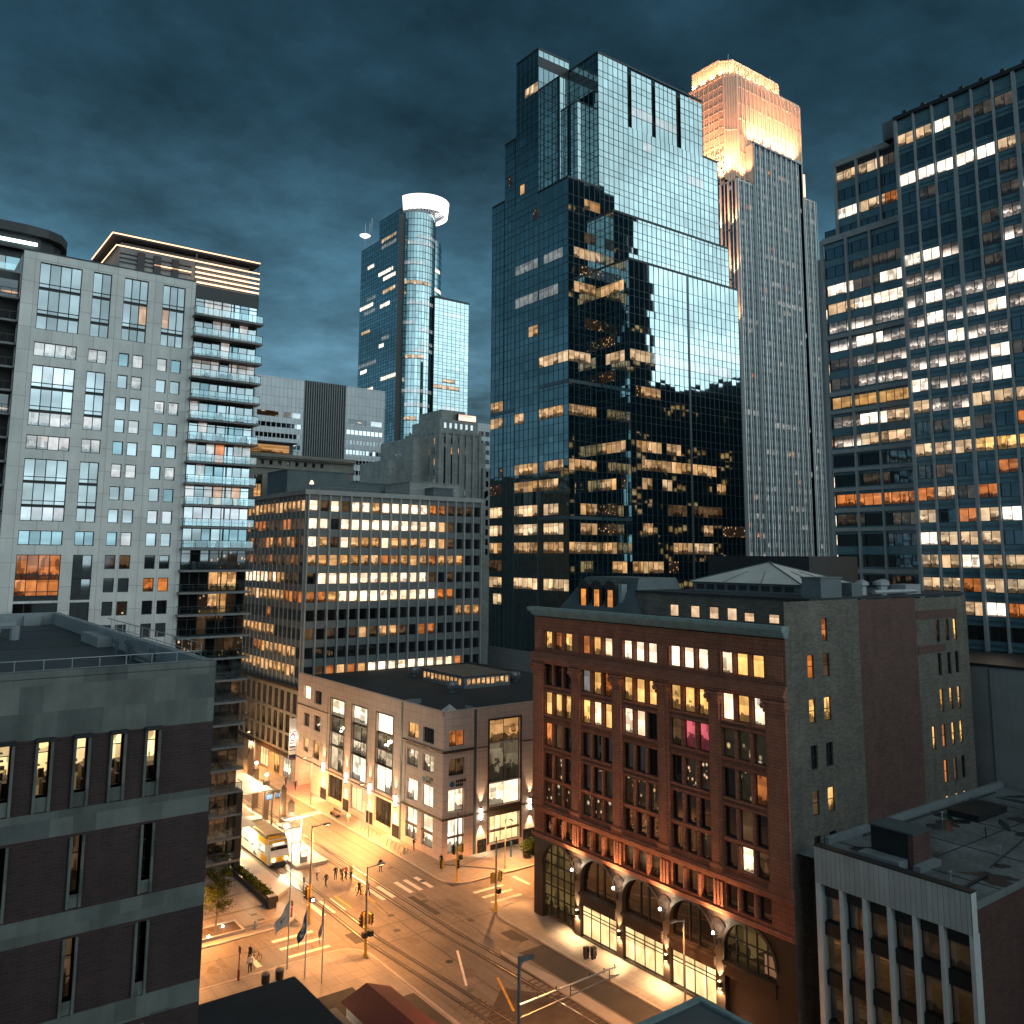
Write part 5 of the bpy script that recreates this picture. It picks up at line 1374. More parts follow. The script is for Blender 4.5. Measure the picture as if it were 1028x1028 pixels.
def round_tower():
    t = thing('round_tower', 'slender blue glass tower with a round shaft and glowing white halo ring on top', 'skyscraper', (232, 420, 0))
    FLR = [41.0+4.0*i for i in range(52)]
    L = Face('x', 232.0)
    rr = random.Random(21)
    def segs(a, b, z0, z1, p, mats=('lit_bright','lit_tower2','lit_pale')):
        out = []
        for z in FLR:
            if z0 < z < z1 and rr.random() < p:
                w = (b-a)*rr.uniform(0.25, 0.95); s = a+(b-a-w)*rr.random(); out.append((s, s+w, z+1.2, rr.choice(mats)))
        return out
    FF = [z+1.2 for z in FLR]
    curtain(t, L, 420, 444, 60, 240, 3.0, segs(420,444,60,226,0.34), gmat='glass_teal', floors=FF, mw=0.22)
    curtain(t, L, 444, 467, 60, 236-8, 3.0, segs(444,467,60,215,0.36), gmat='glass_teal', floors=FF, mw=0.22)
    # round shaft
    cx, cy, R = 249.0, 430.0, 11.6
    q = MB(); lm = MB(); lw = MB(); n = 40
    for k, z in enumerate(FLR):
        if z > 240: break
        lit = rr.random() < 0.42; i0 = rr.randint(18, 30); i1 = i0+rr.randint(3, 12); warm = rr.random() < 0.4
        for i in range(n):
            a0 = 2*math.pi*i/n; a1 = 2*math.pi*(i+1)/n
            P = lambda a, zz: (cx+R*math.cos(a), cy+R*math.sin(a), zz)
            zt = min(z+2.4, 241); zu = min(z+4.0, 241)
            tgt = (lw if warm else lm) if (lit and i0 <= i <= i1) else q
            tgt.face([P(a0,z),P(a1,z),P(a1,zt),P(a0,zt)], 0, [(0,0),(1,0),(1,1),(0,1)])
            if zu > zt: q.face([P(a0,zt),P(a1,zt),P(a1,zu),P(a0,zu)])
    q.build('round_glazing', 'glass_teal', t, smooth=False); stuff(lm.build('window', 'lit_pale2', t)); stuff(lw.build('window', 'lit_tower2', t))
    g = MB()
    for z in FLR:
        if z < 241: g.lathe(cx, cy, [(R+0.02,z-0.12),(R+0.18,z-0.12),(R+0.18,z+0.12),(R+0.02,z+0.12)], 40)
    for i in range(0, 40):
        a = 2*math.pi*i/40; g.tube((cx+(R+0.05)*math.cos(a), cy+(R+0.05)*math.sin(a), 41), (cx+(R+0.05)*math.cos(a), cy+(R+0.05)*math.sin(a), 241), 0.12, n=4)
    g.build('mullion_grid', 'mullion_dark', t)
    g = MB(); g.lathe(cx, cy, [(R-0.1,0),(R-0.1,241),(0,241)], 32); g.box(233,262,444,466,0,228); g.box(233,245,425,444,0,239.5); g.build('core', 'trim_dark', t)
    # curved right block and the lower square wing
    q = MB(); lm = MB(); n = 18; cx2, cy2, R2 = 255.0, 440.0, 15.5
    for k, z in enumerate(FLR):
        if z > 227: break
        lit = rr.random() < 0.4; i0 = rr.randint(0, 10); i1 = i0+rr.randint(2, 8)
        for i in range(n):
            a0 = -math.pi/2+math.pi/2*i/n; a1 = -math.pi/2+math.pi/2*(i+1)/n
            P = lambda a, zz: (cx2+R2*math.cos(a), cy2+R2*math.sin(a), zz)
            tgt = lm if lit and i0 <= i <= i1 else q
            tgt.face([P(a0,z),P(a1,z),P(a1,z+2.4),P(a0,z+2.4)], 0, [(0,0),(1,0),(1,1),(0,1)]); q.face([P(a0,z+2.4),P(a1,z+2.4),P(a1,min(z+4,229)),P(a0,min(z+4,229))])
    q.build('round_glazing', 'glass_teal', t); stuff(lm.build('window', 'lit_bright', t))
    g = MB()
    for z in FLR:
        if z < 229: g.lathe(cx2, cy2, [(R2+0.02,z-0.12),(R2+0.18,z-0.12),(R2+0.18,z+0.12)], 18, a0=-math.pi/2, a1=0)
    g.build('mullion_grid', 'mullion_dark', t)
    curtain(t, Face('x',255.0-0.4), 424.4, 437, 60, 229.5, 2.5, segs(424,436,60,225,0.3), floors=FF, mw=0.2)
    g = MB(); g.box(254.8,270,440.5,462,0,229); g.lathe(255.0,440.0,[(15.2,0),(15.2,229),(0,229)],24,a0=-math.pi/2,a1=0); g.box(254.6,270.5,440,462,229,229.6); g.build('core', 'trim_dark', t)
    curtain(t, Face('y',418), 255.6, 279.6, 60, 191, 3.0, segs(254,277,60,186,0.16,('lit_pale','lit_pale','lit_tower2')), gmat='glass_teal', floors=FF, mw=0.2)
    g = MB(); g.box(255.7,279.5,418.1,450,0,190.8); g.box(255.4,279.8,417.7,450,190.8,192); g.build('core', 'trim_dark', t)
    # halo
    a0, a1 = rad(-168), rad(38)
    h = MB(); n = 40
    cxh, cyh, Rh = 253.0, 430.0, 15.2
    for i in range(n):
        t0 = a0+(a1-a0)*i/n; t1 = a0+(a1-a0)*(i+1)/n
        for r, s in ((Rh, 1), (Rh-0.8, -1)):
            p = [(cxh+r*math.cos(t0), cyh+r*math.sin(t0), 243), (cxh+r*math.cos(t1), cyh+r*math.sin(t1), 243), (cxh+(r+0.8)*math.cos(t1), cyh+(r+0.8)*math.sin(t1), 251.5), (cxh+(r+0.8)*math.cos(t0), cyh+(r+0.8)*math.sin(t0), 251.5)]
            h.face(p if s > 0 else p[::-1])
        h.face([(cxh+(Rh+.8)*math.cos(t0), cyh+(Rh+.8)*math.sin(t0), 251.5),(cxh+(Rh+.8)*math.cos(t1), cyh+(Rh+.8)*math.sin(t1), 251.5),(cxh+Rh*math.cos(t1), cyh+Rh*math.sin(t1), 251.5),(cxh+Rh*math.cos(t0), cyh+Rh*math.sin(t0), 251.5)])
    h.build('halo_ring', 'halo_white', t)
    s = MB()
    for i in range(22):
        a = a0+(a1-a0)*i/21
        s.tube((cx+(R-1)*math.cos(a), cy+(R-1)*math.sin(a), 240.5), (cxh+Rh*0.98*math.cos(a), cyh+Rh*0.98*math.sin(a), 246), 0.35, n=5)
        s.tube((cx+(R-1)*math.cos(a), cy+(R-1)*math.sin(a), 241), (cx+(R-0.6)*math.cos(a), cy+(R-0.6)*math.sin(a), 245.5), 0.3, n=5)
    s.build('halo_strut', 'alu', t)
    s = MB(); s.box(238,255,427,440,241,245); s.build('plant_room', 'penthouse_metal', t)
    d = MB(); d.lathe(233.5, 466, [(0,236),(3.2,237.8),(3.3,238.2),(0,238.2)], 14); d.build('lit_dish', 'halo_white', t)
    d = MB()
    for x, y in ((233.5,466),(234.5,462),(233.8,458)): d.tube((x,y,228),(x,y,245+(y%3)),0.22,n=5)
    d.build('mast', 'alu', t)
    return t

def twin_slab():
    t = thing('banded_slab', 'pale banded office slab with a dark ribbed centre strip, behind the ribbed block', 'office block', (108, 300, 0))
    F = Face('y', 300.0); rr = random.Random(4)
    for a, b in ((108.5,127.2),(144.3,161.2)):
        fl = [96.0-3.9*i for i in range(16)]
        cells = []
        for k, z in enumerate(fl[1:]):
            if k == 0: 
                cells += [(a+1,a+9,z-1,z+1,'lit_busy'),(a+11,b-1,z-1,z+1,'lit_pale')]
                continue
            mt = 'glass_dim' if k in (2,4,6,8) else ('lit_busy2' if k in (7,9) and a < 130 or k == 8 else 'glass_sky')
            n = 11 if k != 1 else 9
            for i in range(n): cells.append((a+0.6+(b-a-1.2)*i/n+0.1, a+0.6+(b-a-1.2)*(i+1)/n-0.1, z-0.95, z+0.75, mt))
        mb = MB(); F.holed(mb, a, b, 40, 105.8, [c[:4] for c in cells], 0.25); mb.build('panel_wall', 'slab_panel', t)
        mb = MB(); ms = []
        for c in cells:
            if c[4] not in ms: ms.append(c[4])
            F.quad(mb, *c[:4], -0.2, ms.index(c[4]), tilt=0.0022)
        stuff(mb.build('window', ms, t))
        q = MB(); q.box(a, b, 300.3, 330, 0, 105.8, 0, ('y0','z0')); q.build('rear_wall', 'slab_panel', t)
    mb = MB(); mb.box(127.2,144.3,301,330,0,106.2); mb.build('centre_strip', 'trim_dark', t)
    mb = MB()
    for i in range(19): mb.box(127.3+i*0.93, 127.7+i*0.93, 300.2, 301, 40, 106)
    mb.build('centre_rib', 'spandrel_grey', t)
    return t

def arcaded_block():
    t = thing('arcaded_building', 'old stone building with arched upper windows and a lit roof terrace, behind the balconies', 'building', (66.3, 190, 0))
    F = Face('y', 192.0)
    holes = []
    for i in range(6):
        c = 73.2+i*3.9-2.1*1.0
        holes.append((c-0.95, c+0.95, 52.5, 59.4))
    for i in range(9): holes.append((69.4+i*2.1, 70.2+i*2.1, 61.7, 62.7))
    mb = MB(); F.holed(mb, 66.3, 95, 30, 63.0, holes, 0.5); mb.build('front_wall', 'deco_stone_warm', t)
    for k, h in enumerate(holes):
        if k > 5:
            q = MB(); F.quad(q, *h[:4], -0.4); q.build('attic_window', 'lit_orange' if k == 6 else 'glass_dim', t); continue
        c = (h[0]+h[1])/2
        q = MB(); F.quad(q, h[0], h[1], h[2], 57.2, -0.4, 0); F.quad(q, h[0], h[1], 57.2, 59.4, -0.4, 1); w = q.build('arched_window', ['lit_warm' if k < 1 else 'glass_dim','glass_dim'], t)
        fb = MB(); bars(fb, F, h[0], h[1], h[2], h[3], 2, 3, -0.38, 0.14, 0.1); fb.build('frame', 'trim_dark', w)
        q = MB()
        for i in range(10):
            a0 = math.pi*i/10; a1 = math.pi*(i+1)/10
            q.face([F.p(c-0.95*math.cos(a0),59.3+0.95*math.sin(a0),0.12),F.p(c-0.95*math.cos(a1),59.3+0.95*math.sin(a1),0.12),F.p(c-1.35*math.cos(a1),59.3+1.35*math.sin(a1),0.12),F.p(c-1.35*math.cos(a0),59.3+1.35*math.sin(a0),0.12)])
            q.face([F.p(c,59.3,0.03),F.p(c-0.95*math.cos(a0),59.3+0.95*math.sin(a0),0.03),F.p(c-0.95*math.cos(a1),59.3+0.95*math.sin(a1),0.03)])
        q.build('arch_moulding', 'deco_stone_warm', t)
    q = MB()
    for za, zb, d in ((60.9,61.3,0.4),(63.0,63.4,0.7),(63.4,63.9,1.2),(63.9,64.2,1.0)): F.box(q, 66.3-d, 95, za, zb, -0.4, d)
    q.build('cornice', 'deco_stone_warm', t)
    q = MB(); q.box(66.3,95,192.6,215,0,63.5,0,('z0','y0')); q.build('rear_wall', 'deco_stone_warm', t)
    q = MB(); q.box(68,80,194,199,64.0,67.0); q.build('terrace_pavilion', 'penthouse_metal', t)
    q = MB(); T = Face('y',194.0); T.quad(q,68.2,79.0,64.4,66.6,0.05); q.build('terrace_window', 'lit_orange2', t)
    q = MB(); T.box(q,67.5,80.5,67.0,67.3,-1,1.2); 
    for i in range(8): q.tube((67.2+i*1.9,192.5,64.2),(67.2+i*1.9,192.5,65.2),0.05,n=5)
    q.tube((67.2,192.5,65.2),(81,192.5,65.2),0.05,n=5); q.build('terrace_canopy', 'trim_dark', t)
    return t

def deco_tower():
    t = thing('deco_tower', 'grey stone setback office tower with tall window strips, left of the mirror glass tower', 'office block', (143, 233, 0))
    rr = random.Random(6)
    B, A = Face('y', 235.0), Face('x', 145.8)
    q = MB(); q.box(145.8+.6,163,235.6,256,0,81.5,0,('z0',)); q.box(147.2,162.3,236.5,254,81.5,85.5,0,('z0',)); q.box(148.6,158,237.5,252,85.5,88.8,0,('z0',))
    q.box(163,166.2,237,258,0,79,0,('z0',)); q.box(163.2,168.5,234,258,0,70,0,('z0',)); q.box(139.5,146.2,240,262,0,79,0,('z0',)) ; q.box(134,141,246,266,0,72,0,('z0',)); q.build('core_wall', 'deco_stone', t)
    holesB = []; cells = []
    for i in range(5):
        a = 148.2+i*2.75; 
        for k in range(11):
            z = 78.4-3.4*k; 
            if 62.5 < z < 75: continue
            cells.append((B,a,a+1.1,z-1.1,z+1.1))
        cells.append((B,a,a+1.25,62.5,73.8))
    for i in range(7):
        a = 236.5+i*2.65
        for k in range(12): cells.append((A,a,a+1.1,78-3.4*k-1.1,78-3.4*k+1.1))
    for F, u0, u1 in ((B,145.8,163),(A,235,256)):
        mb = MB(); F.holed(mb, u0, u1, 30, 81.4, [c[1:5] for c in cells if c[0] is F], 0.4); mb.build('wall', 'deco_stone', t)
    mb = MB(); ms = ['glass_dim','lit_pale2','lit_warm','lit_dim']
    for F,a,b,z0,z1 in cells:
        k = 0
        r = rr.random()
        if z1-z0 < 3 and r < (0.28 if F is B else 0.38): k = 1 if r < 0.2 else 2
        F.quad(mb,a,b,z0,z1,-0.35,k)
    stuff(mb.build('window', ms, t))
    mb = MB()
    for F,u0,u1,n in ((B,145.8,163,7),(A,235,256,8)):
        for i in range(n):
            u = u0+0.7+(u1-u0-1.4)*i/(n-1); F.box(mb,u-0.45,u+0.45,38,80.6 if i%2 else 82.4,0,0.4)
        F.box(mb,u0,u1,80.6,81.6,0,0.3)
    mb.build('buttress', 'deco_stone', t)
    mb = MB(); U = Face('y',236.5)
    for i in range(6): U.quad(mb,149+i*2.1,149.9+i*2.1,82.6,84.4,0.03, 0)
    mb.build('attic_window', 'lit_pale2', t)
    mb = MB(); Face('y',234.0).quad(mb,163.6,164.6,60,62.2,0.03); 
    for k in range(9):
        for x in (164.2,166.2): Face('y',234.0).quad(mb,x,x+1.0,68-3.2*k-1,68-3.2*k+1,0.03)
    for k in range(8):
        for y in (247.5,250.5): Face('x',139.5).quad(mb,y,y+1.1,75-3.4*k-1.1,75-3.4*k+1.1,0.03)
    mb.build('shoulder_window', 'glass_dim', t)
    mb = MB(); Face('y',236.4).box(mb,154.6,161.5,85.6,87.6,0,0.1); mb.build('roof_sign', 'sign_glow', t)
    mb = MB(); mb.box(154.5,161.6,236.45,238,85.5,87.8); mb.build('sign_box', 'trim_dark', t)
    return t

def dark_neighbour():
    t = thing('dark_glass_tower', 'dark glass apartment tower with a curved roof edge and a white light strip, far left', 'building', (18, 150, 0))
    F = Face('y', 150.0); rr = random.Random(9)
    q = MB()
    pts = [(-30,149.6),(15.5,149.6),(18.5,150.2),(20.6,151.6),(21.9,153.6),(22.4,157),(22.4,175),(-30,175)]
    q.prism(pts, 88.2, 90.6); q.prism([(x+(0.9 if x > 0 else 0), y-(0.9 if y < 152 else 0)) for x, y in pts], 90.6, 92.0); q.build('roof_canopy', 'trim_dark', t)
    q = MB(); q.box(-30, 18.0, 149.35, 149.5, 89.0, 89.5); q.build('light_strip', 'led_cool', t)
    q = MB(); q.box(-30,17.5,151,175,0,88.2,0,('z0',)); q.build('core', 'trim_dark', t)
    G = Face('y', 150.9)
    mb = MB(); ms = ['glass_dim','glass_fade','lit_cool','lit_warm']
    for k in range(28):
        z = 85.6-3.05*k
        for i in range(16):
            G.quad(mb, -14+i*2, -12+i*2, z-1.2, z+1.4, 0, (1 if rr.random() < (0.5 if k < 4 else 0.15) else 0) if rr.random() < 0.94 else rr.choice([2,3]), tilt=0.0022)
    mb.build('glazing', ms, t)
    q = MB()
    for i in range(17): G.box(q, -14+i*2-0.06, -14+i*2+0.06, 0, 88, 0, 0.1)
    q.build('mullion_grid', 'trim_dark', t)
    for k in range(27):
        z = 84.3-3.05*k
        q = MB(); q.box(-14, 17.6, 148.9, 151, z-0.28, z); s = q.build('balcony', 'balcony_slab', t)
        q = MB(); q.box(-14, 17.6, 148.95, 149.0, z+0.1, z+1.05); q.build('balustrade', 'glass_rail', s)
    for (x, z, l, nm) in ((16.0,81.2,2.4,'lit_lamp'),(13.6,79.2,0.5,'lit_lamp')):
        q = MB(); q.box(x-l, x, 149.0, 149.3, z, z+0.45); q.build('balcony_light', 'halo_white', t)
    return t

def far_block():
    t = thing('grey_far_tower', 'narrow grey block just showing between the stone setback tower and the mirror glass tower', 'building', (208, 300, 0))
    q = MB(); q.box(206,214,300,320,0,97.5,0,('z0',)); q.build('wall', 'slab_panel', t)
    q = MB(); F = Face('y',300)
    for k in range(14):
        for x in (207,210): F.quad(q,x,x+2.2,93-4*k-1,93-4*k+1,0.04)
    q.build('window', 'glass_office', t)
    q = MB(); F.quad(q, 208.2,209.6,75,77,0.06); q.build('window', 'lit_bright', t)
    return t

def across_blocks():
    """blocks out of the frame to the right and behind, mirrored in the glass fronts or added to darken and shade"""
    specs = [('dark stone tower mirrored in the side of the mirror glass tower', 200, 231, 10, 43, 186),
             ('broad dark block mirrored low in the mirror glass tower', 216, 300, -30, 20, 112),
             ('dark block beyond the right edge mirrored low in the mirror glass tower', 300, 380, 10, 60, 118),
             ('unseen slim tower added at the viewpoint to darken the re-entrant corner of the glass tower', -26, 11, -44, -8, 170),  # unseen, added to darken the glass corner and shade the brick wall
             ('block behind the viewpoint mirrored low in the apartment tower windows', -70, 40, -80, -46, 38.5),
             ('block across the street behind the viewpoint mirrored in low windows', 66, 89, -70, -4, 40),
             ('unseen tall block added across the street behind the viewpoint to shade the terracotta side wall', 113, 160, -36, -4, 62)]  # unseen, added to shade the terracotta side wall and the low roof
    rr = random.Random(12)
    for lab, x0, x1, y0, y1, z in specs:
        t = thing('unseen_block', lab, 'building', (x0, y0, 0), 'blocks seen only as reflections')
        q = MB(); q.box(x0,x1,y0,y1,0,z,0,('z0',)); q.build('wall', 'core_dark', t)
        if y1 == -8: continue
        mb = MB(); n = int((x1-x0)/3.2)
        for k in range(int(z/4)-4):
            if rr.random() < 0.45: continue
            for i in range(n):
                if rr.random() < 0.35:
                    x = x0+1+i*3.2; zz = 8+4*k
                    mb.face([(x,y1+0.05,zz),(x,y1+0.05,zz+2.2),(x+2.6,y1+0.05,zz+2.2),(x+2.6,y1+0.05,zz)], 0, [(1,0),(1,1),(0,1),(0,0)])
        stuff(mb.build('window', 'lit_warm', t))
# ================================================================== ground, roads, pavements
def setting():
    def sheet(name, pts, z, mat):
        q = MB(); q.face([(x,y,z) for x,y in pts]); return struct(q.build(name, mat))
    def R(x0,x1,y0,y1): return [(x0,y0),(x1,y0),(x1,y1),(x0,y1)]
    sheet('ground', R(-3500,3500,-3500,3500), -0.05, 'ground_dark')
    sheet('road', R(43.0,62.6,97.0,330), 0.0, 'road_concrete'); sheet('road', R(45.0,62.4,-60,87.5), 0.0, 'road_concrete')
    sheet('road', R(-120,43.0,87.5,97.0), 0.0, 'road_concrete'); sheet('road', R(62.6,300,86.5,95.6), 0.0, 'road_concrete')
    sheet('crossing', R(43.0,62.6,87.5,97.0), 0.002, 'road_crossing')
    def pav(pts, z=0.14, mat='paving', name='pavement'):
        q = MB(); q.prism(pts, -0.04, z); return struct(q.build(name, [mat]))
    def corner(cx, cy, r, a0, a1, n=6):
        return [(cx+r*math.cos(rad(a0+(a1-a0)*i/n)), cy+r*math.sin(rad(a0+(a1-a0)*i/n))) for i in range(n+1)]
    pav([(61.9,-60),(104,-60),(104,87.0)]+corner(65.0,83.9,3.1,90,180))
    pav(corner(65.6,98.6,3.1,180,270)+[(104,95.5),(104,330),(62.5,330)])
    pav([(-120,96.7)]+corner(39.8,100.3,3.6,-90,0)+[(43.2,330),(-120,330)])
    pav([(-120,-60),(45.4,-60)]+corner(42.6,84.8,3.0,0,90)+[(-120,87.9)])
    # kerb stones
    def kerb(path):
        q = MB()
        for (xa,ya),(xb,yb) in zip(path, path[1:]):
            d = Vector((xb-xa,yb-ya,0)); L = d.length
            if L < 1e-6: continue
            d /= L; nn = Vector((-d.y,d.x,0))*0.16
            a = Vector((xa,ya,0)); b = Vector((xb,yb,0))
            P = [a-nn,b-nn,b+nn,a+nn]
            q.face([(p.x,p.y,0.155) for p in P]); 
            for i in range(4):
                p0 = P[i]; p1 = P[(i+1)%4]; q.face([(p0.x,p0.y,-0.03),(p1.x,p1.y,-0.03),(p1.x,p1.y,0.155),(p0.x,p0.y,0.155)])
        return struct(q.build('kerb', 'kerb_stone'))
    kerb([(61.9,-60),(61.9,83.9)]+corner(65.0,83.9,3.1,180,90)+[(104,87.0)])
    kerb([(104,95.5)]+corner(65.6,98.6,3.1,270,180)+[(62.5,200)])
    kerb([(-60,96.7)]+corner(39.8,100.3,3.6,-90,0))
    kerb([(-60,87.9)]+corner(42.6,84.8,3.0,90,0)+[(45.6,-20)])
    # markings
    def marks(name, rects, mat, z=0.007):
        q = MB()
        for x0,x1,y0,y1 in rects: q.face([(x0,y0,z),(x1,y0,z),(x1,y1,z),(x0,y1,z)])
        return struct(q.build(name, mat))
    marks('crosswalk_marking', [(x-0.3,x+0.3,97.0,101.2) for x in (46.0,47.2,48.5,53.8,55.1,57.6,58.95,60.5)], 'mark_white')
    marks('lane_marking', [(49.35,49.6,97.1,101.6),(52.4,52.65,97.1,101.4)], 'mark_yellow')
    marks('crosswalk_marking', [(63.7,68.2,y-0.28,y+0.28) for y in (92.45,90.6,88.75)], 'mark_white')
    marks('crosswalk_marking', [(38.6,43.2,y-0.28,y+0.28) for y in (93.9,91.7,89.5)], 'mark_white')
    marks('stop_line', [(70.7,71.2,90.6,94.0),(35.2,35.75,89.2,91.9)], 'mark_white')
    q = MB()
    for (xa,ya,xb,yb) in ((53.5,80.6,50.1,73.8),): 
        d = Vector((xb-xa,yb-ya,0)).normalized(); nn = Vector((-d.y,d.x,0))*0.12
        q.face([(xa-nn.x,ya-nn.y,0.007),(xb-nn.x,yb-nn.y,0.007),(xb+nn.x,yb+nn.y,0.007),(xa+nn.x,ya+nn.y,0.007)])
    struct(q.build('lane_marking', 'mark_white'))
    q = MB()
    for (xa,ya,xb,yb) in ((53.5,73.4,51.0,67.4),): 
        d = Vector((xb-xa,yb-ya,0)).normalized(); nn = Vector((-d.y,d.x,0))*0.12
        q.face([(xa-nn.x,ya-nn.y,0.007),(xb-nn.x,yb-nn.y,0.007),(xb+nn.x,yb+nn.y,0.007),(xa+nn.x,ya+nn.y,0.007)])
    struct(q.build('lane_marking', 'mark_yellow'))
    marks('road_patch', [(58.4,61.7,-60,76.4),(59.6,61.2,78.2,81.4),(62.2,63.6,77.6,82.5),(56.4,57.2,89.6,96.0),(45.6,47.0,88.2,91.0)], 'road_asphalt', 0.0045)
    marks('road_patch', [(41.0,45.2,40,75.4)], 'road_asphalt', 0.1455)
    marks('planting_bed', [(35.0,41.0,72.8,79.8)], 'roof_dark', 0.1465)
    marks('manhole', [(39.1,39.8,101.3,101.9),(39.2,40.0,99.5,100.1)], 'trim_dark', 0.1465)
    rr = random.Random(77)
    q = MB(); zl = 0.0048
    for i in range(34):   # worn patches and stains lying on the concrete
        x = rr.choice([45.5+rr.random()*16, 45.5+rr.random()*16, 28+rr.random()*14, 63+rr.random()*10]); 
        y = 66+rr.random()*46 if 45 < x < 62 else 88.6+rr.random()*6
        a = 0.3+rr.random()*1.3; b = 0.2+rr.random()*0.7; n = 10; pts = []
        for k in range(n):
            t0 = 2*math.pi*k/n; r = 0.65+rr.random()*0.6; pts.append((x+b*r*math.cos(t0), y+a*r*math.sin(t0), zl+0.00005*i))
        q.face(pts)
    struct(q.build('road_stain', 'road_stain'))
    q = MB()
    for x, y in ((52.2,92.5),(58.9,86.0),(60.6,99.5),(51.5,79.0),(57.5,93.8),(50.8,88.6),(59.6,106.0),(36.0,92.8),(67.0,92.0)):
        q.face([(x+0.42*math.cos(2*math.pi*k/14), y+0.42*math.sin(2*math.pi*k/14), 0.0078) for k in range(14)])
    struct(q.build('manhole', 'trim_dark'))
    q = MB()
    for (xa,ya,xb,yb) in ((45.5,90.2,62,91.0),(51.9,70,52.4,97),(57.9,78,58.2,97),(45,86.4,62.3,86.6),(59.9,98,60.3,135),(43,93.0,20,93.3)):
        d = Vector((xb-xa,yb-ya,0)).normalized(); nn = Vector((-d.y,d.x,0)); m = 14; pr = None
        for k in range(m+1):
            f = k/m; c = Vector((xa+(xb-xa)*f, ya+(yb-ya)*f, 0.0046))+nn*rr.uniform(-0.12,0.12); w2 = 0.03+rr.random()*0.04
            if pr: q.face([(pr[0]-nn*pr[1])[:],(c-nn*w2)[:],(c+nn*w2)[:],(pr[0]+nn*pr[1])[:]])
            pr = (c, w2)
    struct(q.build('tar_seam', 'road_asphalt'))
    # low strip beside the far track and the ballasted bed
    q = MB(); q.prism([(57.0,77.6),(56.6,77.0),(56.4,20),(58.2,20),(57.9,70)], -0.03, 0.16); struct(q.build('track_kerb', 'kerb_stone'))
    q = MB(); q.face([(46.2,-20,0.006),(56.3,-20,0.006),(56.9,66,0.006),(52.6,71.5,0.006),(46.2,66,0.006)]); struct(q.build('track_bed', 'ballast'))
    # paving joints of the plaza
    q = MB()
    for y in (98.6,103.3,108.4,113): q.face([(28,y,0.1445),(43,y,0.1445),(43,y+0.5,0.1445),(28,y+0.5,0.1445)])
    struct(q.build('paving_strip', 'paving_dark'))
    # station platforms
    q = MB(); q.box(49.3,53.7,112.6,190,-0.03,0.36); struct(q.build('platform', 'platform_pale'))
    q = MB(); q.prism([(43.2,104.5),(45.7,106.5),(45.7,190),(43.2,190)], -0.03, 0.36); struct(q.build('platform', 'platform_pale'))

def track(pts, label):
    t = thing('tram_track', label, 'tram track', (pts[0][0], pts[0][1], 0))
    for off in (-0.72, 0.72):
        q = MB()
        for (xa,ya),(xb,yb) in zip(pts, pts[1:]):
            q.face([(xa+off-0.06,ya,0.028),(xa+off+0.06,ya,0.028),(xb+off+0.06,yb,0.028),(xb+off-0.06,yb,0.028)])
            q.face([(xa+off+0.06,ya,0.0),(xb+off+0.06,yb,0.0),(xb+off+0.06,yb,0.028),(xa+off+0.06,ya,0.028)]); q.face([(xa+off-0.06,ya,0.0),(xb+off-0.06,yb,0.0),(xb+off-0.06,yb,0.028),(xa+off-0.06,ya,0.028)])
        r = q.build('rail', 'rail_steel', t)
        q = MB()
        for (xa,ya),(xb,yb) in zip(pts, pts[1:]):
            q.face([(xa+off-0.27,ya,0.012),(xa+off+0.27,ya,0.012),(xb+off+0.27,yb,0.012),(xb+off-0.27,yb,0.012)])
        q.build('rail_bed', 'road_asphalt', r)
    if True:
        q = MB(); 
        x, y = pts[0]; dy = 0
        while y+dy < 71.5:
            yy = y+dy
            for (xa,ya),(xb,yb) in zip(pts, pts[1:]):
                if ya <= yy <= yb: cx = xa+(xb-xa)*(yy-ya)/(yb-ya)
            q.box(cx-1.25, cx+1.25, yy-0.12, yy+0.12, 0.0, 0.022); dy += 0.75
        q.build('sleeper', 'sleeper_wood', t)
    return t

# ================================================================== street furniture
def signal_head(mb_y, mb_k, c, face_dir, lens=None):
    """three-light head; yellow back, dark front"""
    x, y, z = c; fx, fy = face_dir
    px, py = -fy, fx
    def bx(mb, w, d0, d1, z0, z1):
        P = [(x+px*s*w+fx*d, y+py*s*w+fy*d) for s, d in ((-1,d0),(1,d0),(1,d1),(-1,d1))]
        mb.prism(P, z0, z1)
    bx(mb_y, 0.2, -0.12, 0.1, z-0.5, z+0.5); bx(mb_k, 0.27, 0.1, 0.13, z-0.6, z+0.6)
    for k in (-0.32, 0, 0.32):
        mb_k.tube((x+fx*0.1,y+fy*0.1,z+k),(x+fx*0.34,y+fy*0.34,z+k-0.03),0.13,0.14,n=8,cap=False)

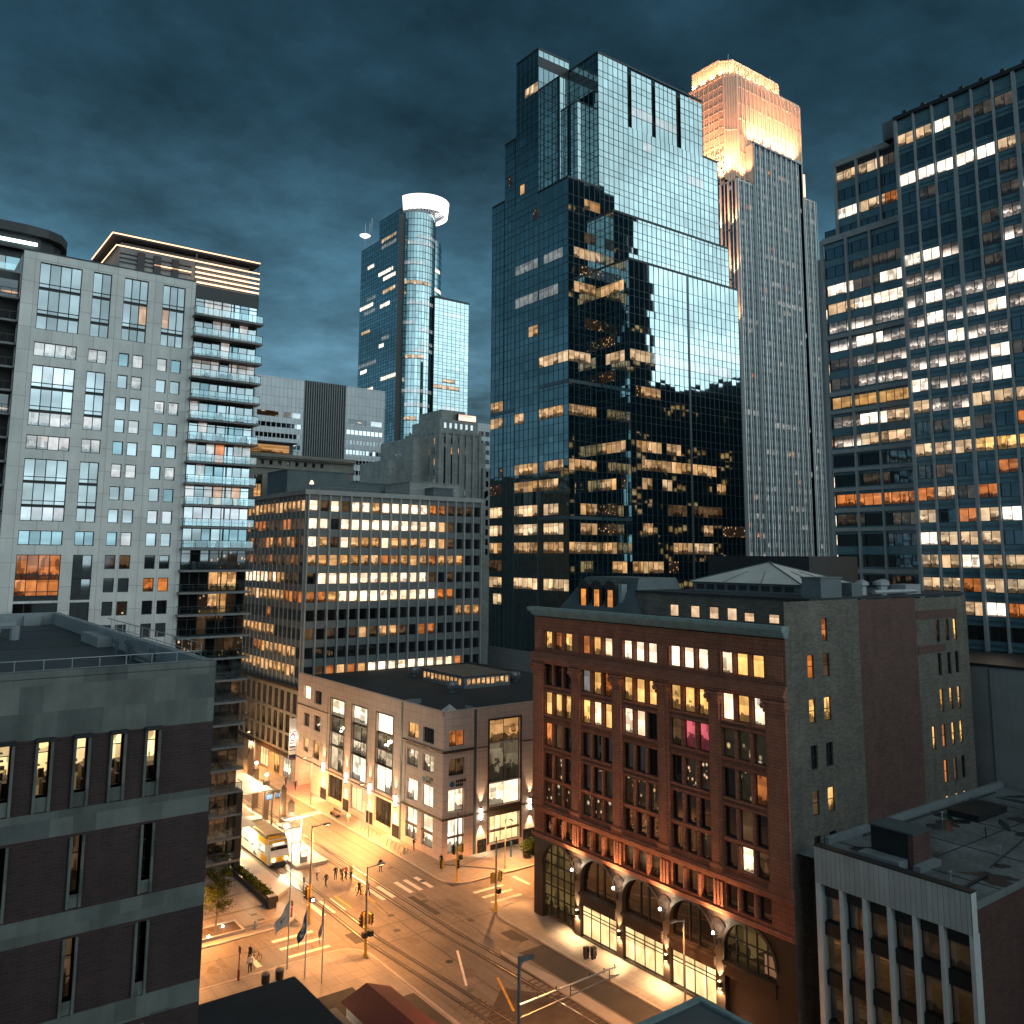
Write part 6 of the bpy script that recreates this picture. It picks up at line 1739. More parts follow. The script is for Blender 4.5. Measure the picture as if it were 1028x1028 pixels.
def signal_pole(label, x, y, h, heads, arm=None, lamp=None, yellow=3.4, walk=(), energy=0):
    t = thing('traffic_signal', label, 'traffic signal', (x, y, 0.14))
    q = MB(); q.tube((x,y,0.14),(x,y,yellow),0.15,0.13,n=10); q.tube((x,y,0.14),(x,y,0.5),0.26,0.2,n=10); q.build('pole_base', 'signal_yellow', t)
    q = MB(); q.tube((x,y,yellow),(x,y,h),0.13,0.085,n=10); q.build('pole', 'pole_grey', t)
    for i, (dx, dy, z, fx, fy, lens) in enumerate(heads):
        a, b = MB(), MB(); signal_head(a, b, (x+dx,y+dy,z), (fx,fy))
        if abs(dx)+abs(dy) < 1: a.tube((x,y,z),(x+dx,y+dy,z),0.05,n=6)
        s = a.build('signal_head', 'signal_yellow', t); b.build('visor', 'trim_dark', s)
        if lens:
            g = MB(); zz = z+(0.32 if lens == 'signal_red' else -0.32); g.tube((x+dx+fx*0.14,y+dy+fy*0.14,zz),(x+dx+fx*0.17,y+dy+fy*0.17,zz),0.11,n=10); g.build('lens', lens, s)
    for (dx, dy, z, fx, fy, lens) in walk:
        a = MB(); c = (x+dx,y+dy); a.box(c[0]-0.24,c[0]+0.24,c[1]-0.24,c[1]+0.24,z-0.25,z+0.25); s = a.build('walk_signal', 'trim_dark', t)
        if lens:
            g = MB(); g.prism([(c[0]+fx*0.25-fy*0.15-0.005,c[1]+fy*0.25-fx*0.15-0.005),(c[0]+fx*0.25+fy*0.15+0.005,c[1]+fy*0.25-fx*0.15-0.005),(c[0]+fx*0.25+fy*0.15+0.005,c[1]+fy*0.25+fx*0.15+0.005),(c[0]+fx*0.25-fy*0.15-0.005,c[1]+fy*0.25+fx*0.15+0.005)], z-0.15, z+0.15); g.build('lens', lens, s)
    if arm:
        (ax, ay, az) = arm
        q = MB(); q.tube((x,y,az-0.25),(x+ax,y+ay,az),0.09,0.05,n=8); q.tube((x,y,az+1.6),(x+ax*0.55,y+ay*0.55,az),0.02,n=5); q.build('mast_arm', 'pole_grey', t)
    if lamp:
        lx, ly = lamp
        q = MB(); q.tube((x,y,h-0.15),(x+lx,y+ly,h+0.1),0.045,n=6)
        q.box(x+lx-0.35,x+lx+0.35,y+ly-0.16,y+ly+0.16,h+0.02,h+0.16); w = q.build('street_light', 'pole_grey', t)
        g = MB(); g.box(x+lx-0.26,x+lx+0.26,y+ly-0.11,y+ly+0.11,h-0.01,h+0.018); g.build('lens', 'lamp_warm', w)
        add_light('SPOT', (x+lx,y+ly,h-0.08), SE*(energy), STREET, w, aim=(x+lx,y+ly,0), angle=172, size=0.25)
    return t

STREET = (1.0, 0.385, 0.10)
SE = 4.7
def street():
    setting()
    track([(56.6,20),(56.4,60),(55.8,73),(55.1,85),(55.0,101),(55.2,330)], 'near-right tram track along the storefront side, its steel rails shining gold')
    track([(49.9,20),(49.2,62),(48.4,75),(47.5,88),(47.6,101),(47.6,330)], 'left tram track running under the waiting tram')
    signal_pole('yellow-footed signal pole with a street light arm, alone in front of the crossing', 44.9, 84.7, 8.9,
        [(-0.42,0.0,3.7,-1,0,None),(0.0,0.42,3.75,0,1,None),(0.42,-0.05,3.75,1,0,None)], lamp=(1.4,-0.3), yellow=3.3, walk=[(-0.3,-0.3,2.4,-1,0,None),(0.4,-0.25,2.4,0,-1,None)], energy=1500)
    signal_pole('yellow-footed signal pole with a street light beside the tram platform end', 43.75, 96.1, 10.4,
        [(-0.4,-0.1,3.3,-1,0,None)], lamp=(1.5,-0.6), yellow=4.2, walk=[(0.1,-0.42,2.6,0,-1,'signal_white')], energy=3600)
    signal_pole('yellow signal pole at the corner of the sandstone store', 63.95, 96.6, 8.5,
        [(-0.42,0.1,4.0,-1,0,'signal_white'),(0.42,-0.1,4.05,1,-0.2,None)], yellow=4.4, walk=[(0.5,0.1,2.9,0,-1,None)])
    signal_pole('signal pole with a long mast arm left of the terracotta block', 62.5, 86.2, 8.3,
        [(-0.1,0.45,3.6,0,1,'signal_white'),(0.4,-0.1,3.9,1,0,None),(-4.6,4.3,5.0,-0.7,0.7,None),(-3.4,3.2,5.1,0.7,-0.7,None)], arm=(-5.3,5.0,5.0), yellow=2.6, walk=[(0.15,-0.3,2.4,0,-1,None)])
    # arm-mounted plates on the mast arm pole
    # catenary pole with two long arms over the tracks, and its street light
    t = thing('catenary_pole', 'grey catenary pole with two long arms over the tracks, bottom centre', 'catenary pole', (43.7,57.1,0.14))
    q = MB(); q.tube((43.7,57.1,0.14),(43.7,57.1,10.1),0.17,0.12,n=10); q.build('pole', 'pole_grey', t)
    q = MB(); q.tube((43.7,57.1,6.55),(53.9,57.0,6.75),0.075,n=8); q.build('arm', 'alu', t)
    q = MB(); q.tube((43.7,57.1,5.6),(54.2,57.0,6.05),0.055,n=8); q.build('arm', 'pole_grey', t)
    q = MB()
    for x in (48.9,53.2): q.tube((x,57.05,6.7),(x,57.05,5.75),0.04,n=6); q.tube((x,57.05,6.2),(x+0.9,57.3,5.9),0.03,n=5)
    for x in (45.5,47.4,51,52.6,53.8): q.tube((x,57.05,6.6),(x,57.05,6.95),0.05,n=6)
    q.build('insulator', 'trim_dark', t)
    q = MB(); q.tube((43.7,57.1,9.2),(44.6,57.6,9.5),0.05,n=6); q.box(44.2,45.4,57.4,57.8,9.4,9.62); w = q.build('street_light', 'pole_grey', t)
    g = MB(); g.box(44.4,45.2,57.45,57.75,9.375,9.398); g.build('lens', 'lamp_warm', w)
    add_light('SPOT', (44.8,57.6,9.3), SE*(2300), STREET, w, aim=(50,60,0), angle=172, size=0.25)
    # lamp standard by the shop fronts
    t = thing('street_lamp', 'slim grey street lamp standing before the glowing storefronts', 'street lamp', (64.2,58.7,0.14))
    q = MB(); q.tube((64.2,58.7,0.14),(64.2,58.7,7.5),0.11,0.07,n=10); q.tube((64.2,58.7,0.14),(64.2,58.7,0.6),0.2,0.15,n=10); q.build('pole', 'pole_grey', t)
    q = MB(); q.tube((64.2,58.7,7.4),(63.2,58.9,7.55),0.045,n=6); q.box(62.6,63.4,58.75,59.05,7.5,7.64); w = q.build('lamp_head', 'pole_grey', t)
    g = MB(); g.box(62.7,63.3,58.8,59.0,7.475,7.498); g.build('lens', 'lamp_warm', w)
    add_light('SPOT', (63.0,58.9,7.4), SE*(900), STREET, w, aim=(62,60,0), angle=172, size=0.2)
    # extra lamps added up the street to light the road and store front
    first = None
    for i, (x, y, lab) in enumerate(((61.6,139.0,'added street lamp on the kerb before the ribbed office podium'),(61.6,118.5,'added street lamp on the kerb before the tall display windows'),(61.6,165.0,'farthest added street lamp up the street by the podium shops'))):
        t = thing('street_lamp', lab, 'street lamp', (x+1.2,y,0.14), 'street lamps added along the store side')
        q = MB(); q.tube((x+1.2,y,0.14),(x+1.2,y,7.6),0.07,0.05,n=8); q.build('pole', 'pole_grey', t)
        q = MB(); q.tube((x+1.2,y,7.55),(x,y,7.8),0.04,n=6); q.box(x-0.4,x+0.2,y-0.12,y+0.12,7.75,7.88); w = q.build('lamp_head', 'pole_grey', t)
        g = MB(); g.box(x-0.32,x+0.12,y-0.09,y+0.09,7.72,7.748); g.build('lens', 'lamp_warm', w)
        add_light('SPOT', (x-0.1,y,7.65), SE*((4600, 6400, 3600)[i]), STREET, w, aim=(x-2.5,y,0), angle=172, size=0.25)
    for i, (x, y, lab, e) in enumerate(((30.0,99.5,'street lamp on the plaza by the planted tree, left',2800),(71.5,94.0+2.6,'street lamp on the pavement beside the store entrance',2200))):
        t = thing('street_lamp', lab, 'street lamp', (x,y,0.14), 'street lamps on the cross street')
        q = MB(); q.tube((x,y,0.14),(x,y,6.3),0.07,0.05,n=8); q.build('pole', 'pole_grey', t)
        q = MB(); q.tube((x,y,6.25),(x,y-1.2,6.5),0.04,n=6); q.box(x-0.12,x+0.12,y-1.6,y-1.0,6.45,6.58); w = q.build('lamp_head', 'pole_grey', t)
        g = MB(); g.box(x-0.09,x+0.09,y-1.5,y-1.1,6.42,6.448); g.build('lens', 'lamp_warm', w)
        add_light('SPOT', (x,y-1.3,6.3), SE*(e), STREET, w, aim=(x,y-2.5,0), angle=172, size=0.25)
    station(); tram(); plaza(); people()

def station():
    # pylons along the island platform
    for i, (x, y, h, lab) in enumerate(((53.2,124.4,5.1,'low station pylon with a glowing white front at the platform end'),(54.0,129.4,6.0,'slim dark station pylon just right of the hanging screens'),(53.4,134.7,6.2,'dark station pylon topped by a bright lamp, left of the hanging screens'),(54.4,141.8,6.5,'dark station pylon topped by a bright lamp, behind the pale canopy'),(57.8,153.5,7.2,'tall dark station pylon topped by a lamp, second farthest up the street'),(57.8,163.0,7.2,'tall dark station pylon topped by a lamp, farthest up the street'))):
        t = thing('station_pylon', lab, 'pylon', (x,y,0.36), 'pylons of the tram station')
        q = MB(); q.box(x-0.42,x+0.42,y-0.3,y+0.3,0.36,h); q.build('shaft', 'pylon_bronze', t)
        q = MB(); q.face([(x-0.46,y-0.34,h),(x+0.46,y-0.34,h),(x,y,h+0.7)]); q.face([(x+0.46,y-0.34,h),(x+0.46,y+0.34,h),(x,y,h+0.7)]); q.face([(x+0.46,y+0.34,h),(x-0.46,y+0.34,h),(x,y,h+0.7)]); q.face([(x-0.46,y+0.34,h),(x-0.46,y-0.34,h),(x,y,h+0.7)]); q.build('cap', 'pylon_bronze', t)
        if i == 0:
            q = MB(); q.box(x-0.3,x+0.3,y-0.345,y-0.302,0.6,3.9); q.build('light_panel', 'panel_glow', t)
        if i in (0, 1):
            add_light('POINT', (x-0.9,y-0.8,3.2), 700, (1.0,0.72,0.40), t, size=0.2)
        if i >= 2:
            q = MB(); q.lathe(x,y,[(0,h+0.62),(0.22,h+0.75),(0.22,h+1.0),(0,h+1.12)],10); q.build('lamp', 'lamp_white', t)
            add_light('POINT', (x-0.3,y-0.5,h+1.5), 1500, (1.0,0.66,0.34), t, size=0.2)
    # canopy roofs over both platforms
    for (x0,x1,y0,y1,z,lab) in ((48.2,53.3,131.6,175.0,5.4,'pale glass canopy over the island platform behind the pylons'),(43.0,46.0,119.0,175.0,4.6,'pale canopy over the near platform beside the apartment tower')):
        t = thing('platform_canopy', lab, 'canopy', (x0,y0,0.36))
        q = MB(); q.box(x0,x1,y0,y1,z,z+0.14); q.build('roof', 'canopy_pale', t)
        y = y0+1.5
        q = MB()
        while y < y1:
            q.tube(((x0+x1)/2,y,0.36),((x0+x1)/2,y,z),0.09,n=8); y += 5.5
        q.build('post', 'trim_dark', t)
        q = MB(); y = y0+0.8
        while y < y1-1:
            q.box((x0+x1)/2-0.12,(x0+x1)/2+0.12,y,y+1.4,z-0.06,z-0.012); y += 3.0
        q.build('ceiling_lamp', 'lamp_white', t)
        for yy in (y0+2.5, y0+12, y0+24):
            add_light('POINT', ((x0+x1)/2,yy,z-0.5), 2600, (1.0,0.66,0.32), t, size=0.3)
    t = thing('platform_canopy', 'thin white canopy blade over the platform end, just behind the tram front', 'canopy', (52,118,0.36))
    q = MB(); q.box(50.0,55.6,119.0,120.3,4.5,4.62); q.build('roof', 'canopy_white', t)
    q = MB(); q.tube((52.8,119.6,0.36),(52.8,119.6,4.5),0.1,n=8); q.build('post', 'pole_grey', t)
    add_light('POINT', (51.6,118.6,4.0), 3200, (1.0,0.80,0.48), t, size=0.3)
    # hanging screens
    t = thing('information_display', 'dark gantry with two lit departure screens over the platform', 'display', (53.2,130,0.36))
    q = MB(); q.box(51.7,54.4,130.2,130.4,5.5,5.65); q.tube((52.7,130.3,0.36),(52.7,130.3,5.5),0.16,n=8); q.build('gantry', 'trim_dark', t)
    for x in (51.6,53.1):
        q = MB(); q.box(x,x+1.1,130.1,130.35,4.5,5.4); s = q.build('screen_case', 'trim_dark', t)
        q = MB(); q.box(x+0.1,x+1.0,130.07,130.095,4.6,5.3); q.build('screen', 'screen_blue', s)
    # white glowing fare box & shelter wall on the platform
    t = thing('platform_shelter', 'glowing white glazed shelter wall standing on the island platform', 'shelter', (52,122,0.36))
    q = MB(); q.box(51.2,53.6,121.5,121.62,0.5,2.5); q.box(53.5,53.62,121.62,124.5,0.5,2.5); q.build('glass_wall', 'panel_glow', t)
    q = MB(); q.box(51.1,53.7,121.4,124.6,2.5,2.62); 
    for x,y in ((51.2,121.55),(53.55,121.55),(53.55,124.4)): q.tube((x,y,0.36),(x,y,2.5),0.05,n=6)
    q.build('shelter_frame', 'trim_dark', t)
    t = thing('fare_machine', 'small white lit fare machine at the platform tip', 'machine', (50.6,113.4,0.36))
    q = MB(); q.box(50.2,51.2,113.6,113.9,0.36,1.9); q.build('case', 'alu', t); q = MB(); q.box(50.3,51.1,113.57,113.598,1.1,1.8); q.build('screen', 'panel_glow', t)

def tram():
    t = thing('tram', 'yellow and white tram waiting at the platform with its headlights on', 'tram', (47.6,114.2,0))
    x0, x1, y0, y1 = 46.3, 48.9, 114.3, 150.0
    prof = [(y0+0.55,0.45),(y0+0.15,0.9),(y0,1.5),(y0+0.5,2.7),(y0+0.95,3.35),(y0+1.6,3.55)]
    q = MB()
    # body shell: side profile swept across
    for xs, s in ((x0,1),(x1,-1)):
        pts = [(xs,y,z) for y,z in prof]+[(xs,y1,3.55),(xs,y1,0.45)]
        q.face(pts if s > 0 else pts[::-1])
    for (ya,za),(yb,zb) in zip(prof, prof[1:]): q.face([(x0,ya,za),(x1,ya,za),(x1,yb,zb),(x0,yb,zb)])
    q.face([(x0,y0+1.6,3.55),(x1,y0+1.6,3.55),(x1,y1,3.55),(x0,y1,3.55)])
    q.build('body', 'tram_white', t)
    q = MB(); q.box(x0-0.012,x1+0.012,y0+1.25,y0+4.6,2.75,3.57); q.box(x0-0.012,x1+0.012,y0+1.3,y0+3.4,0.5,1.35); q.face([(x0,y0-0.012+0.15,0.9),(x1,y0-0.012+0.15,0.9),(x1,y0-0.012,1.5),(x0,y0-0.012,1.5)]); q.face([(x0,y0+0.53,2.72),(x1,y0+0.53,2.72),(x1,y0+0.94,3.37),(x0,y0+0.94,3.37)]); q.build('yellow_nose', 'tram_yellow', t)
    q = MB(); q.face([(x0+0.15,y0+0.02,1.52),(x1-0.15,y0+0.02,1.52),(x1-0.15,y0+0.5-0.014,2.68),(x0+0.15,y0+0.5-0.014,2.68)]); q.build('windscreen', 'glass_dim', t)
    q = MB(); q.face([(x0+0.5,y0+0.55,2.80),(x1-0.5,y0+0.55,2.80),(x1-0.5,y0+0.72,3.08),(x0+0.5,y0+0.72,3.08)]); q.build('destination_sign', 'sign_glow', t)
    for k in range(12):
        y = y0+2.2+k*2.75
        q = MB(); q.box(x0-0.014,x0-0.002,y,y+2.3,1.5,2.6); q.box(x1+0.002,x1+0.014,y,y+2.3,1.5,2.6); q.build('window', 'lit_tram', t)
    for k in range(4):
        y = y0+4.8+k*8.2
        q = MB(); q.box(x0-0.03,x0-0.016,y,y+1.3,0.6,2.7); q.build('door', 'lit_tram', t)
    for x in (x0+0.45,x1-0.45):
        q = MB(); q.tube((x,y0-0.02,1.2),(x,y0-0.08,1.2),0.17,n=12); q.build('headlight', 'head_light', t)
    add_light('SPOT', (47.6,y0-0.4,1.2), 1500, (1.0,0.82,0.55), t, aim=(47.7,y0-14,0), angle=70, size=0.15)
    q = MB(); q.box(x0+0.35,x1-0.35,y0+2.2,y0+9,3.57,3.82); q.box(x0+0.3,x1-0.3,y0+11,y1-2,3.57,3.9); q.build('roof_fairing', 'roof_tan2', t)
    q = MB(); q.box(x0-0.02,x0+0.16,y0+1.7,y1,3.5,3.72); q.box(x1-0.16,x1+0.02,y0+1.7,y1,3.5,3.72); q.box(x0+0.3,x1-0.3,y0+9,y0+11,3.57,4.05); q.build('roof_edge', 'trim_dark', t)
    q = MB(); q.box(x0+0.15,x1-0.15,y0+0.6,y1-0.6,0.1,0.5); q.box(x0+0.5,x1-0.5,y0+0.1,y0+0.7,0.15,0.75); q.build('skirt', 'trim_dark', t)

def plaza():
    rr = random.Random(15)
    # tree
    tree(34.3, 99.3, 6.9, 'young street tree with a loose green crown in the plaza planter', 7)
    t = thing('planter_bed', 'low stone-edged planting bed at the foot of the street tree', 'planter', (34,98.5,0.14))
    q = MB(); q.box(29,37,97.6,97.8,0.14,0.5); q.box(29,37,100.6,100.8,0.14,0.5); q.box(36.8,37,97.8,100.6,0.14,0.5); q.build('edge', 'kerb_stone', t)
    q = MB(); q.face([(29,97.8,0.38),(36.8,97.8,0.38),(36.8,100.6,0.38),(29,100.6,0.38)]); q.build('soil', 'soil', t)
    for x, y in ((33.2,98.2),(35.3,99.9)):
        q = MB(); q.lathe(x,y,[(0.12,0.38),(0.12,0.5),(0,0.52)],8); w = q.build('ground_light', 'lamp_white', t)
        add_light('POINT', (x,y,0.8), 60, (1.0,0.7,0.4), w, size=0.1)
    # long planting strip by the platform ramp
    t = thing('planting_strip', 'long raised planting strip with low shrubs between plaza and tram platform', 'planter', (42.2,110,0.14))
    q = MB(); q.box(41.6,41.85,103.6,117,0.14,0.75); q.box(42.95,43.15,103.6,117,0.14,0.75); q.box(41.85,42.95,103.6,103.9,0.14,0.75); q.build('edge', 'trim_dark', t)
    q = MB(); q.face([(41.85,103.9,0.6),(42.95,103.9,0.6),(42.95,117,0.6),(41.85,117,0.6)]); q.build('soil', 'soil', t)
    q = MB()
    for i in range(1500):
        y = 104+rr.random()*12.8; x = 41.9+rr.random()*1.0; z = 0.62+rr.random()*(0.35+0.3*math.sin(y*2.1)**2)
        leaf(q, (x,y,z), 0.14, rr)
    stuff(q.build('shrub', 'leaf_mix', t))
    # hydrant, bins, boxes
    t = thing('fire_hydrant', 'pale fire hydrant on the plaza kerb right of the planted tree', 'hydrant', (38.2,97.9,0.14))
    q = MB(); q.lathe(38.2,97.9,[(0.22,0.14),(0.22,0.22),(0.15,0.25),(0.15,0.75),(0.2,0.78),(0.17,0.92),(0.05,1.02),(0,1.05)],12); q.build('barrel', 'alu', t)
    q = MB(); q.tube((37.9,97.9,0.62),(38.5,97.9,0.62),0.09,n=8); q.tube((38.2,97.6,0.6),(38.2,97.75,0.6),0.11,n=8); q.build('nozzle', 'alu', t)
    def bin_(x, y, lab, grp=None, h=1.15):
        t = thing('litter_bin', lab, 'bin', (x,y,0.14), grp)
        q = MB(); q.lathe(x,y,[(0.36,0.14),(0.4,0.3),(0.4,h-0.2),(0.34,h-0.15)],14); q.build('drum', 'trim_dark', t)
        q = MB(); q.lathe(x,y,[(0.42,h-0.2),(0.42,h-0.08),(0.2,h+0.08),(0,h+0.1)],14); q.build('lid', 'pole_grey', t)
    for x, y, lab in ((41.9,102.3,'dark box-like bin at the end of the planting strip'),):
        t = thing('utility_box', lab, 'utility box', (x,y,0.14))
        q = MB(); q.box(x-0.6,x+0.35,y-0.35,y+0.35,0.14,1.45); q.build('case', 'trim_dark', t); q = MB(); q.box(x-0.65,x+0.4,y-0.4,y+0.4,1.45,1.53); q.build('lid', 'pole_grey', t)
    bin_(34.6,85.4,'left dark round litter bin on the near plaza below the flags','pair of litter bins'); bin_(36.0,85.4,'right dark round litter bin on the near plaza beside the white flagpole','pair of litter bins')
    for x, y, lab in ((63.0,71.0,'left dark news box of the pair on the pavement before the storefronts'),(63.55,70.5,'right dark news box of the pair on the pavement before the storefronts')):
        t = thing('news_box', lab, 'news box', (x,y,0.14), 'news boxes before the storefronts')
        q = MB(); q.box(x-0.25,x+0.25,y-0.22,y+0.22,0.45,1.3); q.build('case', 'trim_dark', t); q = MB()
        for a in (-0.18,0.18): q.box(x+a-0.04,x+a+0.04,y-0.15,y+0.15,0.14,0.45)
        q.build('foot', 'trim_dark', t); q = MB(); q.box(x-0.2,x+0.2,y-0.235,y-0.222,0.8,1.2); q.build('window', 'glass_dim', t)
    # bollard sign posts
    for x, y, h, mt, lab in ((32.7,87.5,3.2,'post_red','thin red-footed sign post on the near plaza kerb, left'),(42.7,98.5,1.9,'post_red','short red banner post left of the tall white flagpole'),(46.6,104.2,2.0,'pole_grey','grey ticket post at the tip of the near platform'),(74.8,99.7,2.2,'sign_blue','thin blue sign post on the pavement beside the store')):
        t = thing('sign_post', lab, 'sign post', (x,y,0.14))
        q = MB(); q.tube((x,y,0.14),(x,y,h),0.05,n=8); q.tube((x,y,0.14),(x,y,1.1),0.13,0.12,n=8); q.build('post', mt, t)
        q = MB(); q.box(x-0.04,x+0.04,y-0.22,y+0.22,h-0.55,h); q.build('plate', 'trim_dark' if mt != 'sign_blue' else 'sign_blue', t)
    # bike racks: a row of hoops before the store
    first = None
    for i in range(12):
        y = 110.2+i*1.15
        if first is None:
            first = thing('bike_rack', 'thin steel bike hoop in the row along the store pavement', 'bike rack', (63.6,y,0.14), 'bike hoops along the store')
            q = MB(); pr = None
            for k in range(9):
                a = math.pi*k/8; p = (63.6-0.42*math.cos(a), y, 0.14+0.45+0.42*math.sin(a))
                if pr: q.tube(pr, p, 0.03, n=6)
                pr = p
            q.tube((63.18,y,0.14),(63.18,y,0.6),0.03,n=6); q.tube((64.02,y,0.14),(64.02,y,0.6),0.03,n=6); q.build('hoop', 'pole_grey', first)
        else: dup(first, (63.6,y,0.14))
    # bench & planter by the store
    t = thing('bench', 'slatted wooden bench on the pavement before the store windows', 'bench', (63.4,131,0.14))
    q = MB()
    for k in range(4): q.box(63.1+k*0.16,63.22+k*0.16,129.6,132.4,0.55,0.6)
    q.build('seat', 'sleeper_wood', t)
    q = MB()
    for k in range(3): q.box(63.76+k*0.03,63.8+k*0.03,129.6,132.4,0.68+k*0.15,0.8+k*0.15)
    q.build('backrest', 'sleeper_wood', t)
    for y in (129.9,132.1):
        q = MB(); q.box(63.1,63.75,y-0.04,y+0.04,0.14,0.55); q.build('leg', 'trim_dark', t)
    t = thing('shrub_tub', 'leafy shrubs in tubs beside the store entrance, partly behind the terracotta block', 'planter', (76.4,98.2,0.14))
    q = MB(); q.lathe(76.4,98.2,[(0.5,0.14),(0.65,0.8),(0.5,0.82)],12); q.lathe(78.0,98.6,[(0.5,0.14),(0.65,0.8),(0.5,0.82)],12); q.build('tub', 'trim_dark', t)
    q = MB()
    for i in range(900):
        c = (76.4,98.2) if i % 2 else (78.0,98.6); v = Vector((rr.gauss(0,1),rr.gauss(0,1),rr.gauss(0,1))).normalized()*(rr.random()**0.4)*0.95
        leaf(q, (c[0]+v.x,c[1]+v.y,1.6+v.z), 0.16, rr)
    stuff(q.build('foliage', 'leaf_mix', t))
    add_light('POINT', (76.0,99.5,2.6), 350, (1.0,0.78,0.5), t, size=0.2)
    # flags
    def flag(x, y, h, label, cat_mat, drop, swing, kind):
        t = thing('flag', label, 'flag', (x,y,0.14), 'flagpoles on the near plaza')
        q = MB(); q.tube((x,y,0.14),(x,y,h),0.075,0.045,n=8); q.build('pole', 'pole_pale', t)
        q = MB(); q.lathe(x,y,[(0,h),(0.1,h+0.08),(0,h+0.18)],8); q.build('finial', 'tram_yellow', t)
        z0 = h-0.3 if kind != 'white' else 6.6
        nu, nv = 12, 10; hoist = 2.1; ln = 3.0
        def P(u, v):  # u along the fly, v along the hoist: limp cloth falling outwards
            out = swing*u*ln*0.62; fall = drop*u*ln
            fold = 0.20*math.sin(u*9+v*2)*u
            return (x-out*0.8-0.05-fold*0.4, y+fold+out*0.25, z0-v*hoist*(1-0.55*u)-fall)
        mats = {'white':['flag_white','flag_grey'],'blue':['flag_blue','flag_white'],'stripes':['flag_red','flag_white','flag_navy']}[kind]
        q = MB()
        for i in range(nu):
            for j in range(nv):
                u, v = (i+0.5)/nu, (j+0.5)/nv
                if kind == 'white': m = 1 if (0.3 < u < 0.62 and 0.4 < v < 0.56 and i != 5) else 0
                elif kind == 'blue':
                    r = math.hypot((u-0.42)*1.3, v-0.5); m = 1 if 0.17 < r < 0.3 else 0
                else: m = 2 if (u < 0.42 and v < 0.55) else (j % 2)
                q.face([P(i/nu,j/nv),P((i+1)/nu,j/nv),P((i+1)/nu,(j+1)/nv),P(i/nu,(j+1)/nv)], m)
        o = q.build('cloth', mats, t, smooth=True)
        sm = o.modifiers.new('thickness', 'SOLIDIFY'); sm.thickness = 0.02
    flag(37.4,86.9,12.9,'limp white flag with a small dark device on the tallest pole','w',0.75,0.85,'white')
    flag(38.05,84.1,6.7,'blue flag with a pale ring on the middle pole','b',0.85,0.5,'blue')
    flag(38.95,82.2,7.7,'red white and blue striped flag hanging furled on the right pole','s',1.0,0.22,'stripes')
    # low roofs at the bottom edge
    t = thing('low_roof_building', 'low building with a black flat roof in front of the flags, bottom left', 'building', (31.8,45,0))
    q = MB(); q.box(13.4,31.8,42,72.6,0.14,5.9,0,('z0',)); q.build('wall', 'stone_grey', t)
    q = MB(); q.box(13.4,32.0,42,72.8,5.91,6.05); q.build('roof', 'roof_dark', t)
    t = thing('kiosk', 'small kiosk with a dark maroon ridged roof, bottom edge below the crossing', 'kiosk', (38.5,69,0.14))
    q = MB(); q.box(36.9,41.0,62,72.8,0.14,2.6); q.build('wall', 'stone_grey', t)
    q = MB(); y0,y1 = 61.6,73.2
    q.face([(36.5,y0,2.6),(39.0,y0,3.5),(39.0,y1,3.5),(36.5,y1,2.6)]); q.face([(41.4,y0,2.6),(39.0,y0,3.5),(39.0,y1,3.5),(41.4,y1,2.6)]); q.face([(36.5,y1,2.6),(39.0,y1,3.5),(41.4,y1,2.6)]); q.face([(36.5,y0,2.6),(36.5,y1,2.6),(41.4,y1,2.6),(41.4,y0,2.6)]); q.build('roof', 'roof_maroon', t)
    t = thing('glass_pavilion', 'little glass-roofed entrance pavilion with a bright lamp, beside the black roof', 'pavilion', (34,69,0.14))
    q = MB(); q.box(33.0,35.2,64,71.4,0.14,3.0); q.build('wall', 'glass_dim', t)
    q = MB(); q.box(32.9,35.3,63.9,71.6,3.0,3.15); q.build('roof', 'roof_lead', t)
    for (x,y,z) in ((35.6,74.0,0.9),(34.6,71.9,2.5)):
        q = MB(); q.lathe(x,y,[(0,z),(0.14,z+0.1),(0.14,z+0.25),(0,z+0.34)],8); w = q.build('lamp', 'lamp_white', t)
        q = MB(); q.tube((x,y,0.14),(x,y,z),0.04,n=6); q.build('lamp_stem', 'trim_dark', w)
        add_light('POINT', (x+0.1,y+0.4,z+0.3), 60, (1.0,0.75,0.4), w, size=0.1)
    t = thing('corner_roof_building', 'small building with a blue-grey metal roof corner, bottom edge before the dark entrance', 'building', (40,35,0))
    q = MB(); q.box(24,39.9,18,35.4,0,15.9,0,('z0',)); q.build('wall', 'stone_grey', t)
    q = MB(); q.box(24,40.05,18,35.55,15.9,16.25); q.build('roof', 'roof_lead', t)
    q = MB(); q.box(39.75,40.1,18,35.6,16.25,16.4); q.box(24,39.75,35.25,35.6,16.25,16.4); q.build('roof_edge', 'patina', t)

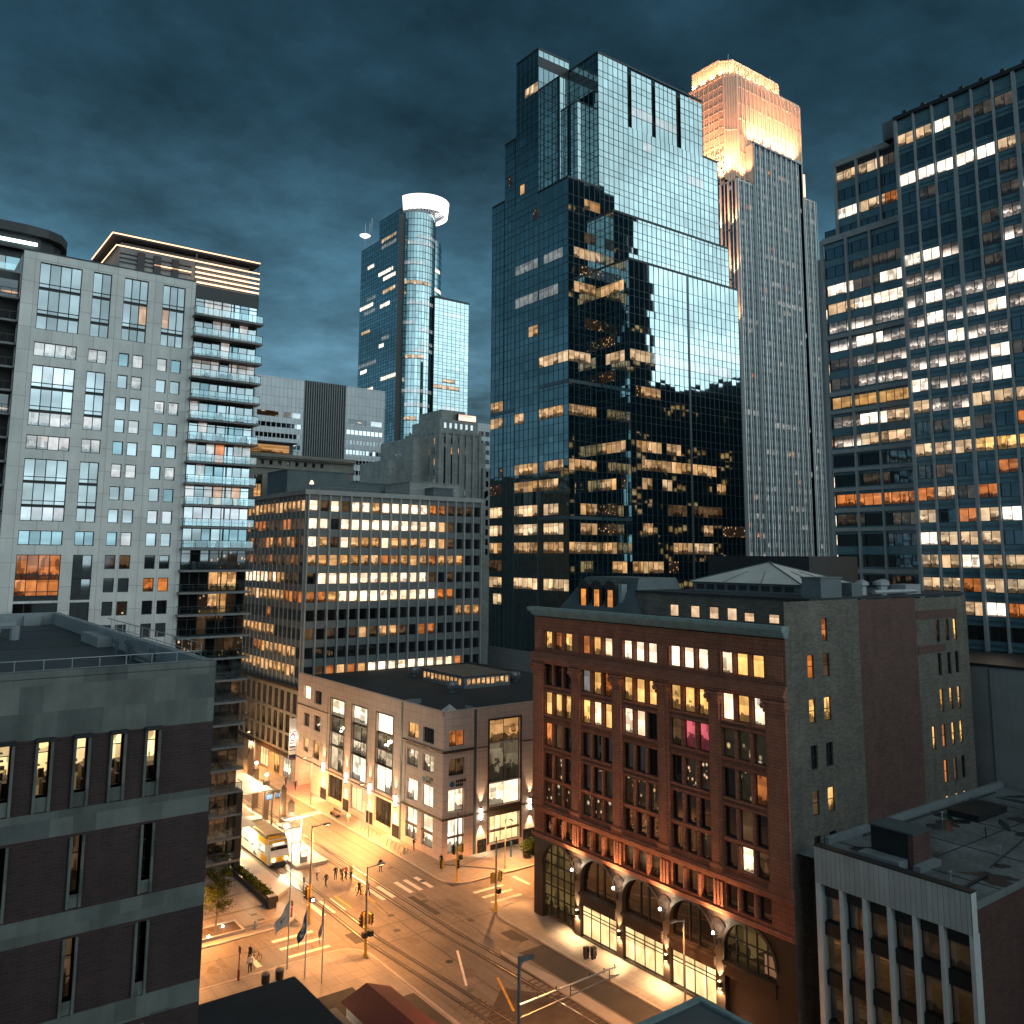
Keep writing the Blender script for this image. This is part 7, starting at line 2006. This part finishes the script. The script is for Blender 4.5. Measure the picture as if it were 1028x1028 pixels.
def leaf(q, c, s, rr):
    a = Vector((rr.gauss(0,1),rr.gauss(0,1),rr.gauss(0,0.7))).normalized(); b = a.cross(Vector((rr.random(),rr.random(),rr.random()))).normalized()
    a *= s*(0.6+rr.random()*0.7); b *= s*0.5
    c = Vector(c)
    q.face([(c-a)[:], (c+b)[:], (c+a)[:], (c-b)[:]])
def tree(x, y, h, label, seed):
    rr = random.Random(seed)
    t = thing('street_tree', label, 'tree', (x,y,0.38))
    q = MB(); tips = []
    q.tube((x,y,0.3),(x+0.06,y,2.2),0.11,0.085,n=8); q.tube((x+0.06,y,2.2),(x,y+0.05,h*0.8),0.085,0.03,n=7)
    for i in range(16):
        z = 1.9+(h-2.6)*i/16; a = i*2.4+rr.random(); L = (1.7-0.9*(i/16))*(0.7+0.5*rr.random())
        p = Vector((x,y,z)); e = p+Vector((math.cos(a)*L, math.sin(a)*L, L*0.75)); q.tube(p[:], e[:], 0.035, 0.012, n=5); tips += [(p.lerp(e,0.55),0.5),(e,0.62)]
        for k in range(2):
            a2 = a+rr.uniform(-0.9,0.9); s = p.lerp(e,0.6); e2 = s+Vector((math.cos(a2)*L*0.5, math.sin(a2)*L*0.5, L*0.3)); q.tube(s[:], e2[:], 0.018, 0.008, n=4); tips.append((e2,0.5))
    q.build('trunk', 'bark', t)
    q = MB()
    for c, r in tips:
        for k in range(70):
            v = Vector((rr.gauss(0,1),rr.gauss(0,1),rr.gauss(0,0.8)))*r*0.5
            leaf(q, c+v, 0.11, rr)
    q.build('crown', 'leaf_mix', t)

# ================================================================== people
def person_mesh(kind):
    """one continuous skinned figure 1.75 m tall, facing -Y, feet at z = 0"""
    if kind == 'walk':
        leg = [(-0.09,0,0.92),(-0.10,-0.16,0.50),(-0.10,-0.20,0.07),(-0.10,-0.36,0.035)], [(0.09,0,0.92),(0.10,0.04,0.48),(0.10,0.34,0.12),(0.10,0.24,0.03)]
        arm = [(-0.20,0.0,1.42),(-0.24,0.12,1.16),(-0.24,0.06,0.92),(-0.23,0.0,0.82)], [(0.20,0.0,1.42),(0.24,-0.06,1.16),(0.23,-0.24,0.98),(0.22,-0.31,0.92)]
    elif kind == 'stand':
        leg = [(-0.09,0,0.92),(-0.11,-0.02,0.50),(-0.12,0.0,0.08),(-0.13,-0.17,0.035)], [(0.09,0,0.92),(0.11,-0.02,0.50),(0.12,0.02,0.08),(0.14,-0.15,0.035)]
        arm = [(-0.20,0.0,1.42),(-0.26,0.02,1.15),(-0.24,-0.06,0.91),(-0.22,-0.1,0.81)], [(0.20,0.0,1.42),(0.26,0.02,1.15),(0.20,-0.2,1.05),(0.12,-0.28,1.12)]
    else:  # phone held up, weight on one leg
        leg = [(-0.09,0,0.92),(-0.10,-0.04,0.50),(-0.11,0.02,0.08),(-0.12,-0.15,0.035)], [(0.09,0,0.92),(0.13,-0.08,0.50),(0.17,-0.06,0.08),(0.20,-0.22,0.035)]
        arm = [(-0.20,0.0,1.42),(-0.25,0.0,1.16),(-0.12,-0.22,1.18),(-0.05,-0.3,1.22)], [(0.20,0.0,1.42),(0.25,0.0,1.16),(0.14,-0.2,1.16),(0.06,-0.3,1.22)]
    v = []; e = []; r = []
    def add(p, rad_, par=None):
        v.append(p); r.append(rad_)
        if par is not None: e.append((par, len(v)-1))
        return len(v)-1
    pel = add((0,0,0.98), 0.135)
    waist = add((0,0.0,1.14), 0.115, pel); ch = add((0,0.0,1.34), 0.135, waist); nk = add((0,-0.0,1.49), 0.058, ch); hd = add((0,-0.02,1.58), 0.085, nk); ht = add((0,-0.01,1.69), 0.08, hd)
    for L in leg:
        p = add(L[0], 0.092, pel); k = add(L[1], 0.064, p); a = add(L[2], 0.044, k); add(L[3], 0.036, a)
    for A in arm:
        p = add(A[0], 0.062, ch); k = add(A[1], 0.045, p); w = add(A[2], 0.032, k); add(A[3], 0.034, w)
    me = bpy.data.meshes.new('person'); me.from_pydata(v, e, []); me.update()
    return me, r
PM = {}
def person(x, y, rot, label, kind, top, legs, z=0.0, h=1.0, group=None, bag=False):
    me, r = person_mesh(kind)
    o = bpy.data.objects.new('person', me); COL.objects.link(o)
    o.modifiers.new('skin', 'SKIN'); 
    lay = me.skin_vertices[0] if me.skin_vertices else None
    for i, sv in enumerate(lay.data): sv.radius = (r[i]*(1.12 if i in (0,1,2) else 1), r[i]*(0.82 if i in (0,1,2) else 1)); sv.use_root = (i == 0)
    sub = o.modifiers.new('smooth', 'SUBSURF'); sub.levels = 1; sub.render_levels = 2
    nm = 'cloth_%s_%s' % (top, legs)
    if nm not in MAT:
        cols = {'black':(0.012,0.012,0.014),'white':(0.7,0.7,0.68),'grey':(0.12,0.12,0.13),'red':(0.32,0.05,0.04),'navy':(0.02,0.03,0.06),'tan':(0.35,0.25,0.16),'blue':(0.06,0.12,0.25)}
        m, nt = nodes(nm)
        tc = N(nt,'ShaderNodeTexCoord'); sp = N(nt,'ShaderNodeSeparateXYZ'); nt.links.new(tc.outputs['Object'], sp.inputs[0])
        k = math_n(nt,'DIVIDE',sp.outputs[2],1.8)
        rp = N(nt,'ShaderNodeValToRGB'); rp.color_ramp.interpolation = 'CONSTANT'
        st = [(0.0,(0.02,0.018,0.016)),(0.05,cols[legs]),(0.53,cols[top]),(0.835,(0.42,0.26,0.19)),(0.935,(0.03,0.02,0.015))]
        while len(rp.color_ramp.elements) < len(st): rp.color_ramp.elements.new(0.5)
        for el,(p,c) in zip(rp.color_ramp.elements, st): el.position = p; el.color = (*c,1)
        nt.links.new(k, rp.inputs[0])
        p = N(nt,'ShaderNodeBsdfPrincipled'); p.inputs['Roughness'].default_value = 0.85; nt.links.new(rp.outputs[0], p.inputs['Base Color']); finish(nt, p.outputs[0])
    me.materials.append(MAT[nm])
    o.location = (x,y,z); o.rotation_euler = (0,0,rad(rot)); o.scale = (h,h,h)
    tag(o, label, 'person', group)
    if bag:
        q = MB()
        for dx in (-0.14,): q.box(-0.16,0.16,0.13,0.32,1.02,1.42)
        b = q.build('backpack', 'trim_dark'); b.parent = o
    return o
def people():
    G = 'pedestrians on the crossing'
    person(49.8,104.8,200,'person in dark clothes walking at the left of the group on the crossing','walk','black','black',group=G)
    person(51.8,106.3,160,'person in black standing second from left on the crossing','stand','black','navy',group=G)
    person(52.35,105.5,20,'person with a backpack, left of the tight trio on the crossing','walk','grey','black',group=G,bag=True)
    person(52.95,105.7,15,'person in a dark red top, middle of the tight trio on the crossing','walk','red','black',group=G)
    person(53.45,105.3,10,'person in a tan jacket, right of the tight trio on the crossing','walk','tan','navy',group=G)
    person(49.9,107.6,190,'person in a pale top behind the group near the platform tip','walk','white','grey',group=G)
    person(51.9,99.9,110,'person walking ahead of the bicycle pair on the zebra stripes','walk','black','black',group=G)
    person(52.7,99.2,110,'person in grey nearest the zebra stripes','walk','grey','navy',group=G)
    person(57.8,105.5,0,'lone person in black standing in the roadway','phone','black','black',group='lone pedestrians')
    person(64.9,101.9,-60,'person in black waiting at the corner of the sandstone store','stand','black','black',z=0.14,group='lone pedestrians')
    person(34.1,88.25,170,'person in a white shirt and dark trousers on the near kerb','stand','white','navy',z=0.155,group='lone pedestrians')
    person(46.3,102.6,30,'person in black by the signal pole at the platform ramp','stand','black','black',group='lone pedestrians')
    person(64.4,149.0,0,'person in dark coat farther up by the pink portal','walk','black','black',z=0.14,group='lone pedestrians')
    person(64.0,152.4,-10,'person pushing a buggy farther up the pavement','walk','navy','black',z=0.14,group='lone pedestrians')
    person(65.2,109.6,90,'person standing beside the store window by the bike hoops','phone','black','grey',z=0.14,group='lone pedestrians')
    person(63.4,126.2,0,'person with a pale coat on the pavement beyond the bike hoops','walk','white','tan',z=0.14,group='lone pedestrians')
    # cyclist on the left street
    t = thing('bicycle', 'dark bicycle held by the rider on the left street', 'bicycle', (35.4,90.2,0))
    def bike(t, x, y, a):
        c, s = math.cos(a), math.sin(a)
        P = lambda u, z: (x+u*c, y+u*s, z)
        for u in (-0.52,0.52):
            q = MB(); pr = None
            for k in range(15):
                th = 2*math.pi*k/14; p = P(u+0.33*math.cos(th), 0.34+0.33*math.sin(th))
                if pr: q.tube(pr, p, 0.022, n=5, cap=False)
                pr = p
            w = q.build('wheel', 'trim_dark', t); q = MB()
            for k in range(6):
                th = math.pi*k/6; q.tube(P(u+0.31*math.cos(th),0.34+0.31*math.sin(th)),P(u-0.31*math.cos(th),0.34-0.31*math.sin(th)),0.005,n=4)
            q.build('spoke', 'alu', w)
        q = MB()
        for a_, b_ in (((-0.52,0.34),(-0.05,0.32)),((-0.52,0.34),(-0.18,0.82)),((-0.05,0.32),(-0.18,0.86)),((-0.05,0.32),(0.36,0.78)),((-0.18,0.8),(0.34,0.84)),((0.34,0.9),(0.52,0.34))): q.tube(P(*a_),P(*b_),0.02,n=6)
        q.build('frame', 'trim_dark', t)
        q = MB(); q.tube(P(-0.3,0.92),P(-0.06,0.92),0.06,0.03,n=6); q.build('saddle', 'trim_dark', t)
        q = MB(); q.tube((x+0.36*c-0.25*s,y+0.36*s+0.25*c,0.98),(x+0.36*c+0.25*s,y+0.36*s-0.25*c,0.98),0.018,n=6); q.tube(P(0.34,0.9),P(0.36,0.98),0.018,n=6); q.build('handlebar', 'trim_dark', t)
    bike(t, 35.4, 90.2, 0.4)
    person(35.0,90.7,-60,'person in black bent beside the bicycle on the left street','walk','black','black',group='lone pedestrians')
    t = thing('bicycle', 'bicycle wheeled between the pair on the zebra stripes', 'bicycle', (52.3,100.2,0)); bike(t, 52.3, 100.3, 1.9)
    t = thing('bicycle', 'bicycle leaning at the end of the bike hoops', 'bicycle', (63.6,110.7,0.14)); 
    bike(t, 63.6, 109.0, 0.1)
    for c in t.children: c.location.z += 0.0
# ------------------------------------------------------------------ remaining materials
lit('lit_magenta', (1.0,0.16,0.22), 0.9, var=0.4, clutter=0.5, white=0.15, sx=1.00)
lit('lit_lattice', (1.0,0.66,0.2), 0.16, var=0.2, clutter=0.3, white=0.2, sx=2.20)
lit('lit_cream', (1.0,0.66,0.40), 1.1, var=0.3, clutter=0.0, white=0.4)
lit('lit_dormer', (1.0,0.36,0.07), 0.95, var=0.2, clutter=0.05, white=0.05)
lit('lit_slit', (1.0,0.66,0.26), 2.2, var=0.5, clutter=0.45, white=0.4, sx=2.2, hi=(1.0,0.88,0.62))
lit('lit_warm2', (1.0,0.62,0.40), 0.75, var=0.1, clutter=0.05, white=0.2)
lit('lit_gallery', (1.0,0.75,0.42), 0.35, var=0.6, clutter=0.6, white=0.4, sx=1.92, refl=0.2)
lit('lit_busy2', (1.0,0.80,0.52), 0.95, var=0.5, clutter=0.55, white=0.5, sx=2.20)
lit('lit_orange2', (1.0,0.50,0.16), 0.9, var=0.3, clutter=0.4, white=0.3, sx=1.60)
lit('lit_tower', (1.0,0.56,0.22), 0.85, var=0.7, clutter=0.4, white=0.35, sx=1.00)
lit('lit_tower2', (1.0,0.68,0.38), 1.0, var=0.6, clutter=0.35, white=0.5, sx=1.00)
lit('lit_split', (1.0,0.66,0.34), 1.3, var=0.9, clutter=0.3, white=0.5, sx=1.00)
lit('lit_bright', (1.0,0.84,0.64), 2.6, var=0.4, clutter=0.15, white=0.6, sx=1.00, hi=(1.0,0.95,0.85))
lit('lit_office', (1.0,0.82,0.66), 1.5, var=0.8, clutter=0.45, white=0.6, low=1.0, sx=1.28, hi=(1.0,0.95,0.88), refl=0.15)
lit('amber_reflection', (1.0,0.52,0.14), 0.8, var=0.3, clutter=0.1, white=0.2, sx=1.00)
lit('lit_cool2', (0.85,0.82,0.80), 0.5, var=0.5, clutter=0.2, refl=0.2, hi=(1.0,0.92,0.8))
lit('lit_pale2', (0.85,0.95,0.98), 0.55, var=0.5, clutter=0.2, refl=0.25, hi=(1,0.98,0.9))
lit('lit_lamp', (1.0,0.9,0.75), 3.0, var=0.1, clutter=0.0)
lit('lit_tram', (1.0,0.86,0.62), 2.6, var=0.3, clutter=0.25, white=0.6, sx=1.92)
lit('glass_room', (0.85,0.50,0.17), 0.03, var=0.6, clutter=0.35, white=0.2, refl=0.14, sx=1.00)
lit('panel_glow', (1.0,0.86,0.62), 2.6, var=0.1, clutter=0.0)
lit('sign_glow', (1.0,0.62,0.48), 2.2, var=0.1, clutter=0.0)
lit('screen_blue', (0.35,0.6,1.0), 1.6, var=0.2, clutter=0.3, white=0.4, hi=(0.8,0.9,1.0))
lit('stone_back', (0.5,0.3,0.2), 0.0)
plain('stone_back', (0.42,0.29,0.22), 0.7, 0.1)
lamp_mat('lamp_beacon', (1.0,0.62,0.36), 3.0)
lamp_mat('lamp_pink', (1.0,0.30,0.18), 10.0)
blocks('limestone_warm', (0.36,0.30,0.23), (0.32,0.27,0.21), (0.2,0.17,0.13), 1.4, 0.9, 0.02, stain=0.3)
blocks('deco_stone_warm', (0.30,0.28,0.24), (0.26,0.245,0.21), (0.18,0.16,0.14), 1.2, 0.7, 0.02, stain=0.35)
blocks('core_dark', (0.05,0.055,0.06), (0.042,0.047,0.05), (0.03,0.03,0.03), 3.0, 3.9, 0.1, stain=0.2, off=0.0)
blocks('board_concrete', (0.50,0.50,0.48), (0.44,0.44,0.425), (0.22,0.22,0.21), 0.42, 6.0, 0.02, stain=0.3, off=0.0)
blocks('spandrel', (0.05,0.05,0.05), (0.05,0.05,0.05), (0.05,0.05,0.05), 1, 1)
spark('lit_busy_gold', (1.0,0.7,0.2), 0.7, amount=0.5, sx=2.2); spark('lit_busy3', (1.0,0.5,0.25), 1.4, amount=0.6, sx=3.4); plain('black_matte', (0.008,0.008,0.008), 0.7, 0.2)
lit('lit_dimcool', (0.9,0.72,0.55), 0.10, clutter=0.4, refl=0.12)
glass('glass_black', 0.03, (0.8,0.8,0.8), base=(0.006,0.005,0.004))
plain('wet_patch', (0.018,0.022,0.024), 0.22, 0.3, 0.8, spec=0.6); plain('furniture_dark', (0.05,0.035,0.025), 0.7, 0.3); lamp_mat('lamp_room', (1.0,0.88,0.66), 9.0); plain('crown_stone', (0.62,0.44,0.33), 0.6, 0.1, 0.5)
_m, _nt = nodes('glass_clear')
_t = N(_nt, 'ShaderNodeBsdfTransparent'); _t.inputs[0].default_value = (0.9,0.92,0.92,1)
_g = N(_nt, 'ShaderNodeBsdfGlossy'); _g.inputs['Roughness'].default_value = 0.03
_x = N(_nt, 'ShaderNodeMixShader'); _x.inputs[0].default_value = 0.06
_nt.links.new(_t.outputs[0], _x.inputs[1]); _nt.links.new(_g.outputs[0], _x.inputs[2]); finish(_nt, _x.outputs[0])
plain('door_dark', (0.03,0.018,0.014), 0.5, 0.3); plain('banner_white', (0.75,0.74,0.72), 0.7, 0.04); plain('sign_red', (0.45,0.03,0.03), 0.6, 0.1)
plain('alu_dull', (0.20,0.225,0.235), 0.6, 0.2, 0.6)
plain('roof_felt', (0.045,0.055,0.06), 0.8, 0.3, 0.12, bump=0.2, fine=1.2)
plain('roof_tan', (0.16,0.13,0.105), 0.8, 0.3, 0.5); plain('roof_tan2', (0.26,0.19,0.11), 0.7, 0.3, 0.5)
plain('roof_vent_metal', (0.18,0.19,0.20), 0.4, 0.2, 1.0, metal=0.5)
plain('sign_blue', (0.03,0.12,0.22), 0.5, 0.1)
plain('mullion_dark', (0.045,0.075,0.09), 0.35, 0.15, 1.0, metal=0.4)
plain('core_wall', (0.05,0.05,0.05))
glass('glass_sky', 0.60, (0.82,0.93,0.97), var=0.15)
plain('ground_dark', (0.05,0.05,0.052), 0.85, 0.3, 0.05)
plain('road_asphalt', (0.052,0.048,0.044), 0.75, 0.3, 0.35, bump=0.2)
plain('road_stain', (0.115,0.098,0.082), 0.6, 0.35, 0.8); plain('ballast', (0.075,0.06,0.048), 0.9, 0.5, 0.4, bump=0.8, fine=14)
plain('kerb_stone', (0.34,0.31,0.28), 0.75, 0.2, 0.6)
plain('paving_dark', (0.15,0.13,0.12), 0.8, 0.2)
plain('platform_pale', (0.46,0.43,0.39), 0.7, 0.15, 0.5)
plain('canopy_pale', (0.36,0.37,0.36), 0.5, 0.1); plain('canopy_white', (0.65,0.72,0.78), 0.4, 0.1)
plain('pylon_bronze', (0.055,0.04,0.03), 0.5, 0.2, 1.0)
plain('rail_steel', (0.55,0.47,0.36), 0.28, 0.2, 1.5, metal=1.0)
plain('sleeper_wood', (0.12,0.08,0.055), 0.8, 0.3, 2.0)
plain('mark_yellow', (0.62,0.34,0.05), 0.7, 0.35, 2.5)
plain('mark_white', (0.68,0.66,0.62), 0.7, 0.22, 2.5)
plain('signal_yellow', (0.62,0.36,0.03), 0.5, 0.15, 1.0)
plain('pole_grey', (0.16,0.165,0.17), 0.5, 0.2, 1.0); plain('pole_pale', (0.55,0.55,0.53), 0.4, 0.1)
plain('post_red', (0.28,0.04,0.03), 0.6, 0.2)
plain('tram_white', (0.72,0.69,0.62), 0.35, 0.05); plain('tram_yellow', (0.72,0.38,0.02), 0.35, 0.06)
plain('flag_white', (0.62,0.60,0.56), 0.8, 0.06); plain('flag_grey', (0.10,0.10,0.11), 0.8, 0.06); plain('flag_blue', (0.01,0.10,0.19), 0.8, 0.08)
plain('flag_red', (0.35,0.02,0.03), 0.8, 0.08); plain('flag_navy', (0.012,0.02,0.07), 0.8, 0.08)
plain('soil', (0.06,0.04,0.028), 0.95, 0.4, 2.0, bump=0.6)
plain('bark', (0.09,0.07,0.05), 0.9, 0.3, 3.0, bump=0.6)
# concrete road slabs with joints, tyre wear and repairs
def slabs(name, c, jw, jh, wear=0.45, streak=True):
    m, nt = nodes(name)
    tc = N(nt,'ShaderNodeTexCoord'); ob = tc.outputs['Object']
    b = N(nt,'ShaderNodeTexBrick'); b.offset = 0.0; nt.links.new(ob, b.inputs['Vector'])
    b.inputs['Scale'].default_value = 1; b.inputs['Brick Width'].default_value = jw; b.inputs['Row Height'].default_value = jh; b.inputs['Mortar Size'].default_value = 0.02
    b.inputs['Color1'].default_value = (*c,1); b.inputs['Color2'].default_value = (*[x*0.86 for x in c],1); b.inputs['Mortar'].default_value = (*[x*0.4 for x in c],1)
    n1 = noise(nt, ob, 0.13, 6, 0.7); n2 = noise(nt, ob, 2.2, 4, 0.6)
    mp = N(nt,'ShaderNodeMapping'); mp.inputs['Scale'].default_value = (1.1,0.05,1) ; nt.links.new(ob, mp.inputs[0]); n3 = noise(nt, mp.outputs[0], 0.9, 3)
    k = math_n(nt,'ADD',math_n(nt,'ADD',math_n(nt,'MULTIPLY',n1,0.5),math_n(nt,'MULTIPLY',n2,0.2)),math_n(nt,'MULTIPLY',n3,0.3))
    kk = ramp(nt, k, [(0.38,1-wear),(0.60,1.1)])
    col = mixc(nt,1.0,b.outputs[0],kk,'MULTIPLY')
    p = N(nt,'ShaderNodeBsdfPrincipled'); nt.links.new(col,p.inputs['Base Color'])
    nt.links.new(ramp(nt,n1,[(0.4,0.45),(0.6,0.75)]), p.inputs['Roughness'])
    bp = N(nt,'ShaderNodeBump'); bp.inputs['Strength'].default_value = 0.25; bp.inputs['Distance'].default_value = 0.02
    nt.links.new(noise(nt,ob,9.0,4), bp.inputs['Height']); nt.links.new(bp.outputs[0], p.inputs['Normal'])
    finish(nt,p.outputs[0])
slabs('road_concrete', (0.20,0.178,0.155), 3.6, 4.6, 0.6); slabs('road_crossing', (0.22,0.195,0.17), 3.0, 3.0, 0.6)
slabs('paving', (0.27,0.245,0.225), 1.5, 1.5, 0.3)
# foliage
_m, _nt = nodes('leaf_mix')
_g = N(_nt,'ShaderNodeNewGeometry')
_c = ramp(_nt, _g.outputs['Random Per Island'], [(0.0,(0.035,0.06,0.012)),(0.6,(0.07,0.10,0.02)),(1.0,(0.14,0.13,0.03))])
_d = N(_nt,'ShaderNodeBsdfDiffuse'); _nt.links.new(_c,_d.inputs[0]); _t = N(_nt,'ShaderNodeBsdfTranslucent'); _nt.links.new(_c,_t.inputs[0])
_x = N(_nt,'ShaderNodeMixShader'); _x.inputs[0].default_value = 0.35; _nt.links.new(_d.outputs[0],_x.inputs[1]); _nt.links.new(_t.outputs[0],_x.inputs[2]); finish(_nt,_x.outputs[0])

def add_light(kind, loc, energy, col, parent, aim=None, angle=60, size=0.1):
    l = bpy.data.lights.new('lamp_light', kind); l.energy = energy; l.color = col
    l.shadow_soft_size = size
    if kind == 'SPOT': l.spot_size = rad(angle); l.spot_blend = 0.7
    o = bpy.data.objects.new('lamp_light', l); COL.objects.link(o)
    if aim is not None:
        d = Vector(aim)-Vector(loc); o.rotation_euler = d.to_track_quat('-Z','Y').to_euler()
    o.parent = parent; o.location = Vector(loc)-world_loc(parent)
    return o

# ------------------------------------------------------------------ build everything
terracotta_block(); brick_block(); residential_tower(); ribbed_block(); corner_store(); upright_block(); annex()
stepped_tower(); floodlit_tower(); slab_office(); round_tower(); twin_slab(); arcaded_block(); deco_tower(); dark_neighbour(); far_block(); across_blocks()
street()

# ------------------------------------------------------------------ dusk sky
w = bpy.data.worlds.new('World'); SC.world = w; w.use_nodes = True
nt = w.node_tree; nt.nodes.clear()
GLOW = Vector((-0.02,-0.97,0.22)).normalized()
sky = N(nt,'ShaderNodeTexSky'); sky.sky_type = 'NISHITA'; sky.sun_disc = False
sky.sun_elevation = rad(2.0); sky.sun_rotation = math.atan2(GLOW.x, GLOW.y)
tc = N(nt,'ShaderNodeTexCoord'); vec = tc.outputs['Generated']
sp = N(nt,'ShaderNodeSeparateXYZ'); nt.links.new(vec, sp.inputs[0])
zc = math_n(nt,'MAXIMUM',sp.outputs[2],0.0)
# cloud deck: project the direction on a flat ceiling
den = math_n(nt,'ADD',zc,0.16)
cb = N(nt,'ShaderNodeCombineXYZ'); nt.links.new(math_n(nt,'DIVIDE',sp.outputs[0],den),cb.inputs[0]); nt.links.new(math_n(nt,'DIVIDE',sp.outputs[1],den),cb.inputs[1])
c1 = noise(nt, cb.outputs[0], 1.35, 9, 0.63); c2 = noise(nt, cb.outputs[0], 4.2, 6, 0.65)
cl = math_n(nt,'ADD',math_n(nt,'MULTIPLY',c1,0.75),math_n(nt,'MULTIPLY',c2,0.25))
cl = ramp(nt, cl, [(0.36,0.38),(0.5,0.95),(0.63,1.65)])
base = ramp(nt, zc, [(0.0,(0.128,0.225,0.295)),(0.12,(0.094,0.192,0.262)),(0.30,(0.048,0.124,0.180)),(0.47,(0.0135,0.0435,0.068)),(1.0,(0.008,0.026,0.043))])
base = mixc(nt,1.0,base,cl,'MULTIPLY')
dt = N(nt,'ShaderNodeVectorMath'); dt.operation = 'DOT_PRODUCT'; nt.links.new(vec,dt.inputs[0]); dt.inputs[1].default_value = GLOW
gl = ramp(nt, math_n(nt,'ADD',math_n(nt,'MULTIPLY',dt.outputs['Value'],0.5),0.5), [(0.42,(0.0,0.0,0.0)),(0.55,(0.23,0.32,0.35)),(0.75,(0.70,0.93,1.0)),(1.0,(1.2,1.45,1.5))])
gl = mixc(nt,1.0,gl,mixc(nt,0.85,(1,1,1),cl),'MULTIPLY')
up = ramp(nt, zc, [(0.0,1.0),(0.25,0.9),(0.6,0.35),(1.0,0.2)])
gl = mixc(nt,1.0,gl,up,'MULTIPLY')
# paler break in the clouds low to the right of the frame, mirrored by the glass tower
d2 = N(nt,'ShaderNodeVectorMath'); d2.operation = 'DOT_PRODUCT'; nt.links.new(vec,d2.inputs[0]); d2.inputs[1].default_value = Vector((0.74,-0.66,0.14)).normalized()
g2 = ramp(nt, d2.outputs['Value'], [(0.72,(0,0,0)),(0.90,(0.26,0.33,0.33)),(0.99,(0.95,1.0,0.95))])
g2 = mixc(nt,1.0,g2,mixc(nt,0.8,(1,1,1),cl),'MULTIPLY')
tot = mixc(nt,1.0,mixc(nt,1.0,base,gl,'ADD'),g2,'ADD')
b1 = N(nt,'ShaderNodeBackground'); nt.links.new(tot,b1.inputs[0]); b1.inputs[1].default_value = 1.0
b2 = N(nt,'ShaderNodeBackground'); nt.links.new(mixc(nt,1.0,sky.outputs[0],(0.5,0.8,1.0),'MULTIPLY'),b2.inputs[0]); b2.inputs[1].default_value = 0.01
ad = N(nt,'ShaderNodeAddShader'); nt.links.new(b1.outputs[0],ad.inputs[0]); nt.links.new(b2.outputs[0],ad.inputs[1])
wo = N(nt,'ShaderNodeOutputWorld'); nt.links.new(ad.outputs[0],wo.inputs[0])
sun = bpy.data.lights.new('Sun','SUN'); sun.energy = 0.25; sun.angle = rad(40); sun.color = (0.72,0.95,1.0)
so = bpy.data.objects.new('Sun', sun); COL.objects.link(so)
so.rotation_euler = (-Vector((-0.15,-0.85,0.5))).to_track_quat('-Z','Y').to_euler(); so.location = (0,-50,200)

# ------------------------------------------------------------------ camera
F_PX, PY = 863.419, 441.161
pit, rol, yaw = 0.135018, 0.005851, 0.928693
ca, sa = math.cos(yaw), math.sin(yaw)
fw = Vector((ca,sa,0)); rt = Vector((sa,-ca,0)); up_ = Vector((0,0,1))
d = fw*math.cos(pit)+up_*math.sin(pit); u = up_*math.cos(pit)-fw*math.sin(pit)
r2 = rt*math.cos(rol)+u*math.sin(rol); u2 = u*math.cos(rol)-rt*math.sin(rol)
cam = bpy.data.cameras.new('Camera'); co = bpy.data.objects.new('Camera', cam); COL.objects.link(co)
M4 = Matrix(((r2.x,u2.x,-d.x,0),(r2.y,u2.y,-d.y,0),(r2.z,u2.z,-d.z,41.0),(0,0,0,1)))
co.matrix_world = M4
cam.sensor_width = 36; cam.lens = 36*F_PX/1028; cam.shift_y = (PY-514)/1028
cam.clip_end = 8000; cam.clip_start = 0.5
SC.camera = co
# ------------------------------------------------------------------ render settings
SC.render.engine = 'CYCLES'
SC.view_settings.view_transform = 'Standard'; SC.view_settings.look = 'None'; SC.view_settings.gamma = 1; SC.view_settings.exposure = 0.22
SC.cycles.use_denoising = True
try: SC.cycles.denoiser = 'OPENIMAGEDENOISE'
except Exception: pass
SC.cycles.max_bounces = 6; SC.cycles.diffuse_bounces = 3; SC.cycles.glossy_bounces = 4; SC.cycles.transparent_max_bounces = 12
SC.cycles.caustics_reflective = False; SC.cycles.caustics_refractive = False
SC.cycles.sample_clamp_indirect = 4.0; SC.cycles.sample_clamp_direct = 0
SC.cycles.use_light_tree = True
